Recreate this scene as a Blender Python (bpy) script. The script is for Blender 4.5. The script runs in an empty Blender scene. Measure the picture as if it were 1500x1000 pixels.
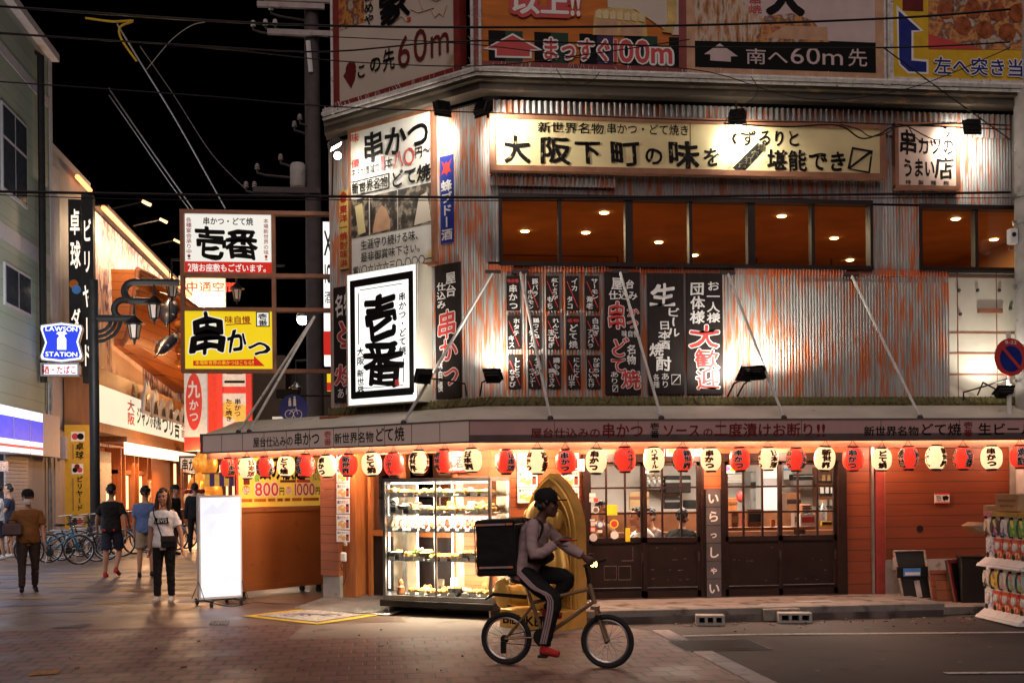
import bpy, math, random
from mathutils import Vector, Matrix, Euler
C = bpy.context.scene.collection
SC = bpy.context.scene
rnd = random.Random(7)
PI = math.pi

# ------------------------------------------------------------------ camera
FOC, PCX, PCY, ROLL, YAW, EYE = 1697.0, 750.0, 711.6, 0.00965, -0.11688, Vector((0, 0, 1.65))
FWD = Vector((-math.sin(YAW), math.cos(YAW), 0)); RGT = Vector((math.cos(YAW), math.sin(YAW), 0)); DWN = Vector((0, 0, -1))
IX = RGT * math.cos(ROLL) + DWN * math.sin(ROLL)
IY = DWN * math.cos(ROLL) - RGT * math.sin(ROLL)
cam = bpy.data.cameras.new('camera'); cam.lens = FOC / 1500 * 36; cam.sensor_width = 36
cam.shift_y = (PCY - 500) / 1500; cam.clip_start = 0.1; cam.clip_end = 400
co = bpy.data.objects.new('camera', cam); C.objects.link(co)
co.matrix_world = Matrix(((IX.x, -IY.x, -FWD.x, EYE.x), (IX.y, -IY.y, -FWD.y, EYE.y), (IX.z, -IY.z, -FWD.z, EYE.z), (0, 0, 0, 1)))
SC.camera = co

# ------------------------------------------------------------------ night sky, dim skylight, exposure
W = bpy.data.worlds.new('World'); SC.world = W; W.use_nodes = True
nt = W.node_tree; bg = nt.nodes['Background']
sky = nt.nodes.new('ShaderNodeTexSky'); sky.sky_type = 'NISHITA'; sky.sun_disc = False
sky.sun_elevation = math.radians(-6); sky.sun_rotation = math.radians(160)
nt.links.new(sky.outputs[0], bg.inputs[0]); bg.inputs[1].default_value = 0.05
sl = bpy.data.lights.new('fill_sun', 'SUN'); sl.energy = 0.85; sl.angle = math.radians(60); sl.color = (1.0, .80, .76)  # added broad fill, standing in for unseen street lamps behind the camera
so = bpy.data.objects.new('fill_sun', sl); C.objects.link(so); so.rotation_euler = Euler((math.radians(44), 0, math.radians(-8)))
SC.view_settings.view_transform = 'Standard'; SC.view_settings.look = 'None'; SC.view_settings.exposure = 0.40; SC.view_settings.gamma = 1
SC.render.engine = 'CYCLES'
SC.cycles.use_denoising = True
SC.cycles.max_bounces = 6; SC.cycles.diffuse_bounces = 3; SC.cycles.glossy_bounces = 3; SC.cycles.transparent_max_bounces = 12
SC.cycles.caustics_reflective = False; SC.cycles.caustics_refractive = False; SC.cycles.sample_clamp_indirect = 4

# ------------------------------------------------------------------ pixel of the photograph (1500 x 1000) -> point
def ray(px, py): return FWD + IX * ((px - PCX) / FOC) + IY * ((py - PCY) / FOC)
def ground(px, py, z=0.0):
    d = ray(px, py); return EYE + d * ((z - EYE.z) / d.z)

class Plane:
    """a vertical plane: local x runs right as the viewer sees it, y into the wall, z up"""
    def __init__(s, x, y, rotz):
        s.o = Vector((x, y, 0)); s.r = rotz
        s.u = Vector((math.cos(rotz), math.sin(rotz), 0)); s.n = Vector((-math.sin(rotz), math.cos(rotz), 0))
    def at(s, px, py, off=0.0):
        d = ray(px, py); p0 = s.o - s.n * off
        t = (p0 - EYE).dot(s.n) / d.dot(s.n); p = EYE + d * t - s.o
        return p.dot(s.u), p.z
    def world(s, u, z, off=0.0): return s.o + s.u * u + Vector((0, 0, z)) - s.n * off
    def pt(s, px, py, off=0.0): return s.world(*s.at(px, py, off), off)

YR, XC, XE = 14.75, 1.45, -0.62            # main front plane, its corner with the chamfer, the far end of the chamfer
FR = Plane(0, YR, 0)                        # front
FC = Plane(XC, YR, -PI / 4)                 # 45 degree chamfer; local u runs 0 (corner) to negative (left)
XL = -9.6
FA = Plane(XL, 0, PI / 2)                   # left side of the alley
CL = -(XC - XE) * math.sqrt(2)              # chamfer's left end in local u

# ------------------------------------------------------------------ materials
MATS = {}
def newmat(name):
    m = bpy.data.materials.new(name); m.use_nodes = True; MATS[name] = m
    return m, m.node_tree.nodes, m.node_tree.links, m.node_tree.nodes['Principled BSDF']
def col(c): return (c[0], c[1], c[2], 1)
def mk(name, c, rough=.6, metal=0.0, var=.18, vs=6.0, bump=0.0, bs=40.0, spec=.4, em=None, es=0.0, sample=True, stretch=None, dirt=None):
    """painted or natural surface with uneven colour, uneven gloss and a little bump"""
    m, N, L, B = newmat(name)
    tc = N.new('ShaderNodeTexCoord'); src = tc.outputs['Object']
    if stretch:
        mp = N.new('ShaderNodeMapping'); mp.inputs['Scale'].default_value = stretch; L.new(src, mp.inputs[0]); src = mp.outputs[0]
    n = N.new('ShaderNodeTexNoise'); n.inputs['Scale'].default_value = vs; n.inputs['Detail'].default_value = 6; L.new(src, n.inputs[0])
    r = N.new('ShaderNodeValToRGB'); L.new(n.outputs[0], r.inputs[0])
    r.color_ramp.elements[0].position = .3; r.color_ramp.elements[1].position = .72
    r.color_ramp.elements[0].color = col([x * (1 - var) for x in c]); r.color_ramp.elements[1].color = col([min(1, x * (1 + var)) for x in c])
    out = r.outputs[0]
    if dirt:
        n2 = N.new('ShaderNodeTexNoise'); n2.inputs['Scale'].default_value = dirt[1]; n2.inputs['Detail'].default_value = 8; L.new(src, n2.inputs[0])
        r2 = N.new('ShaderNodeValToRGB'); L.new(n2.outputs[0], r2.inputs[0]); r2.color_ramp.elements[0].position = dirt[2]; r2.color_ramp.elements[1].position = dirt[2] + .12
        mx = N.new('ShaderNodeMix'); mx.data_type = 'RGBA'; L.new(r2.outputs[0], mx.inputs[0]); L.new(out, mx.inputs[6]); mx.inputs[7].default_value = col(dirt[0]); out = mx.outputs[2]
    L.new(out, B.inputs['Base Color'])
    mr = N.new('ShaderNodeMapRange'); L.new(n.outputs[0], mr.inputs[0]); mr.inputs[3].default_value = max(.05, rough - .12); mr.inputs[4].default_value = min(1, rough + .12); L.new(mr.outputs[0], B.inputs['Roughness'])
    B.inputs['Metallic'].default_value = metal; B.inputs['Specular IOR Level'].default_value = spec
    if bump:
        nb = N.new('ShaderNodeTexNoise'); nb.inputs['Scale'].default_value = bs; nb.inputs['Detail'].default_value = 5; L.new(src, nb.inputs[0])
        b = N.new('ShaderNodeBump'); b.inputs['Strength'].default_value = bump; b.inputs['Distance'].default_value = .01; L.new(nb.outputs[0], b.inputs['Height']); L.new(b.outputs[0], B.inputs['Normal'])
    if em:
        B.inputs['Emission Color'].default_value = col(em); B.inputs['Emission Strength'].default_value = es
        if not sample: m.cycles.emission_sampling = 'NONE'
    return m
def glow(name, c, s, sample=True, var=0.0, vs=3.0):
    """a surface that gives off light (lit panel, tube, paper lantern)"""
    m = mk(name, [min(.8, x) * .35 for x in c], .5, var=.05, em=c, es=s, sample=sample, spec=.08)
    if var:
        N, L = m.node_tree.nodes, m.node_tree.links; B = N['Principled BSDF']
        tc = N.new('ShaderNodeTexCoord'); n = N.new('ShaderNodeTexNoise'); n.inputs['Scale'].default_value = vs; L.new(tc.outputs['Object'], n.inputs[0])
        mr = N.new('ShaderNodeMapRange'); mr.inputs[1].default_value = .3; mr.inputs[2].default_value = .7; mr.inputs[3].default_value = s * (1 - var); mr.inputs[4].default_value = s * (1 + var)
        L.new(n.outputs[0], mr.inputs[0]); L.new(mr.outputs[0], B.inputs['Emission Strength'])
    return m
def glass(name, tint=(1, 1, 1), refl=.10, rough=.03):
    m, N, L, B = newmat(name); N.remove(B)
    t = N.new('ShaderNodeBsdfTransparent'); t.inputs[0].default_value = col(tint)
    g = N.new('ShaderNodeBsdfGlossy'); g.inputs['Roughness'].default_value = rough
    f = N.new('ShaderNodeFresnel'); f.inputs[0].default_value = 1.5
    a = N.new('ShaderNodeMath'); a.operation = 'MULTIPLY_ADD'; L.new(f.outputs[0], a.inputs[0]); a.inputs[1].default_value = .8; a.inputs[2].default_value = refl * .3
    mx = N.new('ShaderNodeMixShader'); L.new(a.outputs[0], mx.inputs[0]); L.new(t.outputs[0], mx.inputs[1]); L.new(g.outputs[0], mx.inputs[2])
    L.new(mx.outputs[0], N['Material Output'].inputs[0]); return m
def ramp_noise(N, L, src, scale, p0, p1, detail=6, stretch=None):
    if stretch:
        mp = N.new('ShaderNodeMapping'); mp.inputs['Scale'].default_value = stretch; L.new(src, mp.inputs[0]); src = mp.outputs[0]
    n = N.new('ShaderNodeTexNoise'); n.inputs['Scale'].default_value = scale; n.inputs['Detail'].default_value = detail; L.new(src, n.inputs[0])
    r = N.new('ShaderNodeMapRange'); r.inputs[1].default_value = p0; r.inputs[2].default_value = p1; L.new(n.outputs[0], r.inputs[0])
    return r.outputs[0]
def mixc(N, L, fac, a, b):
    mx = N.new('ShaderNodeMix'); mx.data_type = 'RGBA'
    if hasattr(fac, 'links'): L.new(fac, mx.inputs[0])
    else: mx.inputs[0].default_value = fac
    for k, v in ((6, a), (7, b)):
        if hasattr(v, 'links'): L.new(v, mx.inputs[k])
        else: mx.inputs[k].default_value = col(v)
    return mx.outputs[2]
def corrugated_mat(name, steel, paint, rustc, amount):
    """galvanised corrugated sheet: orange paint flaking in vertical streaks over pale steel, brown rust"""
    m, N, L, B = newmat(name); tc = N.new('ShaderNodeTexCoord'); o = tc.outputs['Object']
    a = ramp_noise(N, L, o, 1.0, amount, amount + .09, 9, (22, 22, 2.1))
    a2 = ramp_noise(N, L, o, 1.0, .30, .52, 4, (1.6, 1.6, .9))
    mu = N.new('ShaderNodeMath'); mu.operation = 'MULTIPLY'; L.new(a, mu.inputs[0]); L.new(a2, mu.inputs[1])
    b = ramp_noise(N, L, o, 1.0, .50, .78, 8, (14, 14, .9))
    d = ramp_noise(N, L, o, 1.0, .3, .7, 5, (40, 40, .5))
    base = mixc(N, L, d, [x * .72 for x in steel], steel)
    base = mixc(N, L, b, base, rustc)
    c = mixc(N, L, mu.outputs[0], base, paint); L.new(c, B.inputs['Base Color'])
    B.inputs['Roughness'].default_value = .55; B.inputs['Specular IOR Level'].default_value = .35
    return m
def plank_mat(name, c, dark, pitch, axis='z', rough=.5, var=.25, joint=.05):
    """boards of one pitch with grain, board-to-board tone and dark joints"""
    m, N, L, B = newmat(name); tc = N.new('ShaderNodeTexCoord'); o = tc.outputs['Object']
    sx = N.new('ShaderNodeSeparateXYZ'); L.new(o, sx.inputs[0]); z = sx.outputs['XYZ'.index(axis.upper())]
    dv = N.new('ShaderNodeMath'); dv.operation = 'DIVIDE'; L.new(z, dv.inputs[0]); dv.inputs[1].default_value = pitch
    fl = N.new('ShaderNodeMath'); fl.operation = 'FLOOR'; L.new(dv.outputs[0], fl.inputs[0])
    wn = N.new('ShaderNodeTexWhiteNoise'); wn.noise_dimensions = '1D'; L.new(fl.outputs[0], wn.inputs[1])
    fr = N.new('ShaderNodeMath'); fr.operation = 'FRACT'; L.new(dv.outputs[0], fr.inputs[0])
    lt = N.new('ShaderNodeMath'); lt.operation = 'LESS_THAN'; L.new(fr.outputs[0], lt.inputs[0]); lt.inputs[1].default_value = joint
    st = (1.5, 8, 40) if axis == 'z' else (40, 8, 1.5)
    g = ramp_noise(N, L, o, 1.0, .3, .7, 6, st)
    c1 = mixc(N, L, g, [x * (1 - var) for x in c], [min(1, x * (1 + var)) for x in c])
    c2 = mixc(N, L, wn.outputs[0], [x * .72 for x in c], c); 
    c3 = mixc(N, L, .5, c1, c2); c4 = mixc(N, L, lt.outputs[0], c3, dark); L.new(c4, B.inputs['Base Color'])
    B.inputs['Roughness'].default_value = rough
    bp = N.new('ShaderNodeBump'); bp.inputs['Strength'].default_value = .35; bp.inputs['Distance'].default_value = .01; bp.invert = True
    L.new(lt.outputs[0], bp.inputs['Height']); L.new(bp.outputs[0], B.inputs['Normal'])
    return m
def spots(N, L, src, c, dark=(.02, .015, .013), pale=(.30, .26, .23)):
    """trodden gum and drips: scattered small dark and pale spots"""
    for sc, th, cc in ((2.6, .055, dark), (1.7, .045, pale)):
        v = N.new('ShaderNodeTexVoronoi'); v.inputs['Scale'].default_value = sc; L.new(src, v.inputs[0])
        n = ramp_noise(N, L, src, 30, 0, 1, 2); a = N.new('ShaderNodeMath'); a.operation = 'MULTIPLY_ADD'; L.new(n, a.inputs[0]); a.inputs[1].default_value = .05; L.new(v.outputs['Distance'], a.inputs[2])
        l = N.new('ShaderNodeMath'); l.operation = 'LESS_THAN'; L.new(a.outputs[0], l.inputs[0]); l.inputs[1].default_value = th + .025; m = N.new('ShaderNodeMath'); m.operation = 'MULTIPLY'; L.new(l.outputs[0], m.inputs[0]); m.inputs[1].default_value = .7
        c = mixc(N, L, m.outputs[0], c, cc)
    return c
def brick_mat(name, c1, c2, mortar, bw, bh, ms=.004, rough=.7, offset=.5, axes='xy', rotz=0, stain=(.02, .015, .012), bump=.4):
    m, N, L, B = newmat(name); tc = N.new('ShaderNodeTexCoord'); src = tc.outputs['Object']
    mp = N.new('ShaderNodeMapping'); L.new(src, mp.inputs[0]); mp.inputs['Rotation'].default_value = (0, 0, rotz) if axes == 'xy' else (PI / 2, 0, 0)
    br = N.new('ShaderNodeTexBrick'); L.new(mp.outputs[0], br.inputs[0]); br.inputs['Scale'].default_value = 1; br.offset = offset
    br.inputs['Brick Width'].default_value = bw; br.inputs['Row Height'].default_value = bh; br.inputs['Mortar Size'].default_value = ms; br.inputs['Mortar Smooth'].default_value = .3
    br.inputs['Color1'].default_value = col(c1); br.inputs['Color2'].default_value = col(c2); br.inputs['Mortar'].default_value = col(mortar)
    n = ramp_noise(N, L, src, 1.3, .42, .75, 8); n2 = ramp_noise(N, L, src, 60, .2, .8, 3)
    a = mixc(N, L, n2, br.outputs[0], [x * .8 for x in c2])
    st = N.new('ShaderNodeMath'); st.operation = 'MULTIPLY'; st.inputs[1].default_value = .45; L.new(n, st.inputs[0])
    c = mixc(N, L, st.outputs[0], a, stain)
    if axes == 'xy': c = spots(N, L, src, c)
    L.new(c, B.inputs['Base Color'])
    mr = N.new('ShaderNodeMapRange'); L.new(n, mr.inputs[0]); mr.inputs[3].default_value = rough; mr.inputs[4].default_value = max(.1, rough - .2); L.new(mr.outputs[0], B.inputs['Roughness'])
    bp = N.new('ShaderNodeBump'); bp.inputs['Strength'].default_value = bump; bp.inputs['Distance'].default_value = .008; bp.invert = True; L.new(br.outputs['Fac'], bp.inputs['Height']); L.new(bp.outputs[0], B.inputs['Normal'])
    return m
def mottle_mat(name, cols, scale=8.0, rough=.6, stretch=None, detail=6, vor=False, em=0.0):
    """a printed picture or mixed stuff: several colours in uneven patches"""
    m, N, L, B = newmat(name); tc = N.new('ShaderNodeTexCoord'); src = tc.outputs['Object']
    if stretch:
        mp = N.new('ShaderNodeMapping'); mp.inputs['Scale'].default_value = stretch; L.new(src, mp.inputs[0]); src = mp.outputs[0]
    n = N.new('ShaderNodeTexVoronoi' if vor else 'ShaderNodeTexNoise'); n.inputs['Scale'].default_value = scale
    if not vor: n.inputs['Detail'].default_value = detail
    L.new(src, n.inputs[0])
    r = N.new('ShaderNodeValToRGB'); r.color_ramp.interpolation = 'CONSTANT' if vor else 'LINEAR'
    if vor:
        s = N.new('ShaderNodeSeparateColor'); L.new(n.outputs['Color'], s.inputs[0]); L.new(s.outputs[0], r.inputs[0]); lo, hi = 0, 1
    else:
        L.new(n.outputs[0], r.inputs[0]); lo, hi = .3, .7
    k = len(cols)
    while len(r.color_ramp.elements) < k: r.color_ramp.elements.new(.5)
    for i, cc in enumerate(cols):
        e = r.color_ramp.elements[i]; e.position = lo + (hi - lo) * (i / k if vor else i / (k - 1)); e.color = col(cc)
    L.new(r.outputs[0], B.inputs['Base Color']); B.inputs['Roughness'].default_value = rough
    if em:
        L.new(r.outputs[0], B.inputs['Emission Color']); B.inputs['Emission Strength'].default_value = em; m.cycles.emission_sampling = 'NONE'
    return m
def G(n): return MATS[n]

# ------------------------------------------------------------------ glyphs
GLY = {}
def glyph(ch, off, res=3):
    k = (ch, round(off, 4), res)
    if k not in GLY:
        cu = bpy.data.curves.new('g', 'FONT'); cu.body = ch; cu.offset = off; cu.resolution_u = res
        o = bpy.data.objects.new('g', cu); C.objects.link(o)
        me = bpy.data.meshes.new_from_object(o.evaluated_get(bpy.context.evaluated_depsgraph_get()))
        vs = [(v.co.x, v.co.y) for v in me.vertices]; fs = [tuple(p.vertices) for p in me.polygons]
        bpy.data.objects.remove(o); bpy.data.curves.remove(cu); bpy.data.meshes.remove(me)
        x0 = min([v[0] for v in vs] or [0]); x1 = max([v[0] for v in vs] or [.5])
        wide = ord(ch) > 0x2E80
        GLY[k] = (vs, fs, (0.0, 1.0) if wide else (x0 - .04, x1 + .04))
    return GLY[k]
VROT = set('ー〜~-…')

# ------------------------------------------------------------------ mesh builder
class MB:
    def __init__(s): s.v, s.f, s.m, s.mats, s.x = [], [], [], [], None
    def mi(s, m):
        m = G(m) if isinstance(m, str) else m
        if m not in s.mats: s.mats.append(m)
        return s.mats.index(m)
    def add(s, vs, fs, m):
        b = len(s.v); i = s.mi(m)
        s.v += [tuple(s.x @ Vector(p)) for p in vs] if s.x is not None else [tuple(p) for p in vs]
        for f in fs: s.f.append(tuple(b + k for k in f)); s.m.append(i)
        return s
    def box(s, x0, x1, y0, y1, z0, z1, m, bev=0.0):
        if bev:
            b = bev; P = []
            for z, i in ((z0, b), (z0 + b, 0), (z1 - b, 0), (z1, b)):
                xa, xb, ya, yb = x0 + i, x1 - i, y0 + i, y1 - i
                P += [(xa + b, ya, z), (xb - b, ya, z), (xb, ya + b, z), (xb, yb - b, z), (xb - b, yb, z), (xa + b, yb, z), (xa, yb - b, z), (xa, ya + b, z)]
            F = [tuple(range(7, -1, -1)), tuple(range(24, 32))]
            for k in range(3):
                for j in range(8): F.append((k * 8 + j, k * 8 + (j + 1) % 8, k * 8 + 8 + (j + 1) % 8, k * 8 + 8 + j))
            return s.add(P, F, m)
        return s.add([(x0, y0, z0), (x1, y0, z0), (x1, y1, z0), (x0, y1, z0), (x0, y0, z1), (x1, y0, z1), (x1, y1, z1), (x0, y1, z1)],
                     [(3, 2, 1, 0), (4, 5, 6, 7), (0, 1, 5, 4), (1, 2, 6, 5), (2, 3, 7, 6), (3, 0, 4, 7)], m)
    def face(s, pts, m): return s.add(pts, [tuple(range(len(pts)))], m)
    def prism(s, poly, y0, y1, m):
        """outline in x,z (counter-clockwise seen from -y) extruded along y"""
        n = len(poly); a = sum(poly[i][0] * poly[(i + 1) % n][1] - poly[(i + 1) % n][0] * poly[i][1] for i in range(n))
        if a < 0: poly = poly[::-1]
        vs = [(p[0], y0, p[1]) for p in poly] + [(p[0], y1, p[1]) for p in poly]
        fs = [tuple(range(n)), tuple(range(2 * n - 1, n - 1, -1))] + [(i, n + i, n + (i + 1) % n, (i + 1) % n) for i in range(n)]
        return s.add(vs, fs, m)
    def ring_frame(s, t):
        t = t.normalized(); a = Vector((0, 0, 1)) if abs(t.z) < .9 else Vector((1, 0, 0))
        u = t.cross(a).normalized(); return u, t.cross(u).normalized()
    def tube(s, pts, r, m, seg=8, caps=True):
        pts = [Vector(p) for p in pts]; n = len(pts); vs = []; fs = []; pu = None
        for i, p in enumerate(pts):
            t = (pts[min(i + 1, n - 1)] - pts[max(i - 1, 0)])
            if t.length < 1e-9: t = Vector((0, 0, 1))
            t.normalize()
            if pu is None: u, w = s.ring_frame(t)
            else:
                u = (pu - t * pu.dot(t)); u = u.normalized() if u.length > 1e-6 else s.ring_frame(t)[0]; w = t.cross(u)
            pu = u; rr = r[i] if isinstance(r, (list, tuple)) else r
            for k in range(seg):
                a = 2 * PI * k / seg; vs.append(p + (u * math.cos(a) + w * math.sin(a)) * rr)
        for i in range(n - 1):
            for k in range(seg): fs.append((i * seg + k, i * seg + (k + 1) % seg, (i + 1) * seg + (k + 1) % seg, (i + 1) * seg + k))
        if caps: fs += [tuple(range(seg - 1, -1, -1)), tuple(range((n - 1) * seg, n * seg))]
        return s.add(vs, fs, m)
    def rod(s, a, b, w, h, m):
        """square bar from a to b"""
        a, b = Vector(a), Vector(b); t = (b - a).normalized(); u, v = s.ring_frame(t); vs = []
        for p in (a, b): vs += [p + u * w * i + v * h * j for i, j in ((-.5, -.5), (.5, -.5), (.5, .5), (-.5, .5))]
        return s.add(vs, [(3, 2, 1, 0), (4, 5, 6, 7), (0, 1, 5, 4), (1, 2, 6, 5), (2, 3, 7, 6), (3, 0, 4, 7)], m)
    def lathe(s, prof, m, seg=20, c=(0, 0, 0), axis='z', sx=1.0, sy=1.0):
        c = Vector(c); vs = []; fs = []; n = len(prof)
        for r, z in prof:
            for k in range(seg):
                a = 2 * PI * k / seg; p = (r * math.cos(a) * sx, r * math.sin(a) * sy, z)
                if axis == 'y': p = (p[0], -p[2], p[1])
                elif axis == 'x': p = (p[2], p[0], p[1])
                vs.append(c + Vector(p))
        for i in range(n - 1):
            for k in range(seg): fs.append((i * seg + k, i * seg + (k + 1) % seg, (i + 1) * seg + (k + 1) % seg, (i + 1) * seg + k))
        fs += [tuple(range(seg - 1, -1, -1)), tuple(range((n - 1) * seg, n * seg))]
        return s.add(vs, fs, m)
    def ball(s, c, r, m, seg=14, rings=9):
        r = r if isinstance(r, (tuple, list)) else (r, r, r); c = Vector(c); vs = [c + Vector((0, 0, -r[2]))]; fs = []
        for i in range(1, rings):
            b = -PI / 2 + PI * i / rings
            for k in range(seg):
                a = 2 * PI * k / seg; vs.append(c + Vector((r[0] * math.cos(b) * math.cos(a), r[1] * math.cos(b) * math.sin(a), r[2] * math.sin(b))))
        vs.append(c + Vector((0, 0, r[2]))); T = len(vs) - 1
        for k in range(seg): fs.append((0, 1 + (k + 1) % seg, 1 + k))
        for i in range(rings - 2):
            for k in range(seg): a = 1 + i * seg; fs.append((a + k, a + (k + 1) % seg, a + seg + (k + 1) % seg, a + seg + k))
        a = 1 + (rings - 2) * seg
        for k in range(seg): fs.append((a + k, a + (k + 1) % seg, T))
        return s.add(vs, fs, m)
    def loft(s, rings, m):
        """rings: (centre, axis a, axis b) ellipses joined into one closed skin"""
        seg = 14; vs = []; fs = []
        for c, a, b in rings:
            for k in range(seg):
                t = 2 * PI * k / seg; vs.append(Vector(c) + Vector(a) * math.cos(t) + Vector(b) * math.sin(t))
        n = len(rings)
        for i in range(n - 1):
            for k in range(seg): fs.append((i * seg + k, i * seg + (k + 1) % seg, (i + 1) * seg + (k + 1) % seg, (i + 1) * seg + k))
        fs += [tuple(range(seg - 1, -1, -1)), tuple(range((n - 1) * seg, n * seg))]
        return s.add(vs, fs, m)
    def char(s, ch, x0, x1, z0, z1, y, m, off=.02, wob=0.0, rot=False, halo=None, hw=.06, res=3):
        """one glyph fitted into a cell of the x,z plane, facing -y"""
        if ch in ' \u3000': return s
        vs, fs, (a0, a1) = glyph(ch, 0.0, res)
        if not vs: return s
        wide = ord(ch) > 0x2E80; b0, b1 = (-.12, .92) if wide else (-.03, .76)
        ph = rnd.uniform(0, 6.28)
        def put(dx, dz, yy, mm):
            out = []
            for gx, gy in vs:
                if wob:
                    gx += wob * math.sin(gy * 5.1 + ph) * .6 + wob * math.sin(gx * 9 + ph); gy += wob * math.sin(gx * 6.3 + ph * 2)
                fx, fz = (gx - a0) / (a1 - a0), (gy - b0) / (b1 - b0)
                if rot: fx, fz = fz, 1 - fx
                out.append((x0 + (x1 - x0) * fx + dx, yy, z0 + (z1 - z0) * fz + dz))
            s.add(out, fs, mm)
        off *= .55; hx, hz = off * (x1 - x0), off * (z1 - z0)
        if halo:
            h = hw * min(x1 - x0, z1 - z0)
            for k in range(12): put((hx + h) * math.cos(k * PI / 6), (hz + h) * math.sin(k * PI / 6), y + .0010 + .00005 * k, halo)
        if off > .003:
            n = 8 if off > .02 else 5
            for k in range(n): put(hx * math.cos(k * 2 * PI / n + .4), hz * math.sin(k * 2 * PI / n + .4), y + .00004 * (k + 1), m)
        put(0, 0, y, m); return s
    def text(s, t, x0, x1, z0, z1, y, m, vert=False, **kw):
        n = len(t)
        if vert:
            h = (z1 - z0) / n
            for i, ch in enumerate(t): s.char(ch, x0, x1, z1 - (i + 1) * h, z1 - i * h, y, m, rot=ch in VROT, **kw)
        else:
            adv = []
            for ch in t:
                if ch == ' ': adv.append(.35); continue
                a = glyph(ch, 0.0, kw.get('res', 3))[2]; adv.append(a[1] - a[0])
            k = (x1 - x0) / sum(adv); x = x0
            for ch, a in zip(t, adv): s.char(ch, x, x + a * k, z0, z1, y, m, **kw); x += a * k
        return s
    def build(s, name, parent=None, loc=None, rotz=0.0, smooth=False, ang=38, recentre=False):
        if recentre and s.v:
            xs, ys, zs = zip(*s.v); o = Vector(((min(xs) + max(xs)) / 2, (min(ys) + max(ys)) / 2, min(zs)))
            s.v = [tuple(Vector(p) - o) for p in s.v]; loc = o
        me = bpy.data.meshes.new(name); me.from_pydata(s.v, [], s.f)
        for m in s.mats: me.materials.append(m)
        me.polygons.foreach_set('material_index', s.m)
        if smooth:
            me.polygons.foreach_set('use_smooth', [True] * len(me.polygons)); me.set_sharp_from_angle(angle=math.radians(ang))
        me.update(); o = bpy.data.objects.new(name, me); C.objects.link(o)
        if parent is not None: o.parent = parent
        if loc is not None: o.location = loc
        o.rotation_euler = (0, 0, rotz); return o

def tag(o, label=None, cat=None, group=None, kind=None):
    if label: o['label'] = label
    if cat: o['category'] = cat
    if group: o['group'] = group
    if kind: o['kind'] = kind
    return o
def thing(name, label, cat, loc=(0, 0, 0), rotz=0.0, group=None):
    o = bpy.data.objects.new(name, None); C.objects.link(o); o.empty_display_size = .1
    o.location = loc; o.rotation_euler = (0, 0, rotz); return tag(o, label, cat, group)
KIDS = {}
def dup(o, loc, rotz, label=None, parent=None, scale=None):
    c = o.copy(); C.objects.link(c)
    if parent is None:
        c.location = loc; c.rotation_euler = (0, 0, rotz)
        if label: c['label'] = label
        if scale: c.scale = (scale,) * 3
    else: c.parent = parent
    for ch in list(o.children): dup(ch, None, 0, parent=c)
    return c
def lamp(kind, loc, energy, colr, size=.1, target=None, spot=60, blend=.6, name='lamp_light', sy=None):
    l = bpy.data.lights.new(name, kind); l.energy = energy; l.color = colr
    if kind == 'AREA':
        l.size = size
        if sy: l.shape = 'RECTANGLE'; l.size_y = sy
    else: l.shadow_soft_size = size
    if kind == 'SPOT': l.spot_size = math.radians(spot); l.spot_blend = blend
    o = bpy.data.objects.new(name, l); C.objects.link(o); o.location = loc
    if target is not None: o.rotation_euler = (Vector(target) - Vector(loc)).to_track_quat('-Z', 'Y').to_euler()
    return o
# ------------------------------------------------------------------ the materials of the place
corrugated_mat('sheet_front', (.45, .45, .43), (.52, .155, .06), (.20, .105, .065), .478)
corrugated_mat('sheet_dark', (.42, .42, .41), (.42, .125, .055), (.15, .08, .055), .50)
plank_mat('siding', (.33, .105, .035), (.03, .01, .006), .125, 'z', .5)
plank_mat('siding_dark', (.21, .050, .017), (.02, .006, .004), .15, 'z', .5)
mk('wood_orange', (.34, .11, .03), .45, var=.25, vs=3, stretch=(9, 9, .8))
mk('door_wood', (.016, .008, .0065), .45, spec=.3, var=.25, vs=4, stretch=(10, 10, 1))
mk('door_panel', (.012, .0065, .006), .55, spec=.25, var=.2, vs=5)
mk('dark_metal', (.03, .028, .028), .45, metal=.6)
mk('black', (.012, .011, .011), .5)
mk('black_paint', (.012, .012, .012), .4, var=.1)
mk('ink', (.005, .0045, .0045), .6, var=.15, spec=.12); mk('red_dark', (.15, .010, .010), .6, spec=.15)
mk('red_ink', (.50, .03, .025), .55, var=.15)
mk('crimson', (.55, .05, .045), .5, var=.12)
mk('white_ink', (.78, .76, .74), .5, var=.06)
mk('steel', (.45, .45, .44), .35, metal=.9)
mk('white_pipe', (.62, .60, .57), .45, var=.2, vs=12, dirt=((.20, .10, .05), 14, .62))
mk('concrete', (.22, .20, .18), .8, var=.25, vs=4, bump=.25, dirt=((.05, .035, .03), 3.5, .55))
mk('step_wet', (.07, .052, .045), .7, var=.5, vs=3, dirt=((.16, .13, .11), 2.2, .5)); mk('concrete_pale', (.36, .34, .31), .8, var=.2, vs=5, bump=.25, dirt=((.14, .11, .09), 5, .6))
mk('pole_concrete', (.40, .38, .36), .75, var=.15, vs=6, bump=.1, dirt=((.2, .17, .15), 8, .62))
mk('white_panel', (.60, .56, .46), .5, var=.08, vs=3, dirt=((.30, .22, .12), 5, .68))
mk('moss', (.10, .085, .03), .9, var=.5, vs=22, bump=.7, bs=60, stretch=(1, 1, 1))
mk('awning_top', (.46, .42, .36), .6, var=.12, vs=3, dirt=((.22, .17, .12), 6, .64))
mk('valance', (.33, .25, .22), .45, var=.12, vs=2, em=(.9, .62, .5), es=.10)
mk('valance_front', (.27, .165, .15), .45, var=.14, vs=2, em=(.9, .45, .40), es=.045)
mk('valance_rail', (.10, .07, .065), .5)
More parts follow.
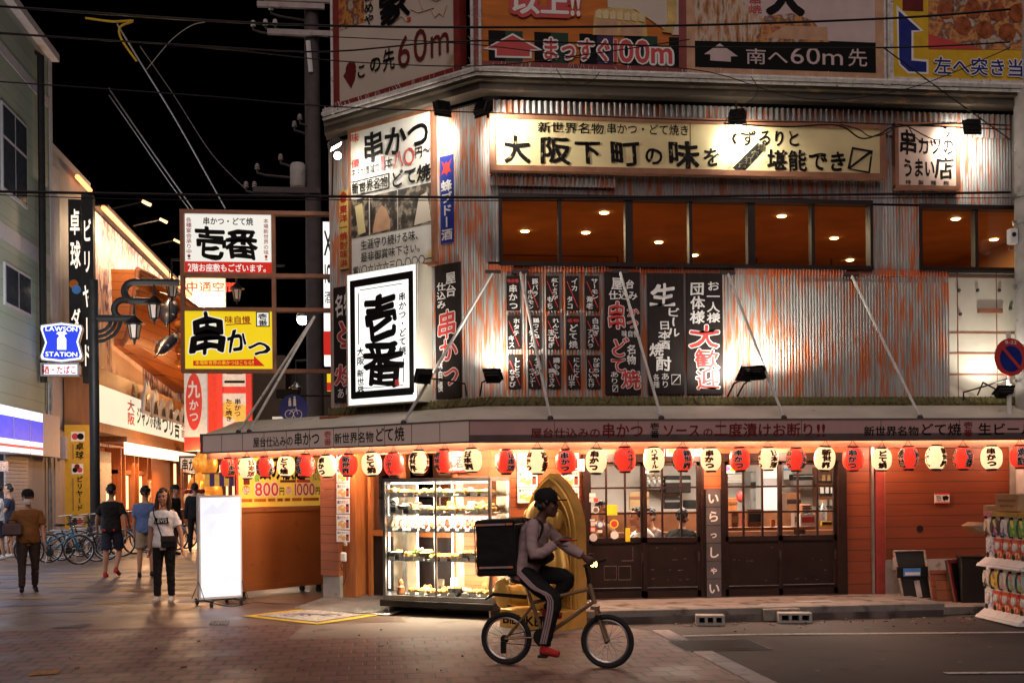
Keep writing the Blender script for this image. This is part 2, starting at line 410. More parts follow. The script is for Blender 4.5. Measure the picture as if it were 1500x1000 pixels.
mk('soffit', (.62, .46, .40), .6, var=.12, vs=3, dirt=((.42, .22, .16), 2.5, .62))
mk('cornice', (.10, .080, .060), .5, var=.15, vs=2, dirt=((.25, .15, .07), 5, .6), stretch=(1, 1, 3))
mk('roof_dark', (.03, .028, .027), .8)
mk('interior_brown', (.42, .21, .075), .7, var=.2, vs=2)
mk('interior_pale', (.55, .50, .46), .6, var=.08)
mk('interior_wood', (.16, .06, .025), .5, var=.3, vs=5)
mk('stainless', (.42, .42, .42), .3, metal=.8)
mk('card', (.42, .27, .14), .8, var=.12, vs=8)
mk('aged_yellow', (.70, .58, .30), .55, var=.12, vs=2, dirt=((.48, .24, .10), 3.2, .66))
mk('aged_pink', (.66, .47, .38), .55, var=.12, vs=2, dirt=((.50, .22, .14), 3, .64))
mk('sign_white', (.72, .70, .64), .5, var=.08, vs=3, dirt=((.60, .50, .24), 2.2, .6))
mk('sign_brown', (.26, .11, .06), .5, var=.2)
mk('board_dark', (.021, .014, .013), .6, spec=.2, var=.45, vs=5, stretch=(30, 30, 1))
mk('enamel_blue', (.03, .05, .28), .35, var=.15)
mk('enamel_yellow', (.62, .46, .12), .4, var=.15, dirt=((.4, .18, .06), 9, .62))
mk('yellow_pole', (.62, .36, .02), .5, var=.1)
mk('red_paint', (.22, .032, .025), .5, var=.2)
mk('lamp_black', (.02, .018, .017), .45, metal=.3)
mk('kerb_stone', (.42, .37, .35), .8, var=.2, bump=.3, dirt=((.2, .16, .14), 8, .6))
mk('road_paint', (.52, .49, .44), .75, var=.25, vs=14, dirt=((.12, .10, .09), 26, .56))
mk('yellow_paint', (.70, .46, .03), .7, var=.15, vs=10)
mk('iron', (.07, .06, .06), .5, metal=.6)
mk('plate_steel', (.42, .38, .36), .4, metal=.6, bump=.4, bs=90)
brick_mat('brick_paving', (.23, .100, .090), (.14, .064, .059), (.008, .005, .005), .24, .27, .022, .6, bump=.6)
brick_mat('stone_paving', (.20, .130, .095), (.17, .112, .085), (.06, .045, .04), 1.9, 1.25, .008, .5, .5, rotz=.3)
mk('patch_concrete', (.21, .17, .14), .7, var=.2, vs=1.5, bump=.2, bs=30, dirt=((.10, .075, .065), 2.0, .58))
m, N, L, B = newmat('asphalt'); tc = N.new('ShaderNodeTexCoord'); o_ = tc.outputs['Object']
g1 = ramp_noise(N, L, o_, 120, .45, .75, 3); g2 = ramp_noise(N, L, o_, .9, .35, .7, 8); g3 = ramp_noise(N, L, o_, 3.0, .55, .7, 8)
c_ = mixc(N, L, g1, (.022, .019, .018), (.150, .130, .120)); c_ = mixc(N, L, g2, c_, (.060, .050, .047)); c_ = spots(N, L, o_, mixc(N, L, g3, c_, (.032, .026, .024)), (.012, .01, .01), (.2, .18, .16))
L.new(c_, B.inputs['Base Color']); B.inputs['Roughness'].default_value = .75
bp = N.new('ShaderNodeBump'); bp.inputs['Strength'].default_value = .5; bp.inputs['Distance'].default_value = .006; L.new(g1, bp.inputs['Height']); L.new(bp.outputs[0], B.inputs['Normal'])
glass('pane_glass', (.97, .95, .92), .10); glass('case_glass', (.98, .98, .98), .03); glass('pane_dim', (.85, .80, .75), .14)
glow('tube_warm', (1.0, .56, .30), 22); glow('tube_white', (1.0, .93, .82), 5.0); glow('bulb', (1.0, .92, .78), 26)
glow('downlight', (1.0, .62, .28), 14)

# ------------------------------------------------------------------ ground, paving, kerbs and markings
def sheet(name, pts, z, m, label=None):
    b = MB(); b.face([(p[0], p[1], z) for p in pts], m); o = b.build(name); return tag(o, kind='structure')
sheet('ground', [(-120, -60), (120, -60), (120, 160), (-120, 160)], 0, 'asphalt')
sheet('brick_road', [(-30, -12), (3.06, -12), (3.06, 12.72), (-.98, 12.85), (-.86, 14.2), (-30, 14.2)], .006, 'brick_paving')
sheet('alley_pavement', [(-30, 14.2), (-.86, 14.2), (.35, 14.2), (.1, 19), (.1, 130), (-30, 130)], .007, 'stone_paving')
sheet('concrete_apron', [(-.98, 12.85), (3.06, 12.72), (2.72, 13.5), (2.45, 15), (1.4, 16.5), (-.5, 17), (.35, 14.2), (-.86, 14.2)], .005, 'patch_concrete')
for k, (y0, y1) in enumerate([(6.2, 7.4), (7.41, 8.55), (8.56, 9.62), (9.63, 10.35), (10.36, 11.08), (11.95, 12.78)]):
    b = MB(); b.box(3.07, 3.27, y0, y1, -.02, .016, 'kerb_stone', .008); tag(b.build('kerb_strip', smooth=True), kind='structure')
b = MB(); b.box(3.0, 3.9, 11.14, 11.9, 0, .008, 'iron')
for i in range(16): b.box(3.02, 3.88, 11.17 + i * .045, 11.185 + i * .045, .009, .014, 'dark_metal')
tag(b.build('drain_grating'), kind='structure')
b = MB(); p = [ground(*q) for q in ((1000, 932), (1100, 929.6), (1300, 928), (1500, 926.5), (1640, 926))]
for i in range(4):
    a, c = p[i], p[i + 1]; b.face([(a.x, a.y - .05, .009), (c.x, c.y - .05, .009), (c.x, c.y + .05, .009), (a.x, a.y + .05, .009)], 'road_paint')
tag(b.build('road_line'), kind='structure')
a, c = ground(1385, 986.5), ground(1600, 985)
sheet('road_line_front', [(a.x, a.y - .04), (c.x, c.y - .04), (c.x, c.y + .05), (a.x, a.y + .05)], .009, 'road_paint')
# alley paving bands and covers
mk('band_blue', (.13, .12, .17), .55, var=.25, vs=3); mk('band_ochre', (.32, .20, .09), .55, var=.2, vs=3)
b = MB()
for i in range(9):
    y = 16.2 + i * 1.05
    for j in range(5):
        x = -8.2 + j * 1.18 + (.59 if i % 2 else 0)
        b.face([(x, y, .011), (x + .95, y, .011), (x + .95, y + .42, .011), (x, y + .42, .011)], 'band_blue' if (i + j) % 2 else 'band_ochre')
tag(b.build('pavement_bands'), kind='structure')
b = MB(); q = [ground(*p) for p in ((70, 921), (122, 914.5), (137, 914.2), (120, 920.5))]; b.face([(v.x, v.y, .013) for v in q], 'iron'); tag(b.build('manhole_cover'), kind='structure')
b = MB(); q = [ground(*p) for p in ((306, 915.8), (310, 910.5), (337, 910.5), (334, 916))]
b.face([(v.x, v.y, .013) for v in q], 'iron')
for i in range(7):
    f = i / 7 + .03; a = q[0].lerp(q[3], f); c = q[1].lerp(q[2], f); b.tube([(a.x, a.y, .016), (c.x, c.y, .016)], .008, 'steel', 4)
tag(b.build('drain_cover'), kind='structure')
b = MB(); q = [ground(*p) for p in ((40, 991), (50, 984), (92, 981), (84, 988))]
mk('old_yellow', (.34, .17, .04), .8, var=.3, vs=20, dirt=((.10, .06, .05), 22, .5)); b.face([(v.x, v.y, .012) for v in q], 'old_yellow'); tag(b.build('road_marking'), kind='structure')
# painted notice on the pavement: yellow border, white field, two purple bicycle wheels and a stroke
mk('notice_purple', (.16, .11, .17), .7)
b = MB(); q = [ground(*p) for p in ((354, 903.2), (458, 891), (558, 901.3), (466, 915.5))]; cc = sum(q, Vector()) / 4
def quad_in(k): return [cc.lerp(v, k) for v in q]
for k, z, mm in ((1, .014, 'yellow_paint'), (.80, .017, 'notice_purple'), (.74, .020, 'road_paint')): b.face([(v.x, v.y, z) for v in quad_in(k)], mm)
def onq(s, t): return q[0].lerp(q[3], t).lerp(q[1].lerp(q[2], t), s)
for s0, t0 in ((.36, .36), (.60, .66)):
    for k in range(12):
        if k in (3, 8): continue
        p = []
        for r_, a_ in ((.11, k), (.11, k + 1), (.075, k + 1), (.075, k)):
            v = onq(s0 + r_ * math.cos(a_ * PI / 6), t0 + r_ * math.sin(a_ * PI / 6)); p.append((v.x, v.y, .023))
        b.face(p, 'notice_purple')
for s0, t0, s1, t1 in ((.36, .36, .52, .42), (.52, .42, .60, .66), (.40, .55, .52, .42), (.5, .3, .56, .5)):
    v0, v1 = onq(s0, t0), onq(s1, t1); d = Vector((v1.y - v0.y, v0.x - v1.x, 0)).normalized() * .018
    b.face([(x.x, x.y, .024) for x in (v0 - d, v1 - d, v1 + d, v0 + d)], 'notice_purple')
tag(b.build('pavement_notice'), kind='structure')
# the raised concrete step before the doors
b = MB()
b.box(2.45, 6.92, 13.5, YR + .02, 0, .17, 'concrete', .012); b.box(6.93, 10.5, 13.62, YR + .02, 0, .11, 'concrete', .01); b.box(4.6, 5.05, 13.42, 13.499, 0, .15, 'concrete', .01)
b.box(2.46, 6.9, 13.494, 13.50, .0, .085, 'step_wet'); b.box(5.2, 5.65, 13.85, 14.05, .171, .176, 'concrete_pale')
tag(b.build('concrete_step', smooth=True), kind='structure')
b = MB(); p0, p1 = FC.world(CL + .1, 0, 0), FC.world(-.9, 0, 0); q0, q1 = FC.world(CL + .25, 0, .95), FC.world(-1.0, 0, .85)
b.face([(q0.x, q0.y, .02), (q1.x, q1.y, .02), (p1.x, p1.y, .15), (p0.x, p0.y, .15)], 'plate_steel')
n = 30
for i in range(n):
    a = q0.lerp(q1, i / n); c = p0.lerp(p1, i / n); b.tube([(a.x, a.y, .025), (c.x, c.y, .156)], .006, 'steel', 4)
tag(b.build('entrance_ramp'), kind='structure')

# ------------------------------------------------------------------ the corner restaurant
def zof(px, py, off=0, pl=FR): return pl.at(px, py, off)[1]
def uof(px, py=500, off=0, pl=FR): return pl.at(px, py, off)[0]
BLD = thing('restaurant_building', 'two-storey corner restaurant clad in rusty corrugated sheet with a lantern-hung awning', 'building', (0, YR, 0))
def part(b, name, pl=FR, parent=None, smooth=False, rotz=None):
    if parent is not None: return b.build(name, parent, None, 0, smooth)
    if pl is FR: return b.build(name, BLD, None, 0, smooth)
    return b.build(name, BLD, pl.o - FR.o, pl.r, smooth)
def corr(b, u0, u1, z0, z1, y, m, pitch=.041, amp=.007):
    n = max(4, int((u1 - u0) / pitch * 6)); vs = []; fs = []
    for i in range(n + 1):
        u = u0 + (u1 - u0) * i / n; yy = y - amp + amp * math.cos(2 * PI * u / pitch)
        vs += [(u, yy, z0), (u, yy, z1)]
    for i in range(n): fs.append((2 * i, 2 * i + 2, 2 * i + 3, 2 * i + 1))
    b.add(vs, fs, m)
WB, WT = zof(1000, 387), zof(1000, 296)
U1, U2, U3 = uof(731, 340), uof(1277, 340), uof(1345, 340)
ZTOP = 6.62; UEND = 10.5; ZA = 2.66
UW = uof(1389, 480)
b = MB(); corr(b, XC, UW, ZA, WB - .03, 0, 'sheet_front'); corr(b, XC, U1, WB - .0, WT, -.004, 'sheet_dark'); corr(b, U2, U3, WB - .03, WT, -.004, 'sheet_front')
corr(b, uof(1172), UW, ZA, zof(1250, 413), -.012, 'sheet_front')
corr(b, XC, UEND, WT + .03, ZTOP - .27, -.002, 'sheet_dark'); corr(b, XC + .08, UEND, ZTOP - .36, ZTOP - .04, -.02, 'sheet_dark', .075, .02)
corr(b, XC + .02, uof(720 + 180, 265), zof(800, 275), zof(800, 262), -.05, 'sheet_dark', .06, .015)
corrugated_mat('sheet_edge', (.40, .38, .36), (.60, .14, .05), (.3, .1, .05), .36); corr(b, XC, UW, WB - .13, WB - .035, -.010, 'sheet_edge')
part(b, 'wall')
b = MB(); b.box(UW + .01, UEND, .02, .1, ZA, WB - .06, 'white_panel')
for pz in (405, 487, 517, 548): b.box(UW + .01, UEND, .012, .019, zof(1430, pz) - .012, zof(1430, pz) + .012, 'sign_brown')
for pu in (1404, 1461): b.box(uof(pu, 480) - .006, uof(pu, 480) + .006, .014, .019, ZA, WB - .06, 'sign_brown')
for px, py in ((1405, 425), (1432, 425), (1464, 425), (1407, 460), (1480, 452)):
    u, z = FR.at(px, py); b.ball((u, 0, z), .025, 'iron', 8, 5)
u, z = FR.at(1450, 455); b.box(u - .17, u + .17, -.03, .015, z - .03, z + .03, 'sign_brown')
part(b, 'wall_panel')
b = MB(); b.box(XC + .12, UEND, .13, .2, ZA, WB - .04, 'roof_dark'); b.box(XC + .12, UEND, .13, .2, WT + .04, ZTOP, 'roof_dark'); b.box(U2 + .02, U3 - .02, .1, .2, WB - .04, WT + .04, 'roof_dark'); b.box(XC + .12, U1 - .02, .1, .2, WB - .04, WT + .04, 'roof_dark')
b.box(XC, UEND, .2, 12, ZTOP + .02, ZTOP + .12, 'roof_dark')
part(b, 'backing')
# chamfer wall
b = MB(); corr(b, CL, 0, ZA, ZTOP - .05, 0, 'sheet_front'); part(b, 'wall', FC)
b = MB(); b.box(CL, -.15, .05, .12, ZA, ZTOP, 'roof_dark'); part(b, 'backing', FC)
b = MB(); b.box(0, .12, 0, 14, 0, ZTOP, 'roof_dark'); b.build('side_wall', BLD, (XE, FC.world(CL, 0).y - YR, 0), 0)
# cornice over both faces
def mitre(d, z): return [FC.world(CL + d * .9 - .05, z, d), Vector((XC - d * math.tan(PI / 8), YR - d, z)), Vector((UEND, YR - d, z))]
def band(b, prof, m, mi=mitre):
    """sweep an (outward, height) outline along chamfer and front, mitred at the corner"""
    P = [mi(d, z) for d, z in prof]; n = len(prof); vs = []; fs = []
    for r in P: vs += [(p.x, p.y - YR, p.z) for p in r]
    for i in range(n):
        a, c = i * 3, ((i + 1) % n) * 3
        fs += [(a, a + 1, c + 1, c), (a + 1, a + 2, c + 2, c + 1)]
    fs += [tuple(i * 3 for i in range(n)), tuple(i * 3 + 2 for i in reversed(range(n)))]
    b.add(vs, fs, m)
b = MB()
zc0, zc1 = ZTOP + .02, zof(800, 112, .36)
band(b, [(0, zc0), (.18, zc0 + .02), (.20, zc0 + .12), (.20, zc1 - .16), (.27, zc1 - .15), (.27, zc1 - .06), (.34, zc1 - .05), (.34, zc1), (0, zc1)][::-1], 'cornice'); part(b, 'cornice')
b = MB()
for dz, d, r in ((.06, .40, .035), (.0, .38, .02), (.13, .36, .02)):
    q = mitre(d, zc1 + dz); b.tube([(p.x, p.y - YR, p.z) for p in q], r, 'white_pipe', 8)
zb0 = zc1 + .02
for p in (mitre(.40, 0)[0].lerp(mitre(.40, 0)[1], .07), mitre(.42, 0)[1] + Vector((-.04, 0, 0)), mitre(.42, 0)[1] + Vector((.06, 0, 0)), Vector((uof(1296, 60, .4), YR - .40, 0)), Vector((uof(1302, 60, .4), YR - .40, 0))):
    b.tube([(p.x, p.y - YR, zb0), (p.x, p.y - YR, 9.5)], .022, 'white_pipe', 8)
part(b, 'pipe_rail', smooth=True)
b = MB()
for i in range(120):
    f = rnd.random(); q = mitre(.42, zc1 + .06); p = q[0].lerp(q[1], f * 1.0) if i % 3 == 0 else q[1].lerp(q[2], f * .85)
    b.tube([(p.x, p.y - YR, p.z), (p.x + rnd.uniform(-.05, .05), p.y - YR - rnd.uniform(.01, .05), p.z + rnd.uniform(.05, .09))], .0022, 'white_pipe', 3)
for px in (uof(1296, 60, .4), uof(1302, 60, .4), mitre(.42, 0)[1].x - .04, mitre(.42, 0)[1].x + .06):
    for k in range(16):
        z = zb0 + .1 + k * .13; s = 1 if k % 2 else -1; b.tube([(px, -.42, z), (px + s * .05, -.46, z + .05)], .0025, 'white_pipe', 3)
t = part(b, 'bird_spikes'); tag(t, kind='stuff')
# mossy strip and the awning
b = MB()
band(b, [(0, ZA + .13), (.07, ZA + .12), (.15, ZA + .03), (.15, ZA), (0, ZA)][::-1], 'moss'); 
for i in range(170):
    q0, q1 = mitre(.07, ZA + .125), mitre(.16, ZA + .03)
    f = i / 170; k = (f - .28) / .72
    p, r = (q0[0].lerp(q0[1], f / .28), q1[0].lerp(q1[1], f / .28)) if f < .28 else (q0[1].lerp(q0[2], k), q1[1].lerp(q1[2], k))
    b.tube([(p.x, p.y - YR, p.z), (r.x + rnd.uniform(-.05, .05), r.y - YR, r.z + rnd.uniform(-.01, .01))], rnd.uniform(.008, .016), 'moss', 5)
part(b, 'mossy_eave')
DA, VB, VT = .78, 2.197, 2.44
def amitre(d, z): return [FC.world(CL - 1.98, z, d), Vector((XC - d * math.tan(PI / 8), YR - d, z)), Vector((UEND, YR - d, z))]
b = MB(); band(b, [(.10, ZA + .02), (DA - .005, VT + .012), (DA - .005, VT), (.10, ZA)][::-1], 'awning_top', amitre); part(b, 'awning_sheet')
b = MB(); band(b, [(-.02, 2.30), (DA - .04, VB + .035), (DA - .04, VB + .02), (-.02, 2.285)][::-1], 'soffit', amitre); part(b, 'awning_soffit')
A = amitre(DA, 0)
LC = (A[1] - A[0]).length
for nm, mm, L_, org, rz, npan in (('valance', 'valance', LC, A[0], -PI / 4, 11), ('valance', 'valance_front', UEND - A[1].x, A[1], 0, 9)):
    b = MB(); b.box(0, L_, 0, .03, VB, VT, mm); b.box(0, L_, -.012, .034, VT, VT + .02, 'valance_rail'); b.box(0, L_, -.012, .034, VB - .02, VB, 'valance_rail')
    b.box(0, L_, -.002, -.0005, VB, VB + .075, 'valance_rail' if mm == 'valance_front' else mm)
    for i in range(npan + 1): u = L_ * i / npan; b.box(u - .004, u + .004, -.004, -.001, VB, VT, 'valance_rail')
    o = b.build(nm, BLD, org - FR.o, rz)
    t = MB()
    def vt(s, px0, px1, z0, z1, mmm, off=.03):
        pl = Plane(org.x, org.y, rz); t.text(s, pl.at(px0, 640)[0], pl.at(px1, 640)[0], VB + (VT - VB) * z0, VB + (VT - VB) * z1, -.007, mmm, off=off)
    if rz:
        vt('屋台仕込みの', 371, 430, .14, .78, 'ink'); vt('串かつ', 431, 469, .12, .95, 'ink'); vt('新世界名物', 490, 548, .14, .78, 'ink'); vt('どて焼', 549, 593, .14, .97, 'ink')
        pl = Plane(org.x, org.y, rz); u0, u1 = pl.at(475, 640)[0], pl.at(486, 640)[0]; t.text('壱番', u0, u1, VB + .02, VT - .02, -.007, 'red_ink', vert=True, off=.03)
    else:
        vt('屋台仕込みの', 777, 880, .14, .68, 'red_dark'); vt('串かつ', 881, 943, .12, .92, 'red_dark'); vt('ソース', 970, 1026, .14, .88, 'red_dark'); vt('の', 1029, 1045, .18, .66, 'red_dark'); vt('二度漬けお断り', 1045, 1194, .14, .90, 'red_dark'); vt('!!', 1195, 1210, .14, .84, 'red_dark')
        vt('新世界名物', 1265, 1346, .16, .70, 'ink'); vt('どて焼', 1347, 1408, .16, .86, 'ink'); vt('生ビール', 1432, 1515, .16, .86, 'ink'); vt('日本酒', 1540, 1600, .16, .8, 'ink')
        pl = Plane(org.x, org.y, rz)
        for p0, p1, mm2 in ((952, 966, 'ink'), (1411, 1425, 'red_dark')): t.text('壱番', pl.at(p0, 640)[0], pl.at(p1, 640)[0], VB + .03, VT - .02, -.007, mm2, vert=True, off=.03)
    t.build('lettering', o)
b = MB(); b.box(-.03, .03, -.01, .9, VB - .015, VT + .03, 'valance_rail'); b.build('awning_end', BLD, A[0] - FR.o, -PI / 4)
# clear vinyl blind rolled behind the valance
m, N, L, B = newmat('vinyl'); N.remove(B); d_ = N.new('ShaderNodeBsdfDiffuse'); d_.inputs[0].default_value = (.62, .42, .36, 1); t_ = N.new('ShaderNodeBsdfTranslucent'); t_.inputs[0].default_value = (.75, .50, .42, 1)
tc = N.new('ShaderNodeTexCoord'); v_ = ramp_noise(N, L, tc.outputs['Object'], 2.2, .35, .7, 5, (1, 1, 4)); x_ = N.new('ShaderNodeMath'); x_.operation = 'MULTIPLY_ADD'; L.new(v_, x_.inputs[0]); x_.inputs[1].default_value = .45; x_.inputs[2].default_value = .3
mx = N.new('ShaderNodeMixShader'); L.new(x_.outputs[0], mx.inputs[0]); L.new(d_.outputs[0], mx.inputs[1]); L.new(t_.outputs[0], mx.inputs[2]); L.new(mx.outputs[0], N['Material Output'].inputs[0])
b = MB(); band(b, [(DA - .09, VB), (DA - .09, VB - .105), (DA - .094, VB - .105), (DA - .094, VB)], 'vinyl', amitre); part(b, 'vinyl_blind')
# light strips tucked behind the valance
b = MB()
q = amitre(DA - .04, VB + .006); b.tube([(p.x, p.y - YR, p.z) for p in (q[0].lerp(q[1], .02), q[1], q[2])], .011, 'tube_warm', 6); part(b, 'light_strip')
for f, e in ((.08, 26), (.30, 42), (.55, 48), (.80, 48)):
    q = amitre(.42, 2.08); lamp('POINT', q[0].lerp(q[1], f), e, (1, .64, .44), .06, name='under_awning_light')
for x, e in ((1.9, 46), (3.0, 46), (4.2, 46), (5.4, 38), (6.7, 22), (8.3, 10)): lamp('POINT', (x, YR - .40, 2.08), e, (1, .56, .36), .06, name='under_awning_light')
lamp('POINT', (1.25, YR - .60, 2.06), 60, (1, .74, .48), .05, name='under_awning_light')  # extra point light added to brighten the golden statue
# struts from wall to awning edge
for a_, c_, pl in (((722, 398), (588, 612), FC), ((762, 398), (807, 608), FR), ((908, 398), (970, 606), FR), ((1066, 400), (1150, 605), FR), ((1247, 403), (1350, 604), FR), ((476, 464), (362, 628), FC), ((481, 466), (346, 632), FC)):
    p = pl.pt(*a_, .03) if a_[0] > 500 else FC.world(CL - .12, zof(478, 465, 0, FC), .2)
    r = (Plane(A[0].x, A[0].y, -PI / 4) if pl is FC else Plane(0, YR - DA, 0)).pt(*c_); r.z = VT + .03; r = r + (pl.n * .04)
    b = MB(); d = Vector((0, YR, 0)); b.tube([p - d, p.lerp(r, .5) - d, r - d], .019, 'white_pipe', 8)
    if a_[0] > 500: b.box(p.x - .10, p.x + .10, p.y - YR - .02, p.y - YR + .03, p.z - .02, p.z + .02, 'iron')
    b.ball(r - d, .04, 'iron', 8, 5); part(b, 'awning_strut', smooth=True)
# second-floor windows
for (ua, ub, splits) in ((U1, U2, (820, 921, 1011, 1100, 1190)), (U3, UEND - .4, (1429,))):
    f = MB(); zt, zb = (WT, WB) if ua == U1 else (WT - .03, WB + .0)
    f.box(ua, ub, -.05, .1, zt, zt + .06, 'door_wood'); f.box(ua, ub, -.06, .1, zb - .05, zb, 'door_wood')
    f.box(ua, ua + .04, -.045, .1, zb, zt, 'door_wood'); f.box(ub - .04, ub, -.045, .1, zb, zt, 'door_wood')
    for k, px in enumerate(splits):
        u = uof(px, 340); w = .05 if k in (1, 3) else .022; f.box(u - w, u + w, -.03, .08, zb, zt, 'door_wood')
    o = f.build('window', BLD)
    g = MB(); g.face([(ua + .04, .03, zb), (ub - .04, .03, zb), (ub - .04, .03, zt), (ua + .04, .03, zt)], 'pane_dim'); g.build('pane', o)
b = MB(); b.face([(XC + .2, 7, 4.0), (UEND, 7, 4.0), (UEND, 7, 5.7), (XC + .2, 7, 5.7)], 'interior_brown'); b.face([(XC + .2, .2, 5.62), (UEND, .2, 5.62), (UEND, 7, 5.62), (XC + .2, 7, 5.62)], 'interior_brown')
b.face([(XC + .2, .2, 4.0), (XC + .2, 7, 4.0), (XC + .2, 7, 5.7), (XC + .2, .2, 5.7)], 'interior_brown'); b.face([(UEND, .2, 4.0), (UEND, 7, 4.0), (UEND, 7, 5.7), (UEND, .2, 5.7)], 'interior_brown')
b.face([(XC + .2, .2, 3.9), (UEND, .2, 3.9), (UEND, 7, 3.9), (XC + .2, 7, 3.9)], 'interior_wood')
for px0, px1, py in ((1108, 1218, 362), (735, 905, 368)):
    pa, pb = Plane(0, YR + 5, 0).pt(px0, py), Plane(0, YR + 5, 0).pt(px1, py)
    for z_ in (pa.z, pa.z - .06): b.box(pa.x, pb.x, 5, 5.03, z_ - .012, z_, 'interior_wood')
    for x_ in (pa.x, pb.x): b.box(x_ - .012, x_ + .012, 5.002, 5.028, 4.0, pa.z, 'interior_wood')
part(b, 'upper_room')
b = MB()
for px, py in ((769, 340), (858, 342), (885, 313), (1017, 375), (1145, 318), (1222, 350), (1400, 322), (1456, 352), (965, 356), (1418, 384), (1245, 382)):
    d = ray(px, py); p = EYE + d * ((5.60 - EYE.z) / d.z); 
    if p.y < YR + 6.8: b = MB(); b.lathe([(.055, 5.60), (.07, 5.612)], 'downlight', 10, (p.x, p.y - YR, 0)); part(b, 'downlight')
for x, e in ((3, 66), (6, 66), (9, 56)): lamp('AREA', (x, YR + 2.6, 5.5), e, (1, .80, .50), 1.6, (x, YR + 2.6, 0), name='upstairs_light')
# ground floor, front: siding, posts, doors
DL, DR = uof(857, 780), uof(1240, 780); PL_, PR_ = uof(1030, 780), uof(1058, 780)
DT = zof(1000, 676); DTT = zof(1000, 664); DS = .17
b = MB(); b.box(XC, DL, .02, .12, .17, ZA, 'siding'); b.box(DL, DR, .02, .12, DTT, ZA, 'siding'); b.box(DR + .02, uof(1278), .02, .12, .17, ZA, 'siding_dark'); b.box(uof(1292), uof(1478), .03, .12, .62, ZA, 'siding_dark'); b.box(uof(1479), UEND, .03, .12, .62, ZA, 'concrete_pale')
b.box(PL_, PR_, .0, .12, zof(1040, 716), DTT, 'siding'); part(b, 'front_siding')
b = MB(); b.box(uof(1279), uof(1291), -.05, .1, .17, ZA, 'red_paint'); b.box(uof(1274), uof(1277.5), -.02, .1, .17, ZA, 'steel'); b.box(uof(1292), uof(1293.5), -.03, .05, .6, ZA, 'sign_brown'); part(b, 'front_post')
b = MB(); b.box(uof(1294), UEND, .01, .12, 0, .62, 'concrete_pale'); part(b, 'plinth')
b = MB(); u0, z0 = FR.at(1349, 774); b.lathe([(.045, 0), (.045, .004)], 'black', 12, (u0, .026, z0), 'y'); part(b, 'vent_hole')
b = MB(); b.box(PL_ + .015, PR_ - .015, -.03, .1, DS, zof(1040, 716), 'door_panel'); o = part(b, 'door_pillar')
b = MB()
mk('tile_slate', (.09, .09, .10), .4, var=.2)
tops = [716, 742, 769, 795, 821, 847, 874]
for k, ch in enumerate('いらっしゃい'):
    z1, z0 = zof(1044, tops[k]), zof(1044, tops[k + 1]); b.box(PL_ + .035, PR_ - .03, -.036, -.031, z0 + .004, z1 - .004, 'tile_slate')
    s = .055 if ch in 'っゃ' else .08; cu, cz = (PL_ + PR_) / 2, (z0 + z1) / 2; b.char(ch, cu - s, cu + s, cz - s, cz + s, -.039, 'white_ink', off=.05)
b.build('lettering', o)
def door(px0, px1, y, nx):
    u0, u1 = uof(px0, 780), uof(px1, 780); zs = zof(950, 789); f = MB(); w = .045
    f.box(u0, u0 + w, y, y + .04, DS, DT, 'door_wood'); f.box(u1 - w, u1, y, y + .04, DS, DT, 'door_wood'); f.box(u0, u1, y, y + .04, DT - .05, DT + .0, 'door_wood'); f.box(u0, u1, y, y + .04, DS, DS + .10, 'door_wood'); f.box(u0, u1, y, y + .04, zs - .05, zs + .02, 'door_wood')
    f.box(u0 + w, u1 - w, y + .012, y + .03, DS + .1, zs - .05, 'door_panel'); f.box(u0 + w, u1 - w, y - .003, y + .012, DS + .14, DS + .148, 'steel')
    o = f.build('door', BLD); g = MB()
    for k in range(1, nx): u = u0 + (u1 - u0) * k / nx; g.box(u - .012, u + .012, y + .004, y + .034, zs + .02, DT - .05, 'door_wood')
    for k in (1, 2): z = zs + (DT - zs) * k / 3; g.box(u0 + w, u1 - w, y + .002, y + .032, z - .012, z + .012, 'door_wood')
    g.build('muntin', o)
    p = MB(); p.face([(u0 + w, y + .022, zs), (u1 - w, y + .022, zs), (u1 - w, y + .022, DT - .04), (u0 + w, y + .022, DT - .04)], 'pane_glass'); p.build('pane', o)
    h = MB(); h.box(u1 - .035, u1 - .012, y - .006, y, zs - .3, zs - .18, 'iron'); h.build('handle', o)
    return u0, u1, zs, o
mk('sticker_white', (.8, .8, .78), .4, var=.04); mk('sticker_blue', (.1, .3, .7), .4); mk('sticker_yellow', (.8, .62, .03), .4); mk('sticker_red', (.7, .08, .06), .4); mk('sticker_violet', (.2, .16, .6), .4)
mk('rub_mark', (.14, .11, .10), .8, var=.5, vs=30)
d1 = door(862, 945, .04, 3); d2 = door(943, 1026, -.005, 3); d3 = door(1062, 1145, -.005, 3); d4 = door(1143, 1228, .04, 3)
b = MB(); b.box(DL - .02, d1[0], -.02, .12, DS, DT, 'door_wood'); b.box(d2[1], PL_ + .012, -.02, .12, DS, DT, 'door_wood'); b.box(PR_ - .012, d3[0], -.02, .12, DS, DT, 'door_wood'); b.box(d4[1], DR, -.02, .12, DS, DT, 'door_wood'); b.box(DL - .02, DR, -.03, .12, DT + .001, DTT, 'door_wood'); b.box(DL - .02, DR, -.03, .12, DS - .0, DS + .012, 'iron'); part(b, 'door_frame')
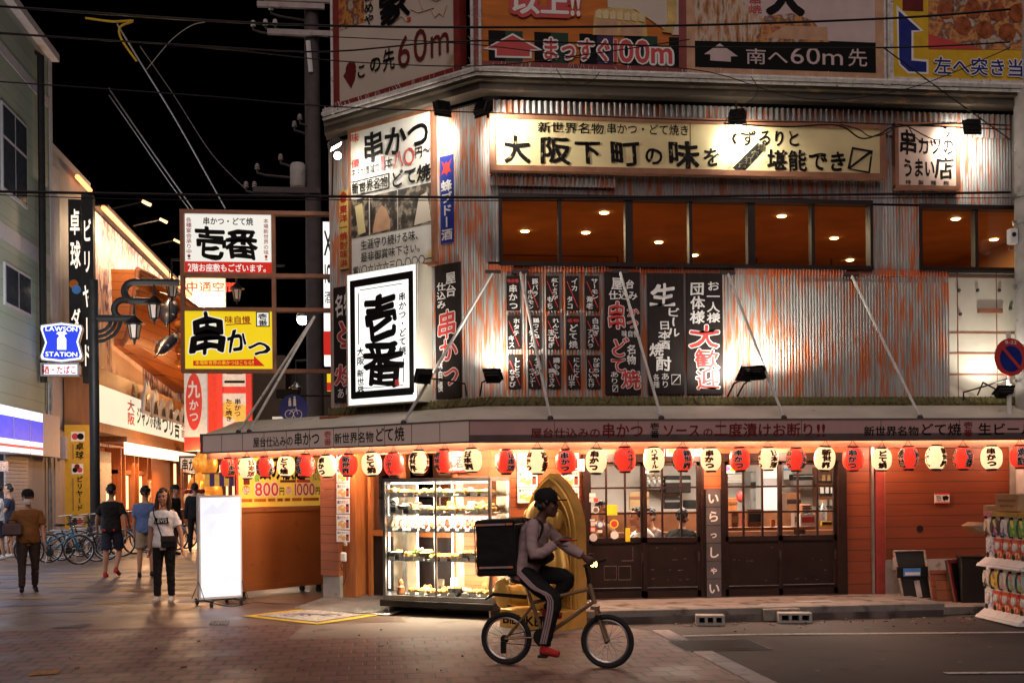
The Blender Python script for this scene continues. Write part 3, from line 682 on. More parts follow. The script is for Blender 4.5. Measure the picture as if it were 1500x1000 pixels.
for k, (px0, px1, y, sq) in enumerate(((868, 940, .05, 1), (949, 1020, .005, 0), (1068, 1140, .005, 0), (1149, 1222, .05, 0))):
    b = MB(); q_ = random.Random(k)
    def bar(x0, y0, x1, y1):
        u0, z1 = FR.at(x0, y0); u1, z0 = FR.at(x1, y1); b.box(min(u0, u1), max(u0, u1) + .002, y - .001, y, z0, z1 + .002, 'rub_mark')
    if sq:
        for a_, c_ in ((886, 829), (907, 829)):
            bar(a_, c_, a_ + 18, c_ + .4); bar(a_, c_ + 20, a_ + 18, c_ + 20.4); bar(a_, c_, a_ + .4, c_ + 20); bar(a_ + 18, c_, a_ + 18.4, c_ + 20)
        bar(912, 821, 928, 821.5); bar(928, 800, 928.5, 821)
    else:
        for j in range(16 if k == 1 else 6): x, yy = q_.uniform(px0 + 4, px1 - 8), q_.choice([802, 818, 820, 834, 848]) + q_.uniform(-1, 1); bar(x, yy, x + q_.uniform(1, 5), yy + .5)
    part(b, 'rubbed_mark')
b = MB(); y = .038
for px, py, r, mm, m2 in ((873.5, 746.5, .045, 'sticker_white', 'card'), (880, 768, .044, 'sticker_blue', 'sticker_white'), (900.5, 767, .058, 'sticker_yellow', 'crimson'), (901, 783.5, .052, 'sticker_white', None), (870, 787, .052, 'sticker_white', 'sticker_white')):
    b = MB(); u, z = FR.at(px, py); b.lathe([(r, 0), (r, .002)], mm, 20, (u, y, z), 'y')
    if m2: b.lathe([(r * .72, .002), (r * .72, .003)], m2 if m2 != 'card' else 'stainless', 20, (u, y - .0005, z), 'y')
    part(b, 'door_sticker')
for x0, x1, y0, y1, mm, in ((864, 873, 722, 728, 'sticker_white'), (868, 872, 723, 727, 'sticker_blue'), (864, 870, 729, 735, 'sticker_white'), (871, 877, 729, 735, 'sticker_red'), (865, 872, 760, 763, 'sticker_white'), (866, 872, 764, 770, 'sticker_white'), (865, 874, 772, 779, 'sticker_red'), (876, 883, 776, 780, 'sticker_white'), (890, 905, 739, 754, 'sticker_yellow'), (891, 897, 743, 753, 'sticker_white'), (917, 924, 773, 793, 'sticker_yellow')):
    b = MB(); u0, z1 = FR.at(x0, y0); u1, z0 = FR.at(x1, y1); k = .0003 * rnd.random(); b.box(u0, u1, y - .003 - k, y + .0, z0, z1, mm); part(b, 'door_sticker')
b = MB(); u0, z1 = FR.at(866.5, 773); u1, z0 = FR.at(872, 778); b.box(u0, u1, y - .005, y - .0035, z0, z1, 'sticker_white'); part(b, 'door_sticker')
for x0 in (945, 1064):
    b = MB(); u0, z1 = FR.at(x0, 681); u1, z0 = FR.at(x0 + 12, 693); b.box(u0, u1, -.012, -.007, z0, z1, 'sticker_white'); b.face([(u0, -.013, z0 + .03), (u0 + .06, -.013, z0 + .06), (u0, -.013, z1)], 'sticker_violet'); b.face([(u1, -.013, z0 + .03), (u1, -.013, z1), (u0 + .03, -.013, z0 + .035)], 'sticker_yellow'); part(b, 'door_sticker')
# dining room behind the doors
b = MB(); b.box(XC + .2, 8.3, .13, 4.6, .1, .16, 'interior_wood'); part(b, 'room_floor')
b = MB(); b.box(XC + .2, 8.3, 4.3, 4.4, .16, 2.5, 'interior_pale'); b.box(XC + .1, XC + .2, .15, 4.4, .16, 2.5, 'interior_pale'); b.box(7.6, 7.7, .15, 4.4, .16, 2.5, 'interior_pale'); part(b, 'room_wall')
b = MB(); b.box(XC + .1, 8.3, .13, 4.5, 2.5, 2.55, 'interior_pale'); part(b, 'room_ceiling')
for x, e in ((2.9, 75), (4.6, 75), (6.2, 85)): lamp('AREA', (x, YR + 1.9, 2.46), e, (1, .86, .70), .9, (x, YR + 1.9, 0), name='dining_light')
# ground floor, chamfer: posts, panelling and a dark glazed door
b = MB(); e0, e1 = uof(491, 780, 0, FC), uof(517, 780, 0, FC)
b.box(e0, e1, -.28, .12, .42, ZA, 'siding'); b.box(e0 + .02, e1, -.26, .12, 0, .42, 'concrete_pale'); part(b, 'corner_pillar', FC)
b = MB(); e2, e3, e4 = uof(536, 780, 0, FC), uof(543, 780, 0, FC), uof(556, 780, 0, FC); e5 = uof(668, 780, 0, FC)
b.box(e1 + .003, e2, -.2, .12, 0, ZA, 'wood_orange'); b.box(e3, e3 + .05, -.05, .12, .1, 2.1, 'wood_orange'); b.box(e3, 0, -.05, .12, 2.1, ZA, 'siding')
b.box(e3 + .05, e5, -.03, .1, .98, 1.06, 'wood_orange'); b.box(e5, e5 + .07, -.05, .12, .1, 2.1, 'wood_orange'); b.box(e5 + .07, 0, -.03, .12, 0, 2.1, 'siding'); b.box(e2, 0, -.06, .12, 0, .1, 'concrete'); b.box(-1.55, -1.49, -.05, .1, .1, 2.1, 'wood_orange')
part(b, 'entrance_frame', FC)
b = MB(); b.box(e3 + .05, e5, 0, .03, .1, .98, 'door_panel'); o = part(b, 'entrance_door', FC)
p = MB(); p.face([(e3 + .05, .01, 1.06), (e5, .01, 1.06), (e5, .01, 2.1), (e3 + .05, .01, 2.1)], 'pane_dim'); p.build('pane', o)
b = MB(); b.box(e3, e5, 1.3, 1.35, .1, 2.4, 'interior_wood'); part(b, 'entrance_back', FC)
lamp('AREA', FC.world(-1.6, 2.3, -.7), 5, (1, .8, .6), .6, FC.world(-1.6, 0, -.7), name='entrance_light')

b = MB(); q_ = random.Random(3)
for k in range(110):
    x, y = (q_.uniform(3.3, 8.5), 13.35 - abs(q_.gauss(0, .35))) if k < 70 else (q_.uniform(-6, 3), q_.uniform(10, 14))
    if k % 3: b.ball((x, y, .016), (q_.uniform(.008, .02), q_.uniform(.008, .018), .008), q_.choice(['kerb_stone', 'card', 'black', 'moss']), 6, 4)
    else: a = q_.uniform(0, 3); b.tube([(x, y, .017), (x + .06 * math.cos(a), y + .06 * math.sin(a), .017)], .007, q_.choice(['sign_brown', 'kerb_stone']), 5)
tag(b.build('litter'), 'small stones, leaves and cigarette ends scattered along the road edge', 'litter', kind='stuff')
# ------------------------------------------------------------------ signs
glow('lit_white', (1.0, .97, .90), .92, sample=True); glow('lit_panel', (.97, .94, .84), .62); glow('lit_yellow', (.95, .66, .015), .62); glow('lit_red', (.72, .03, .02), .5, sample=False)
mk('halo_white', (.80, .78, .75), .5, var=.03); mk('bb_black', (.006, .006, .006), .6, spec=.1); mk('ink_worn', (.006, .005, .005), .6, var=.1, spec=.1, dirt=((.42, .33, .17), 16, .60))
mk('bb_cream', (.62, .54, .44), .5, spec=.12, var=.08, vs=1.5, dirt=((.42, .30, .20), 1.6, .62)); mk('bb_orange', (.55, .17, .03), .5, spec=.12, var=.25, vs=2, stretch=(1, 1, 6)); mk('bb_pink', (.60, .48, .46), .5, spec=.12, var=.08)
mk('bb_yellow', (.66, .42, .03), .5, spec=.12, var=.12); mk('bb_blue', (.02, .03, .20), .4, spec=.12); mk('bb_green', (.02, .06, .035), .5, spec=.12); mk('bb_purple', (.05, .03, .07), .5, spec=.12); mk('bb_gold', (.55, .38, .10), .4, var=.4, vs=5)
mk('bb_maroon', (.14, .02, .02), .5, spec=.12); mk('bb_tan', (.55, .33, .20), .5, spec=.12)
mottle_mat('food_print', [(.05, .015, .01), (.30, .08, .03), (.62, .28, .07), (.14, .04, .02), (.55, .45, .36), (.30, .20, .05)], 4.5)
mottle_mat('noodle_print', [(.10, .03, .01), (.45, .20, .07), (.60, .50, .38), (.20, .10, .03)], 5, stretch=(3, 1, .8))
mottle_mat('sepia_print', [(.012, .010, .008), (.03, .024, .018), (.06, .045, .032), (.34, .28, .20), (.05, .038, .03)], 7)
mk('takoyaki', (.30, .08, .025), .3, var=.5, vs=12)
BRUSH = dict(off=.045, wob=.035)
def sign(name, label, cat, pl, rect, off, th, m, frame=None, texts=(), group=None, zr=None, shapes=(), back=None):
    """flat board on a wall plane; RECT in photo pixels (measured at its middle), OFF = distance of its front from the plane"""
    x0, y0, x1, y1 = rect; xm, ym = (x0 + x1) / 2, (y0 + y1) / 2
    u0, u1 = pl.at(x0, ym, off)[0], pl.at(x1, ym, off)[0]; z1, z0 = (zr if zr else (pl.at(xm, y0, off)[1], pl.at(xm, y1, off)[1]))
    uc = (u0 + u1) / 2; org = pl.world(uc, z0, off); r = thing(name, label, cat, org, pl.r, group)
    w, h = u1 - u0, z1 - z0
    b = MB(); b.box(-w / 2, w / 2, 0, th, 0, h, m); b.build('panel', r)
    if frame:
        fw, fm = frame[:2]; pr = frame[2] if len(frame) > 2 else .012; f = MB()
        f.box(-w / 2 - fw * .3, -w / 2 + fw * .7, -pr, th, 0, h, fm); f.box(w / 2 - fw * .7, w / 2 + fw * .3, -pr, th, 0, h, fm); f.box(-w / 2 - fw * .3, w / 2 + fw * .3, -pr - .001, th + .001, h - fw * .7, h + fw * .3, fm); f.box(-w / 2 - fw * .3, w / 2 + fw * .3, -pr - .001, th + .001, -fw * .3, fw * .7, fm)
        f.build('frame', r)
    def loc(x, y): u, z = pl.at(x, y, off); return u - uc, z - z0
    def rc(t):
        a, c, d, e = t
        if max(abs(v) for v in t) <= 1.3: return -w / 2 + w * a, -w / 2 + w * d, h * (1 - e), h * (1 - c)
        xm_, ym_ = (a + d) / 2, (c + e) / 2; return loc(a, ym_)[0], loc(d, ym_)[0], loc(xm_, e)[1], loc(xm_, c)[1]
    def P(x, y): return (-w / 2 + w * x, h * (1 - y)) if max(abs(x), abs(y)) <= 1.3 else loc(x, y)
    groups = {}; k = 0
    for s in shapes:                      # ('box', rect, mat) / ('poly', pts, mat) / ('disc', cx, cy, r, mat)
        b = MB(); k += 1; e = .0022 + .0009 * k
        if s[0] == 'box': a = rc(s[1]); b.box(a[0], a[1], -e, .0, a[2], a[3], s[2])
        elif s[0] == 'poly': b.prism([P(*p) for p in s[1]], -e, 0, s[2])
        elif s[0] == 'disc': c = P(s[1], s[2]); b.lathe([(s[3], 0), (s[3], e)], s[4], 18, (c[0], 0, c[1]), 'y')
        elif s[0] == 'line':
            q = [P(*p) for p in s[1]]; b.tube([(p[0], -e, p[1]) for p in q], s[3], s[2], 4)
        b.build(s[-1] if s[-1] in ('picture', 'arrow', 'emblem') else 'printed_field', r)
    yt = -(.004 + .0009 * k)
    for t in texts:
        s, rr, mm = t[:3]; kw = dict(t[3]) if len(t) > 3 else {}
        b = groups.setdefault(mm if not kw.get('halo') else mm + kw['halo'], MB()); x0_, x1_, z0_, z1_ = rc(rr); b.text(s, x0_, x1_, z0_, z1_, yt, mm, **kw); yt -= .0002
    for b in groups.values(): b.build('lettering', r)
    return r, w, h, rc
V = dict(vert=True); VB_ = dict(vert=True, off=.04, wob=.03); B_ = dict(off=.045, wob=.03)
# chamfer
r, w, h, rc = sign('menu_billboard', 'tall white skewer billboard with three sepia photographs and a phone number on the chamfered wall', 'sign', FC, (512, 175, 635, 397), .10, .06, 'sign_white', (.05, 'sign_brown'),
    [('串かつ', (.165, .03, .985, .25), 'ink', B_), ('味', (.02, .02, .13, .09), 'crimson', {}), ('優', (.03, .20, .14, .26), 'crimson', {}), ('ネタが豊富で', (.03, .26, .38, .325), 'ink'), ('1', (.39, .22, .45, .325), 'crimson', dict(off=.04)), ('本', (.45, .24, .54, .325), 'ink'), ('八〇', (.545, .21, .80, .335), 'crimson', dict(off=.04)), ('円〜', (.80, .22, .98, .30), 'ink'),
     ('新世界名物', (.035, .355, .48, .44), 'ink', dict(off=.03)), ('どて焼', (.51, .34, .98, .46), 'ink', B_), ('生涯守り続ける味、', (.14, .755, .88, .83), 'ink'), ('是非御賞味下さい。', (.14, .84, .90, .91), 'ink'), ('電(〇六)六六三〇-〇〇〇一', (.04, .925, .985, .995), 'ink')],
    shapes=[('box', (.02, .475, .24, .735), 'sepia_print', 'picture'), ('box', (.255, .475, .58, .735), 'sepia_print', 'picture'), ('box', (.595, .475, .98, .735), 'sepia_print', 'picture'),
            ('poly', [(.07, .52), (.16, .51), (.20, .71), (.11, .72)], 'aged_yellow', 'picture'), ('poly', [(.29, .70), (.33, .60), (.40, .55), (.45, .58), (.50, .66), (.50, .72), (.29, .73)], 'bb_tan', 'picture'), ('poly', [(.84, .55), (.93, .53), (.975, .72), (.78, .73)], 'bb_cream', 'picture'),
            ('box', (.03, .350, .49, .353), 'ink'), ('box', (.03, .446, .49, .449), 'ink'), ('box', (.486, .35, .49, .449), 'ink')])
sign('enamel_sign', 'narrow blue enamel sign with a red emblem and white lettering', 'sign', FC, (645, 228, 664, 356), .035, .012, 'enamel_blue', None, [('蜂ブドー酒', (.06, .27, .94, .97), 'white_ink', dict(vert=True, off=.045))],
     shapes=[('poly', [(.12, .05), (.40, .10), (.5, .06), (.6, .10), (.9, .04), (.72, .14), (.9, .20), (.62, .19), (.5, .23), (.38, .19), (.1, .21), (.28, .14)], 'crimson', 'emblem')])
sign('enamel_sign', 'narrow faded yellow enamel sign with red lettering beside the tall skewer billboard', 'sign', FC, (497, 279, 510, 394), .035, .012, 'enamel_yellow', None, [('東洋一焼酎味淋', (.06, .18, .94, .98), 'red_ink', dict(vert=True, off=.04))], shapes=[('poly', [(.5, .01), (.9, .06), (.75, .15), (.25, .15), (.1, .06)], 'red_ink', 'emblem')])
r, w, h, rc = sign('lightbox_sign', 'large lit white box sign with two huge black brush characters in a black border', 'sign', FC, (508, 395, 612, 590), .30, .26, 'lit_white', None,
    [('壱', (.24, .16, .75, .53), 'ink', dict(off=.07, wob=.05, res=4)), ('番', (.20, .51, .80, .885), 'ink', dict(off=.055, wob=.05, res=4)), ('串かつ・どて焼', (.75, .19, .855, .655), 'ink', VB_), ('大阪', (.155, .56, .26, .70), 'ink', VB_), ('新世界', (.155, .73, .26, .92), 'ink', VB_), ('番', (.68, .83, .76, .885), 'crimson', B_)],
    shapes=[('box', (.055, .045, .94, .10), 'ink'), ('box', (.07, .90, .93, .955), 'ink'), ('box', (.055, .06, .125, .95), 'ink'), ('box', (.885, .05, .945, .94), 'ink'), ('box', (.20, .125, .80, .130), 'ink'), ('box', (.21, .875, .80, .880), 'ink'), ('box', (.805, .68, .812, .86), 'ink'), ('box', (.175, .15, .182, .54), 'ink')])
f = MB(); f.box(-w / 2 - .012, w / 2 + .012, .004, .27, -.012, 0, 'white_panel'); f.box(-w / 2 - .012, w / 2 + .012, .004, .27, h, h + .012, 'white_panel'); f.box(-w / 2 - .012, -w / 2, .004, .27, 0, h, 'white_panel'); f.box(w / 2, w / 2 + .012, .004, .27, 0, h, 'white_panel')
for x in (-w / 2, w / 2 - .025): f.box(x, x + .025, -.003, .004, 0, h, 'white_panel')
f.build('casing', r)
RH = dict(off=.04, wob=.04, halo='halo_white', hw=.035); RHV = dict(RH, vert=True)
sign('hanging_board', 'tall dark board with red skewer writing just right of the white box sign', 'sign', FC, (638, 386, 674, 583), .035, .025, 'board_dark', None,
     [('屋台', (.42, .06, .86, .25), 'white_ink', VB_), ('仕込み', (.06, .13, .44, .33), 'white_ink', VB_), ('串', (.08, .33, .88, .56), 'crimson', RH), ('か', (.12, .55, .86, .74), 'crimson', RH), ('つ', (.30, .74, .95, .92), 'crimson', RH), ('味自慢', (.08, .70, .30, .95), 'white_ink', VB_)])
sign('hanging_board', 'tall dark board half hidden behind the left edge of the white box sign', 'sign', FC, (489, 418, 533, 588), .03, .025, 'board_dark', None,
     [('名物', (.05, .05, .65, .26), 'white_ink', B_), ('ど', (.05, .27, .8, .50), 'crimson', RH), ('て', (.2, .45, .95, .68), 'crimson', RH), ('焼', (.05, .66, .8, .86), 'crimson', RH), ('あり', (.1, .87, .6, .97), 'white_ink', {})])
# front
r, w, h, rc = sign('banner_sign', 'long weathered cream banner board with black brush writing under the roof edge', 'sign', FR, (720, 176, 1294, 254), .14, .09, 'aged_yellow', (.07, 'sign_brown', .03),
    [('新世界名物', (787, 179, 885, 196), 'ink_worn', dict(off=.03)), ('串かつ・どて焼き', (888, 181, 1010, 198), 'ink_worn', dict(off=.02)), ('大', (736, 195, 777, 241), 'ink_worn', B_), ('阪', (789, 198, 835, 241), 'ink_worn', B_), ('下', (840, 202, 882, 242), 'ink_worn', B_), ('町', (891, 203, 938, 244), 'ink_worn', B_), ('の', (942, 212, 971, 243), 'ink_worn', B_), ('味', (976, 203, 1024, 249), 'ink_worn', B_), ('を', (1029, 214, 1056, 245), 'ink_worn', B_),
     ('ず', (1084, 190, 1108, 214), 'ink_worn', B_), ('るりと', (1110, 189, 1172, 215), 'ink_worn', B_), ('堪能でき', (1124, 219, 1241, 252), 'ink_worn', B_)],
    shapes=[('box', (1010.5, 176, 1012, 256), 'sign_brown'), ('poly', [(1073, 246), (1110, 209), (1122, 217), (1086, 256)], 'black_paint'), ('line', [(1243, 247), (1249, 217), (1277, 222), (1273, 253), (1243, 247), (1276, 222)], 'ink_worn', .018)])
b = MB(); b.x = None
for i, ch in enumerate('手打穴場'):
    u, z = FR.at(1081 + i * 9.5, 244 - i * 9.2, .14); b.char(ch, u - .055, u + .055, z - .05, z + .05, 0, 'aged_yellow', off=.03)
pu = FR.at((720 + 1294) / 2, 215, .14)[0]; pz = FR.at(1007, 254, .14)[1]
b.v = [(p[0] - pu, -.012, p[2] - pz) for p in b.v]; b.build('lettering', r)
sign('shop_sign', 'squarish weathered pink sign with black brush writing beside the long cream banner', 'sign', FR, (1312, 182, 1404, 276), .12, .08, 'aged_pink', (.05, 'sign_brown', .02),
     [('串', (.04, .08, .34, .50), 'ink_worn', B_), ('カツの', (.34, .18, .93, .48), 'ink_worn', B_), ('うまい', (.10, .52, .62, .84), 'ink_worn', B_), ('店', (.62, .48, .93, .86), 'ink_worn', B_), ('特', (.15, .87, .24, .95), 'ink_worn'), ('製', (.35, .87, .44, .95), 'ink_worn'), ('麺', (.55, .87, .64, .95), 'ink_worn'), ('麭', (.75, .87, .84, .95), 'ink_worn')])
PLQ = [[('味自慢串かつ', 1), ('豚バラ', 'ホルモン'), ('紅しょうが', 'もち'), ('イカ', 'タコ'), ('サーモン', '海老')], [('ホタテ', 'キス'), ('鶏つくね', 'チーズ'), ('れんこん', '玉ねぎ'), ('名物どて焼', 1), ('白ねぎ', 'アスパラ')], [('ししとう', 'なすび'), ('うずら', 'ウインナー'), ('鶏もも', '鶏ささみ'), ('にんにく', '山芋'), ('かぼちゃ', 'しいたけ')]]
XS = [(10, 105), (156, 250), (298, 395), (443, 540), (586, 687)]; YS = [(70, 325), (362, 608), (650, 895)]; SH = [0, 7, 13]
PW = ['pork and offal', 'pickled ginger and rice cake', 'squid and octopus', 'salmon and prawn', 'scallop and whiting', 'chicken meatball and cheese', 'lotus root and onion', 'leek and asparagus', 'green pepper and aubergine', 'quail egg and sausage', 'chicken thigh and tenderloin', 'garlic and yam', 'pumpkin and mushroom']
pk = 0
for i in range(3):
    for j in range(5):
        a, c = PLQ[i][j]; x0, x1 = [(v + SH[i]) / 5 + 740 for v in XS[j]]; y0, y1 = [v / 5 + 390 for v in YS[i]]
        if c == 1:
            lab = 'small dark menu board with a red heading over %s' % ('the skewer name' if i == 0 else 'the stew name'); n = 3 if i == 0 else 2
            tx = [(a[:n], (.05, .08, .95, .20), 'crimson', B_), (a[n:], (.16, .24, .86, .97), 'white_ink', VB_)]; sh = []
        else:
            lab = 'small dark menu board for %s crossed by a red slash' % PW[pk]; pk += 1
            la, lc = len(a), len(c)
            tx = [(a, (.42, .06, .94, .06 + min(.62, .16 * la + .06)), 'white_ink', VB_), (c, (.06, .95 - min(.56, .16 * lc + .06), .56, .96), 'white_ink', VB_)]; sh = [('poly', [(.08, .16), (.13, .155), (.93, .90), (.88, .91)], 'crimson')]
        sign('menu_board', lab, 'menu board', FR, (x0, y0, x1, y1), .032, .015, 'board_dark', None, tx, 'small dark menu boards on the corrugated wall', shapes=sh)
MASU = lambda x0, y0, x1, y1, m='white_ink', t=.006: [('line', [(x0, y0), (x1, y0), (x1, y1), (x0, y1), (x0, y0)], m, t), ('line', [(x0, y1), (x1, y0)], m, t)]
sign('hanging_board', 'tall dark board with large red skewer and stew writing right of the small menu boards', 'sign', FR, (886.5, 398, 938, 577), .045, .03, 'board_dark', None,
     [('屋', (.18, .04, .50, .15), 'white_ink', B_), ('台', (.58, .06, .84, .14), 'white_ink', B_), ('仕込み', (.10, .15, .92, .23), 'white_ink', B_), ('串', (.06, .24, .62, .48), 'crimson', RH), ('かつ', (.60, .28, .95, .47), 'crimson', RHV), ('味自慢', (.46, .475, .96, .535), 'white_ink', {}), ('ど', (.14, .53, .66, .70), 'crimson', RH), ('て', (.12, .69, .60, .83), 'crimson', RH), ('名物', (.60, .59, .88, .76), 'white_ink', VB_), ('焼', (.42, .79, .98, .96), 'crimson', RH), ('あり', (.12, .81, .38, .92), 'white_ink', V)], shapes=MASU(.20, .93, .34, .98))
sign('hanging_board', 'tall dark board with white beer and sake writing between two other tall boards', 'sign', FR, (949.5, 400, 1002, 577), .045, .03, 'board_dark', None,
     [('生', (.08, .07, .78, .29), 'white_ink', dict(off=.06, wob=.05)), ('ビール', (.52, .28, .90, .53), 'white_ink', VB_), ('日本酒', (.28, .39, .62, .63), 'white_ink', VB_), ('焼', (.03, .57, .42, .69), 'white_ink', B_), ('酎', (.20, .68, .62, .81), 'white_ink', B_), ('各種', (.12, .83, .30, .95), 'white_ink', V), ('あり', (.34, .82, .58, .95), 'white_ink', V)], shapes=MASU(.64, .84, .88, .92))
sign('hanging_board', 'tall dark board with a large red welcome, rightmost of the three tall boards', 'sign', FR, (1006, 400, 1059, 577), .045, .03, 'board_dark', None,
     [('お一人様', (.56, .06, .92, .41), 'white_ink', VB_), ('団体様', (.10, .07, .50, .42), 'white_ink', VB_), ('大', (.08, .41, .92, .63), 'crimson', RH), ('歓', (.22, .62, .92, .79), 'crimson', RH), ('迎', (.22, .78, .92, .96), 'crimson', RH)])
# rooftop billboards (they run on above the frame)
ZB, ZT = zb0 + .06, 9.3
sign('rooftop_billboard', 'cream rooftop billboard with a dark arrow and large distance lettering over the chamfered corner', 'billboard', FC, (492, 60, 672, 128), .40, .12, 'bb_cream', (.10, 'red_paint', .015),
     [('こ', (523, 92, 538, 115), 'ink', B_), ('の', (541, 80, 559, 107), 'ink', B_), ('先', (561, 69, 580, 104), 'ink', dict(off=.02, wob=.02)), ('6', (582, 48, 603, 101), 'bb_maroon', dict(off=.0)), ('0', (605, 38, 628, 92), 'bb_maroon', dict(off=.0)), ('m', (630, 30, 660, 83), 'bb_maroon', dict(off=.0)), ('家', (553, -16, 602, 34), 'ink', dict(off=.06, wob=.05)), ('あめや', (534, -14, 549, 37), 'ink', VB_)],
     zr=(ZT, ZB), shapes=[('box', (495, -90, 533, 40), 'food_print', 'picture'), ('poly', [(503, 112), (513, 94), (522, 104), (520, 117), (514.5, 130)], 'bb_maroon', 'arrow'), ('disc', 514, 101, .10, 'bb_maroon', 'arrow')] + [('line', p, 'bb_tan', .006) for p in ([(602, 14), (613, 19), (624, 16), (636, 12)], [(632, 14), (638, 26), (644, 20), (650, 24), (655, 8)], [(614, -4), (620, 14)], [(622, -6), (640, 2), (660, -8)], [(580, 30), (590, 24), (596, 32)])] + [('box', (597, 26, 602, 32), 'crimson')])
blk = [(120, 235, 'bb_black'), (235, 355, 'bb_green'), (435, 550, 'bb_black'), (550, 668, 'bb_green'), (745, 865, 'bb_black'), (865, 975, 'bb_purple'), (1055, 1170, 'bb_black'), (1170, 1280, 'bb_green'), (1360, 1432, 'bb_black')]
X2 = lambda x: 690 + x / 4.6875
sign('rooftop_billboard', 'orange rooftop billboard with a red arrow and red outlined distance lettering', 'billboard', FR, (695, 50, 1002, 101), .40, .12, 'bb_orange', (.10, 'red_paint', .015),
     [('以上!!', (747, -14, 851, 23), 'halo_white', dict(off=.06, halo='crimson', hw=.16)), ('まっすぐ', (793, 55, 896, 91), 'crimson', dict(off=.05, halo='halo_white', hw=.09)), ('100m', (897, 58, 985, 94), 'crimson', dict(off=.05, halo='halo_white', hw=.09))],
     zr=(ZT, ZB), shapes=[('box', (X2(a), 44 + a / 120, X2(c), 94 + a / 120), mm) for a, c, mm in blk] + [('poly', [(X2(x), y / 4.69) for x, y in ((84, 340), (285, 232), (492, 348), (416, 352), (416, 405), (164, 398), (164, 348))], 'halo_white', 'arrow'), ('poly', [(X2(x), y / 4.69) for x, y in ((110, 335), (285, 246), (462, 344), (404, 344), (402, 390), (176, 386), (176, 338))], 'crimson', 'arrow'),
        ('poly', [(868, 52), (870, 22), (880, 14), (900, 12), (925, 14), (945, 24), (948, 54)], 'bb_gold', 'picture'), ('poly', [(888, -60), (890, 12), (930, 15), (985, 52), (998, 52), (998, -60)], 'bb_cream', 'picture'), ('poly', [(872, 52), (873, 30), (904, 28), (904, 53)], 'bb_tan', 'picture'), ('poly', [(908, 53), (909, 32), (940, 38), (942, 54)], 'bb_tan', 'picture')] + [('poly', [(872 + k * 10.5, 27 + k * .8), (872 + k * 10.5, 17 + k), (878 + k * 10.5, 14 + k), (881 + k * 10.5, 18 + k), (880 + k * 10.5, 28 + k)], 'aged_yellow', 'picture') for k in range(7)] + [('poly', [(975, -40), (978, 30), (970, 48), (984, 50), (990, 30), (990, -40)], 'bb_gold', 'picture')])
X3 = lambda x: 1000 + x / 4.839
sign('rooftop_billboard', 'black rooftop billboard with a white house arrow, food pictures and pale distance lettering', 'billboard', FR, (1009, 60, 1291, 108), .40, .12, 'bb_black', (.11, 'bb_tan', .012),
     [('南へ', (1091, 70, 1155, 96), 'bb_pink', dict(off=.01)), ('60m', (1156, 68, 1236, 96), 'bb_pink', dict(off=.0)), ('先', (1241, 70, 1271, 99), 'bb_pink', dict(off=.01)), ('大', (1122, -34, 1178, 23), 'ink', dict(off=.11)), ('串焼', (1096, -6, 1116, 20), 'crimson', dict(vert=True))],
     zr=(ZT, ZB), shapes=[('box', (1014, -90, 1286, 58), 'bb_pink', 'picture'), ('poly', [(1014, -90), (1090, -90), (1085, 0), (1120, 30), (1105, 62), (1014, 60)], 'noodle_print', 'picture'), ('poly', [(1105, 62), (1120, 24), (1160, 20), (1190, 30), (1215, 62)], 'food_print', 'picture'), ('poly', [(1120, 56), (1150, 38), (1212, 40), (1212, 60)], 'bb_tan', 'picture'), ('poly', [(X3(150), 80), (X3(262), 64), (X3(390), 83), (X3(340), 83), (X3(340), 91), (X3(195), 89), (X3(195), 80)], 'bb_pink', 'arrow')])
sign('rooftop_billboard', 'yellow rooftop billboard with a dark blue bent arrow and a dish of fried dumplings', 'billboard', FR, (1304, 60, 1545, 118), .40, .12, 'bb_yellow', (.06, 'white_pipe', .012),
     [('左へ突き当', (1367, 84, 1500, 112), 'bb_blue', dict(off=.03, halo='halo_white', hw=.05)), ('たり', (1502, 88, 1540, 114), 'bb_blue', dict(off=.03))],
     zr=(ZT, ZB), shapes=[('poly', [(1313, 8), (1353, 46), (1338, 48), (1338, 86), (1360, 88), (1360, 109), (1330, 108), (1317, 96), (1315, 84)], 'halo_white', 'arrow'), ('poly', [(1316, 16), (1348, 45), (1335, 45), (1335, 89), (1357, 91), (1357, 106), (1331, 105), (1319, 94), (1317, 84)], 'bb_blue', 'arrow'), ('poly', [(1360, -90), (1545, -90), (1545, 74), (1360, 72)], 'food_print', 'picture'), ('poly', [(1360, 50), (1400, 62), (1440, 73), (1360, 72)], 'crimson', 'picture'), ('box', (1322, -8, 1352, 16), 'bb_maroon')] + [('disc', x, y, .12, 'takoyaki', 'picture') for x, y in ((1410, 38), (1442, 44), (1475, 48), (1385, 15), (1425, 14), (1460, 18), (1490, 20))])
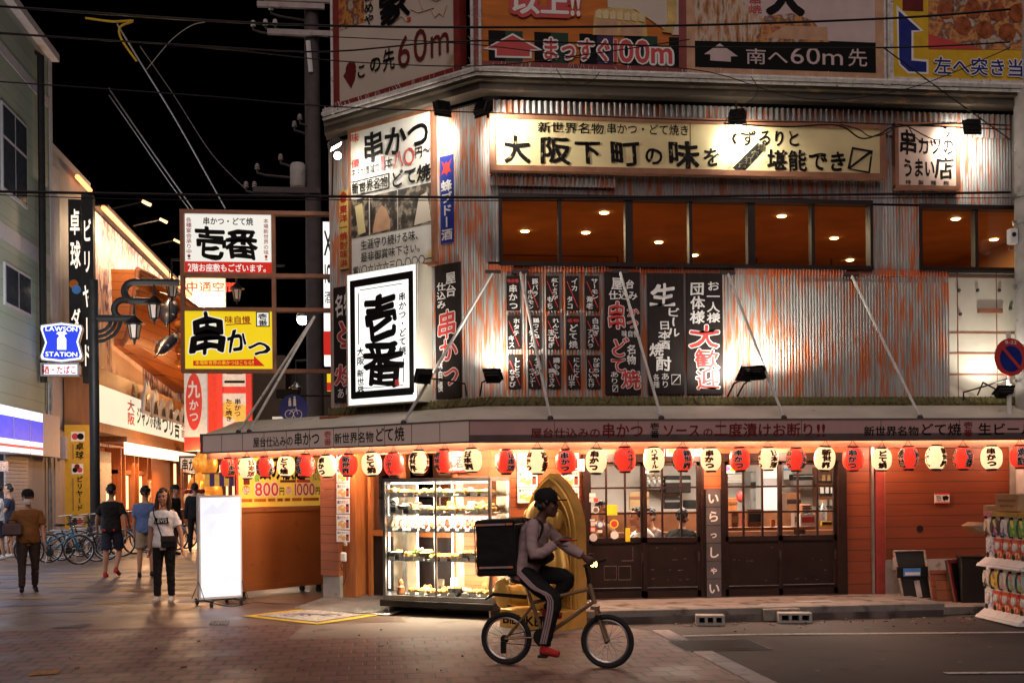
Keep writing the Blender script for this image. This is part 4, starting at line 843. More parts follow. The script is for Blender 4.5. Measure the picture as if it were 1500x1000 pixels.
# projecting double sign on its brown frame, left of the building
FX = Plane(0, 17.1, 0)
r = thing('projecting_sign_frame', 'brown steel lattice frame projecting from the building over the alley mouth', 'sign frame', FX.pt(375, 545), 0)
b = MB(); o = FX.pt(375, 545)
def fx(x, y): u, z = FX.at(x, y); return u - o.x, z - o.z
xa, xb, xm = fx(267, 430)[0], fx(489, 430)[0], fx(401, 430)[0]; zt_, zb_ = fx(375, 311)[1], fx(375, 543)[1]
for x in (xa, xm): b.box(x - .028, x + .028, 0, .12, zb_, zt_, 'sign_brown')
for y in (311, 403, 453, 543): z = fx(375, y)[1]; b.box(xa - .028, xb, -.004, .124, z - .028, z + .028, 'sign_brown')
b.build('frame_bars', r)
sign('lit_sign', 'lit white sign with two black brush characters above a red strip', 'sign', FX, (271, 314, 398, 400), -.02, .06, 'lit_panel', None,
     [('串かつ・どて焼', (297, 318, 371, 330), 'ink', dict(off=.035)), ('壱', (283, 330, 330, 380), 'ink', dict(off=.06, wob=.05)), ('番', (330, 333, 382, 380), 'ink', dict(off=.055, wob=.05)), ('各種宴会承り中!', (272.5, 318, 281, 380), 'red_ink', V), ('本場新世界の味!', (386, 320, 393.5, 381), 'red_ink', V), ('2階お座敷もございます。', (275, 386, 396, 398.5), 'lit_panel', dict(off=.03))],
     shapes=[('box', (271, 383.5, 398, 400), 'lit_red')])
sign('lit_sign', 'lit yellow skewer sign with a red arrow below the white one', 'sign', FX, (271, 455, 402, 541), -.02, .06, 'lit_yellow', None,
     [('串', (274, 456, 331, 523), 'ink', dict(off=.06, wob=.06, halo='lit_panel', hw=.025)), ('か', (332, 480, 364, 518), 'ink', dict(off=.06, wob=.06, halo='lit_panel', hw=.03)), ('つ', (361, 496, 396, 524), 'ink', dict(off=.06, wob=.06, halo='lit_panel', hw=.03)), ('味自慢', (329, 462, 367, 474), 'red_ink', dict(off=.03)), ('壱番', (378, 459, 392, 477), 'ink', VB_), ('本場新世界の串かつはこちら!!', (286, 527.5, 372, 534.5), 'lit_yellow', dict(off=.01))],
     shapes=[('poly', [(283, 528), (372, 526), (372, 521), (388, 536), (283, 535.5)], 'lit_red', 'arrow'), ('box', (375, 456.5, 395, 478.5), 'ink'), ('box', (376.5, 458, 393.5, 477), 'lit_panel'), ('line', [(331, 476), (350, 474.5), (368, 474)], 'red_ink', .006)])

# ------------------------------------------------------------------ lamps on the facade
def flood(label, pos, aim, e, colr=(1, .93, .80), bracket=None, globe=False, spot=110, small=1.0):
    pos, aim = Vector(pos), Vector(aim); d = (aim - pos).normalized(); r = thing('floodlight', label, 'floodlight', pos, 0)
    q = d.to_track_quat('-Z', 'Y').to_matrix().to_4x4(); s = small
    b = MB(); b.x = q; b.box(-.10 * s, .10 * s, -.085 * s, .085 * s, 0, .05 * s, 'lamp_black', .01); b.box(-.115 * s, .115 * s, -.10 * s, .10 * s, -.02 * s, .0, 'lamp_black')
    for k in range(5): b.box(-.09 * s, .09 * s, (-.07 + k * .033) * s, (-.06 + k * .033) * s, .05 * s, .075 * s, 'lamp_black')
    b.build('housing', r); b = MB(); b.x = q; b.face([(-.095 * s, -.08 * s, -.022 * s), (-.095 * s, .08 * s, -.022 * s), (.095 * s, .08 * s, -.022 * s), (.095 * s, -.08 * s, -.022 * s)], 'bulb'); b.build('lens', r)
    if globe: b = MB(); b.ball(tuple(d * .06 + Vector((0, 0, -.09))), .05, 'bulb', 12, 8); b.build('bulb', r, smooth=True)
    if bracket:
        b = MB(); p = [Vector(x) - pos for x in bracket]; b.tube([Vector((0, 0, 0)) - d * .05] + p, .012, 'lamp_black', 6); b.build('bracket', r, smooth=True)
    l = lamp('SPOT', pos + d * .06, e * .82, colr, .05, aim, spot, .7, name='floodlight_beam')
    return r
def fp(pl, px, py, off): return pl.pt(px, py, off)
wc = lambda px, py, off=0: FC.pt(px, py, off)
flood('bright white floodlight shining at the street by the upper left corner of the building', wc(491, 213, .5), wc(545, 300, .1), 42, bracket=[FC.world(CL + .05, 5.8, .0)], globe=True)
flood('black floodlight under the roof edge aimed down at the tall skewer billboard', wc(648, 160, .50), wc(600, 245, 0), 88, bracket=[wc(655, 155, .1)])
flood('black floodlight under the roof edge aimed at the left end of the cream banner', FR.pt(707, 160, .50), FR.pt(760, 205, .12), 105, bracket=[FR.pt(715, 152, .1)])
flood('lit floodlight on a looped cable above the middle of the cream banner', FR.pt(1080, 172, .55), FR.pt(1085, 215, .14), 75, bracket=[FR.pt(1078, 150, .3)], globe=True)
flood('small floodlight at the upper right lighting the weathered pink sign', FR.pt(1424, 186, .55), FR.pt(1398, 220, 0), 75, bracket=[FR.pt(1430, 184, .05)])
flood('black floodlight on an arm aimed at the white box sign', wc(620, 551, .65), wc(585, 500, .3), 40, bracket=[wc(650, 556, .4), wc(681, 562, .06), wc(684, 580, .05)])
flood('black floodlight on a bent arm lighting the rusty corner below the roof', FR.pt(722, 549, .45), FR.pt(735, 480, 0), 75, bracket=[FR.pt(706, 560, .3), FR.pt(703, 580, .08)])
flood('black floodlight beside a strut aimed at the red welcome board', FR.pt(1091, 548, .45), FR.pt(1042, 520, 0), 60, bracket=[FR.pt(1075, 562, .3), FR.pt(1066, 580, .08)])
flood('black floodlight beside a strut aimed up at the bare corrugated wall', FR.pt(1110, 545, .45), FR.pt(1140, 470, 0), 75, bracket=[FR.pt(1090, 562, .3), FR.pt(1080, 580, .08)])
flood('floodlight hidden low at the right lighting the white wall panels', FR.pt(1470, 572, .5), FR.pt(1440, 480, 0), 40, bracket=[FR.pt(1440, 560, .4), FR.pt(1432, 578, .05)])
# ------------------------------------------------------------------ paper lanterns
def paper(name, c, s):
    m, N, L, B = newmat(name); tc = N.new('ShaderNodeTexCoord'); w = N.new('ShaderNodeTexWave'); w.wave_type = 'BANDS'; w.bands_direction = 'Z'; w.inputs['Scale'].default_value = 16; w.inputs['Distortion'].default_value = .3
    L.new(tc.outputs['Object'], w.inputs[0]); n = N.new('ShaderNodeTexNoise'); n.inputs['Scale'].default_value = 9; L.new(tc.outputs['Object'], n.inputs[0])
    mr = N.new('ShaderNodeMapRange'); L.new(w.outputs['Fac'], mr.inputs[0]); mr.inputs[3].default_value = s * .80; mr.inputs[4].default_value = s * 1.05
    mu = N.new('ShaderNodeMath'); mu.operation = 'MULTIPLY_ADD'; L.new(n.outputs[0], mu.inputs[0]); mu.inputs[1].default_value = s * .5; L.new(mr.outputs[0], mu.inputs[2]); sb = N.new('ShaderNodeMath'); sb.operation = 'SUBTRACT'; L.new(mu.outputs[0], sb.inputs[0]); sb.inputs[1].default_value = s * .25
    B.inputs['Base Color'].default_value = col([x * .7 for x in c]); B.inputs['Roughness'].default_value = .45
    B.inputs['Emission Color'].default_value = col(c); L.new(sb.outputs[0], B.inputs['Emission Strength']); return m
paper('paper_red', (1.0, .045, .022), .66); paper('paper_cream', (1.0, .70, .36), 1.02)
LAN = [(334, 686, 'r', '串かつ'), (361, 686, 'c', '串かつ'), (389, 686, 'r', '日本酒'), (418, 685, 'c', 'どて焼'), (448, 684, 'r', '壱番'), (478, 683, 'c', '串かつ'), (510, 682, 'r', '新世界'), (545, 685, 'c', 'どて焼'), (577, 679, 'r', 'ハイボール'), (614, 678, 'c', '新世界'), (651, 677, 'r', '新世界'), (691, 675, 'c', '日本酒'), (741, 674, 'r', '日本酒'), (787, 674, 'c', '壱番'), (829, 674, 'r', '串かつ'), (873, 674, 'c', '串かつ'), (915, 673, 'r', 'ハイボール'), (958, 672, 'c', 'ハイボール'), (1000, 671, 'r', '新世界'), (1042, 671, 'c', '串かつ'), (1084, 670, 'r', '串かつ'), (1126, 670, 'c', '日本酒'), (1167, 669, 'r', '日本酒'), (1208, 669, 'c', '新世界'), (1250, 669, 'r', '串かつ'), (1291, 669, 'c', 'どて焼'), (1331, 668, 'r', '屋台'), (1372, 668, 'c', '新世界'), (1410, 667, 'r', '壱番'), (1453, 668, 'c', '串かつ'), (1494, 669, 'r', '焼酎')]
TH = [-.75, -.6, -.3, .7, -.25, 0, .55, .75, .45, -.1, -.35, .3, .45, .7, -.6, -.65, .35, -.3, .2, -.7, -.75, .35, .65, -.5, -.6, -.7, .7, .6, .35, -.7, -.5]
ENG = {'串かつ': 'skewer', '日本酒': 'sake', 'どて焼': 'stew', '壱番': 'two large brush', '新世界': 'district name', 'ハイボール': 'highball', '屋台': 'stall', '焼酎': 'spirit'}
ORD = 'first second third fourth fifth sixth seventh eighth ninth tenth eleventh twelfth thirteenth fourteenth fifteenth sixteenth'.split()
def lr(z, R=.125, H=.152):           # lantern radius at height z from its middle
    t = max(-1, min(1, z / H)); return R * (1 - abs(t) ** 2.6) ** .5 * .93 + .012
def lantern(pos, kind, txt, th, label, rz):
    r = thing('paper_lantern', label, 'lantern', pos, rz, 'paper lanterns hung under the awning')
    r.rotation_euler = (rnd.uniform(-.07, .07), rnd.uniform(-.06, .06), rz + rnd.uniform(-.15, .15)); r.scale = (rnd.uniform(.95, 1.04),) * 3
    b = MB(); prof = [(.062, -.142)]
    for i in range(25): z = -.14 + .28 * i / 24; prof.append((max(.062, lr(z)) * (1 + (.012 if i % 2 else -.008)), z))
    prof.append((.062, .142)); b.lathe(prof, 'paper_red' if kind == 'r' else 'paper_cream', 26); b.build('shade', r, smooth=True, ang=70)
    b = MB(); b.lathe([(.066, .138), (.070, .141), (.070, .156), (.058, .158)], 'black_paint', 20); b.tube([(-.05, 0, .155), (-.02, 0, .20), (0, 0, .245)], .003, 'black', 4); b.tube([(.05, 0, .155), (.02, 0, .20), (0, 0, .245)], .003, 'black', 4); b.build('cap', r, smooth=True)
    b = MB(); b.lathe([(.058, -.162), (.068, -.158), (.068, -.142), (.064, -.139)], 'black_paint', 20); b.build('base_ring', r, smooth=True)
    for tt, ang in ((txt, th), (rnd.choice(list(ENG)), th + (2.0 if th < 0 else -2.0))):
        for mm, hl in ((('ink', 'halo_white') if kind == 'r' else ('ink', 'cream_rim')),):
            t = MB(); w = .056 if len(tt) < 5 else .044; t.text(tt, -w, w, -.118, .118, 0, mm, vert=True, off=.05, wob=.04, halo=hl, hw=.07)
            out = []
            for x, y, z in t.v:
                R = lr(z) + .0035 - y; a = ang + x / max(.07, lr(z)); out.append((R * math.sin(a), -R * math.cos(a), z))
            t.v = out; t.build('lettering', r)
    return r
mk('cream_rim', (.62, .30, .16), .5)
for i, (px, py, k, tx) in enumerate(LAN):
    pl = FC if px < 700 else FR; off = .70; u = pl.at(px, py, off)[0]
    where = 'along the chamfer' if pl is FC else 'along the front'; n = i if pl is FC else i - 12
    lab = '%s lantern with %s lettering, %s from the left %s' % ('red' if k == 'r' else 'cream', ENG[tx], ORD[n] if n < 16 else str(n + 1) + 'th', where)
    lantern(pl.world(u, 1.955 + rnd.uniform(-.012, .012), off + rnd.uniform(-.02, .02)), k, tx, TH[i] * .8 + (0 if pl is FC else .1), lab, pl.r * (1 if pl is FR else 1))
b = MB()
for pl, u0, u1 in ((FC, CL - 1.9, .2), (FR, XC - .3, UEND)):
    p, q = pl.world(u0, 2.19, .70), pl.world(u1, 2.19, .70); b.tube([p, q], .004, 'black', 4)
tag(b.build('lantern_cord', recentre=True), 'thin black cord from which the paper lanterns hang under the awning', 'cord')

# ------------------------------------------------------------------ food posters on the walls
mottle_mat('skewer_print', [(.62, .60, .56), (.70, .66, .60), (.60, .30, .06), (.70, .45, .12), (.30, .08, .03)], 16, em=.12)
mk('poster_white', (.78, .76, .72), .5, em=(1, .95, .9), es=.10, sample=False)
def posters(pl, px0, px1, ys, off, group, lab):
    for i, (ya, yb) in enumerate(zip(ys, ys[1:])):
        xm, ym = (px0 + px1) / 2, (ya + yb) / 2; u0, u1 = pl.at(px0, ym, off)[0], pl.at(px1, ym, off)[0]; z1, z0 = pl.at(xm, ya, off)[1], pl.at(xm, yb, off)[1]; w, h = u1 - u0, z1 - z0 - .012
        r = thing('food_poster', lab % ORD[i], 'poster', pl.world((u0 + u1) / 2, z0, off), pl.r, group)
        b = MB(); b.box(-w / 2, w / 2, 0, .004, 0, h, 'poster_white'); b.build('sheet', r)
        b = MB(); b.prism([(-w * .40, h * .10), (w * .15, h * .06), (w * .22, h * .45), (-.05 * w, h * .62), (-w * .38, h * .5)], -.002, 0, 'skewer_print'); b.build('picture', r)
        b = MB(); b.box(w * .24, w * .44, -.002, 0, h * .12, h * .66, 'black_paint'); b.box(w * .26, w * .42, -.003, -.002, h * .2, h * .5, 'crimson'); b.build('bottle_print', r)
        b = MB(); b.text('串かつ', -w * .44, .02 * w, h * .66, h * .93, -.003, 'ink', off=.04); b.text('セット', .04 * w, w * .44, h * .70, h * .92, -.003, 'crimson', off=.04); b.build('lettering', r)
posters(FC, 493, 512, [661, 683, 706, 729, 752, 775, 793], .30, 'skewer posters on the corner pillar', 'skewer poster on the corner pillar, %s from the top')
posters(FR, 758, 787, [662, 688, 712, 736], .03, 'skewer posters left behind the golden arch', 'skewer poster left of the golden arch, %s from the top')
posters(FR, 822, 848, [662, 688, 712, 738, 765], .03, 'skewer posters right behind the golden arch', 'skewer poster right of the golden arch, %s from the top')
for k, (x0, x1) in enumerate(((944, 974), (976, 1005), (1007, 1036))): posters(FR, x0, x1, [647, 668], .05, 'skewer posters over the left doors', 'skewer poster above the left doors, %s of three' % ORD[k] + '%.0s')
sign('wall_notice', 'white notice with a red border and a black hand symbol on dark boards', 'notice', FR, (1369, 722, 1391, 737), .0, .01, 'sticker_white', None, [('監視中', (.08, .22, .45, .80), 'ink', V)], shapes=[('box', (0, 0, 1, .14), 'sticker_red'), ('box', (0, .86, 1, 1), 'sticker_red'), ('poly', [(.52, .3), (.8, .22), (.95, .4), (.85, .7), (.7, .62), (.66, .8), (.55, .6)], 'ink', 'emblem')])
sign('wall_notice', 'white square notice with a green diamond low beside the leaning trolley', 'notice', FR, (1308, 816, 1318, 834), .0, .01, 'sticker_white', None, (), shapes=[('poly', [(.3, .55), (.75, .2), (1, .5), (.7, .9)], 'bb_green', 'emblem')])
sign('wall_notice', 'small white notice with blue lines hanging left of the doors', 'notice', FR, (846, 672, 856, 690), .08, .005, 'sticker_white', None, (), shapes=[('box', (.15, .1 + .15 * k, .85, .18 + .15 * k), 'sticker_blue') for k in range(6)])
sign('drinks_poster', 'red and white drinks poster above the display case', 'poster', FC, (657, 660, 690, 690), .08, .01, 'poster_white', (.03, 'crimson'), [('酒', (.2, .2, .8, .85), 'crimson', B_)])

# ------------------------------------------------------------------ glass display case and its food models
CO = Vector((.08, 15.06, 0)); CV = Vector((1.40, 14.21, 0)) - CO; CR = math.atan2(CV.y, CV.x); CW = CV.length; CD = .55
case = thing('display_case', 'tall glass display case full of food models on a grey base by the entrance', 'display case', CO, CR)
b = MB(); b.box(-.04, CW + .04, -.03, CD + .03, .12, .205, 'dark_metal', .008); b.box(0, CW, 0, CD, .205, .262, 'steel'); b.build('base', case)
b = MB()
for x in (.018, CW - .018):
    for y in (.018, CD - .018): b.box(x - .018, x + .018, y - .018, y + .018, .262, 1.75, 'steel')
for y in (.014, CD - .014): b.box(0, CW, y - .014, y + .014, 1.72, 1.755, 'steel')
for x in (.014, CW - .014): b.box(x - .0139, x + .0139, .028, CD - .028, 1.72, 1.754, 'steel')
b.box(CW * .5 - .012, CW * .5 + .012, 0, .02, .262, 1.72, 'steel'); b.box(CW * .30 - .01, CW * .30 + .01, CD - .03, CD - .01, .262, 1.72, 'steel'); b.box(CW * .72 - .01, CW * .72 + .01, CD - .03, CD - .01, .262, 1.72, 'steel')
b.build('case_frame', case)
mk('case_back', (.42, .34, .24), .35, metal=.3, var=.3, vs=3); b = MB(); b.box(CW * .5, CW - .03, CD - .008, CD, .27, 1.72, 'case_back'); b.box(.03, CW * .12, CD - .008, CD, .27, 1.72, 'case_back'); b.box(0, CW, 0, CD, 1.756, 1.765, 'steel'); b.build('back_panel', case)
b = MB(); b.face([(.03, .008, .262), (CW * .5, .008, .262), (CW * .5, .008, 1.72), (.03, .008, 1.72)], 'case_glass'); b.face([(CW * .5, .012, .262), (CW - .03, .012, .262), (CW - .03, .012, 1.72), (CW * .5, .012, 1.72)], 'case_glass')
b.face([(CW - .006, .03, .262), (CW - .006, CD - .03, .262), (CW - .006, CD - .03, 1.72), (CW - .006, .03, 1.72)], 'case_glass'); b.face([(.006, CD - .03, .262), (.006, .03, .262), (.006, .03, 1.72), (.006, CD - .03, 1.72)], 'case_glass'); b.build('glass_pane', case)
mk('shelf_edge', (.35, .55, .50), .2); glass('shelf_glass', (.93, .97, .95), .05)
SHZ = [.266, .71, 1.08, 1.31, 1.53]
for z in SHZ[1:]:
    b = MB(); b.box(.03, CW - .03, .06, CD - .04, z - .008, z, 'shelf_glass'); b.box(.03, CW - .03, .055, .06, z - .008, z, 'shelf_edge'); b.build('shelf', case)
for x in (.12, .40, .62):
    b = MB(); b.tube([(CW * x * 1.2, CD - .05, .30), (CW * x * 1.2, CD - .05, 1.68)], .012, 'tube_white', 8); b.build('light_tube', case)
b = MB(); b.tube([(.08, .08, 1.70), (CW - .08, .08, 1.70)], .010, 'tube_white', 8); b.build('light_tube', case)
for z, e in zip((.70, 1.07, 1.30, 1.52, 1.705), (15, 11, 4.5, 8, 9)):
    for f in (.27, .73): p = case.matrix_basis @ Vector((CW * f, .10, z - .012)); o = lamp('AREA', p, e, (1, .86, .62), .62, name='case_light', sy=.06); o.rotation_euler = (.35, 0, CR)
for z in (.52, .92, 1.2, 1.43):
    for f in (.2, .5, .8): lamp('POINT', case.matrix_basis @ Vector((CW * f, .34, z)), 1.6, (1, .84, .58), .04, name='case_light')  # small fill points added against dark gaps between the shelf rows
b = MB()
for x in (.05, CW - .05):
    for y in (.05, CD - .05): b.tube([(x, y, 0), (x, y, .12)], .012, 'steel', 6)
b.build('legs', case)
p = thing('case_plaque', 'small framed white plaque with two brush characters standing inside the display case', 'plaque', case.matrix_basis @ Vector((.10, .10, 1.32)), CR)
b = MB(); b.box(-.065, .065, 0, .01, -.02, .20, 'sticker_white'); b.build('panel', p); b = MB(); b.text('壱番', -.05, .05, 0, .18, -.002, 'ink', vert=True, off=.05); b.build('lettering', p)
mk('dish_white', (.75, .73, .70), .25); mk('dish_black', (.03, .028, .028), .3); mk('dish_brown', (.30, .10, .04), .35)
mk('fry', (.62, .30, .06), .5, var=.4, vs=40, bump=.6, bs=90); mk('fry_dark', (.40, .15, .03), .5, var=.4, vs=40, bump=.6, bs=90); mk('egg_yellow', (.85, .62, .12), .4, var=.15); mk('salad', (.22, .42, .06), .5, var=.5, vs=50); mk('tomato', (.62, .06, .03), .3); mk('rice', (.80, .76, .66), .5, var=.1, vs=60); mk('sauce', (.14, .05, .02), .25); mk('cream_food', (.82, .72, .45), .5, var=.15); mk('pink_food', (.72, .30, .22), .4, var=.3, vs=30)
def dish(kind, pos, rz, label):
    r = thing('food_model', label, 'food model', pos, rz, 'plastic food models in the display case'); b = MB(); g = MB(); q = random.Random(int(abs(pos[0] * 7919 + pos[2] * 104729) * 10))
    pm = 'dish_black' if kind in ('bowl', 'skewers') else 'dish_white'
    if kind in ('fried', 'skewers', 'sushi', 'slab'):
        b.box(-.085, .085, -.05, .05, 0, .012, pm, .004); b.x = None
        if kind == 'slab':
            b.v = []; b.f = []; b.m = []; b.mats = []; b.x = Matrix.Rotation(-.6, 4, 'X'); b.box(-.075, .075, -.01, .0, .0, .13, 'dish_white'); g.x = b.x
            for k in range(5): g.ball((-.05 + .025 * k, -.014, .05 + .02 * (k % 2)), (.020, .012, .03), q.choice(['pink_food', 'tomato', 'fry', 'cream_food']), 8, 5)
        else:
            for k in range(7 if kind != 'sushi' else 5):
                x = -.065 + .13 * k / (6 if kind != 'sushi' else 4)
                if kind == 'skewers': g.tube([(x, -.06, .025), (x + .01, .0, .03), (x + .012, .05, .035)], [.012, .016, .010], q.choice(['fry', 'fry_dark']), 7); g.tube([(x + .012, .05, .035), (x + .016, .10, .045)], .003, 'card', 4)
                elif kind == 'fried': g.ball((x, q.uniform(-.02, .02), .028 + q.uniform(0, .014)), (.020, .032, .017), q.choice(['fry', 'fry', 'egg_yellow', 'fry_dark']), 9, 6)
                else: g.ball((x, 0, .024), (.013, .03, .013), 'rice', 8, 5); g.ball((x, 0, .034), (.014, .032, .007), q.choice(['pink_food', 'tomato', 'egg_yellow']), 8, 5)
    else:
        R = .075; b.lathe([(.03, 0), (.04, .004), (R, .026), (R + .004, .030), (R - .004, .028), (.04, .012)] if kind in ('plate', 'salad', 'omelette') else [(.035, 0), (.05, .01), (R, .055), (R + .002, .058), (R - .006, .055), (.05, .03)], pm, 18)
        if kind == 'tilted': pass
        z = .03 if kind in ('plate', 'salad', 'omelette') else .055
        if kind == 'omelette': g.ball((0, 0, z), (.055, .038, .024), 'egg_yellow', 12, 7); g.ball((0, -.01, z + .018), (.03, .012, .008), 'tomato', 8, 5)
        elif kind == 'salad':
            for k in range(14): g.ball((q.uniform(-.05, .05), q.uniform(-.04, .04), z + q.uniform(0, .05)), (.018, .016, .012), q.choice(['salad', 'salad', 'cream_food', 'tomato']), 7, 4)
        elif kind == 'bowl':
            g.lathe([(.066, z - .006), (.05, z + .004), (.0, z + .010)], q.choice(['sauce', 'rice', 'cream_food']), 14)
            for k in range(5): g.ball((q.uniform(-.035, .035), q.uniform(-.035, .035), z + .01), (.016, .016, .010), q.choice(['fry', 'egg_yellow', 'salad', 'pink_food']), 7, 4)
        else:
            for k in range(7): g.ball((q.uniform(-.04, .04), q.uniform(-.03, .03), z + q.uniform(0, .02)), (.024, .02, .016), q.choice(['fry', 'fry_dark', 'egg_yellow', 'cream_food']), 8, 5)
    r.scale = (1.5, 1.5, 1.75); b.build('dish', r, smooth=True); g.build('food', r, smooth=True)
    c = MB(); c.box(-.03, .03, -.078, -.074, 0, .026, 'sticker_white'); c.build('price_card', r)
ROWS = [['bowl', 'fried', 'fried', 'sushi', 'skewers', 'fried', 'bowl', 'plate'], ['bowl', 'plate', 'salad', 'bowl', 'fried', 'skewers', 'plate', 'bowl'], ['slab'] * 8, ['salad', 'bowl', 'salad', 'plate', 'omelette', 'fried', 'skewers', 'fried'], ['plate', 'omelette', 'skewers', 'fried', 'plate', 'omelette', 'fried', 'plate']]
KN = {'bowl': 'dark bowl with topped rice', 'fried': 'plate of fried cutlets', 'sushi': 'row of sushi pieces', 'skewers': 'black plate of fried skewers', 'plate': 'round plate of mixed fry', 'salad': 'heaped green salad plate', 'slab': 'tilted tray of sliced meat and fish', 'omelette': 'yellow omelette on a white plate'}
SN = ['bottom', 'fourth', 'third', 'second', 'top']
ROWS = [r_ + [r_[2], r_[5]] for r_ in ROWS]
for i, row in enumerate(ROWS):
    for j, k in enumerate(row):
        x = .12 + (CW - .24) * j / 9 + rnd.uniform(-.012, .012)
        if (i == 3 and j == 0) or (i == 0 and j in (0, 1)): continue
        dish(k, case.matrix_basis @ Vector((x, .15 + rnd.uniform(-.01, .02), SHZ[i] + .001)), CR + rnd.uniform(-.2, .2), '%s, %s from the left on the %s shelf' % (KN[k], ORD[j], SN[i]))
        if i != 2 and j % 2 == 0: dish(row[9 - j], case.matrix_basis @ Vector((x + .05, .38, SHZ[i] + .001)), CR, '%s behind the %s dish of the %s shelf' % (KN[row[9 - j]].split(' of ')[0], ORD[j], SN[i]))
r = thing('figurine', 'small dark red seated figurine on the left of the display case floor', 'figurine', case.matrix_basis @ Vector((.17, .16, .264)), CR)
b = MB(); b.lathe([(.05, 0), (.055, .03), (.045, .06), (.05, .09), (.03, .12), (.034, .15), (.025, .18), (.01, .20)], 'dish_brown', 14); b.build('body', r, smooth=True)
for x, z, w, h, mm, lb in ((.70, .266, .11, .20, 'sepia_print', 'grey photo card leaning in the middle of the case floor'), (.90, .266, .10, .22, 'sticker_white', 'tall blank white card standing on the case floor'), (1.36, .266, .12, .18, 'food_print', 'brown picture card at the right of the case floor'), (.86, 1.311, .10, .15, 'egg_yellow', 'yellow card on the second shelf of the display case'), (1.16, 1.311, .09, .15, 'cream_food', 'cream card with a black tent mark on the second shelf')):
    r = thing('display_card', lb, 'card', case.matrix_basis @ Vector((x, .26, z)), CR); b = MB(); b.box(-w / 2, w / 2, 0, .006, 0, h, mm); b.build('sheet', r)
    b = MB(); b.prism([(-.03, .03), (-.022, .03), (0, .08), (.022, .03), (.03, .03), (.004, .11), (-.004, .11)], -.003, 0, 'ink'); b.build('emblem', r)

# ------------------------------------------------------------------ golden statue before an arched panel
mk('gold_paint', (.80, .47, .11), .36, metal=.35, var=.15, vs=5, bump=.1); mk('gold_dark', (.38, .20, .04), .5, var=.2)
SR = math.radians(-50); SO = Vector((1.427, 13.52, 0)); SW, SD = .83, .60
st = thing('golden_statue', 'golden seated chubby statue before a gothic arch on a lettered plinth', 'statue', SO, SR)
b = MB(); b.box(0, SW, 0, SD, 0, .22, 'gold_paint', .006); b.build('plinth', st, smooth=True)
b = MB(); b.text('BILLIKEN', .05, SW - .05, .05, .17, -.003, 'ink', off=.06); b.build('lettering', st)
def arch(cx, w, z0, zs, n=10):
    """pointed arch outline, spring height zs"""
    R = w * .95; L_ = [(cx - w / 2, z0)]
    for k in range(n + 1):
        a = PI - k / n * math.acos(1 - w / 2 / R); L_.append((cx - w / 2 + R + R * math.cos(a), zs + R * math.sin(a)))
    return L_ + [(2 * cx - x, z) for x, z in reversed(L_[:-1])]
b = MB(); o_ = arch(SW / 2, SW, .221, 1.10); i_ = arch(SW / 2, SW - .16, .221, 1.08); n = len(o_)
b.prism(o_, SD - .10, SD, 'gold_paint')
for k in range(n - 1):
    a, c, d, e = o_[k], o_[k + 1], i_[k + 1], i_[k]
    b.add([(a[0], SD - .16, a[1]), (c[0], SD - .16, c[1]), (d[0], SD - .16, d[1]), (e[0], SD - .16, e[1]), (a[0], SD - .10, a[1]), (c[0], SD - .10, c[1]), (d[0], SD - .10, d[1]), (e[0], SD - .10, e[1])], [(0, 3, 2, 1), (0, 1, 5, 4), (3, 7, 6, 2)], 'gold_paint')
b.build('arch_panel', st)
for k, (ins_, yy, rr) in enumerate(((.03, SD - .165, .016), (.10, SD - .165, .012), (.20, SD - .105, .014))):
    q = arch(SW / 2, SW - 2 * ins_, .23, 1.10 - ins_ * .15); b = MB(); b.tube([(x, yy, z) for x, z in q], rr, 'gold_paint', 7); b.build('arch_moulding', st, smooth=True)
b = MB()
for cx, cz, w in ((SW * .34, 1.18, .20), (SW * .66, 1.18, .20), (SW * .5, 1.42, .22)):
    q = arch(cx, w, cz, cz + .05, 6); b.tube([(x, SD - .115, z) for x, z in q], .013, 'gold_dark', 6)
    for k in range(3): a = 2 * PI * k / 3 + PI / 2; b.lathe([(.03, 0), (.042, .012), (.03, .014)], 'gold_paint', 10, (cx + .042 * math.cos(a), SD - .10, cz + .09 + .042 * math.sin(a)), 'y')
b.build('tracery', st, smooth=True)
def remesh(mb, name, parent, vox, mat, smooth=4):
    """skin several overlapping lofts into one continuous body"""
    o = mb.build(name, None); m = o.modifiers.new('r', 'REMESH'); m.mode = 'VOXEL'; m.voxel_size = vox
    s = o.modifiers.new('s', 'SMOOTH'); s.factor = .5; s.iterations = smooth
    me = bpy.data.meshes.new_from_object(o.evaluated_get(bpy.context.evaluated_depsgraph_get())); old = o.data
    me.materials.clear(); me.materials.append(G(mat)); me.polygons.foreach_set('material_index', [0] * len(me.polygons)); me.polygons.foreach_set('use_smooth', [True] * len(me.polygons))
    o.modifiers.clear(); o.data = me; bpy.data.meshes.remove(old)
    if parent is not None: o.parent = parent
    return o
b = MB(); cx = SW / 2
b.ball((cx, .34, .60), (.25, .19, .29), 'gold_paint', 20, 14); b.ball((cx, .32, .44), (.23, .2, .2), 'gold_paint', 20, 14); b.ball((cx, .32, 1.04), (.175, .15, .20), 'gold_paint', 20, 14); b.ball((cx, .33, 1.18), (.07, .07, .09), 'gold_paint', 12, 8)
b.tube([(cx, .33, .78), (cx, .33, .95)], .09, 'gold_paint', 12)
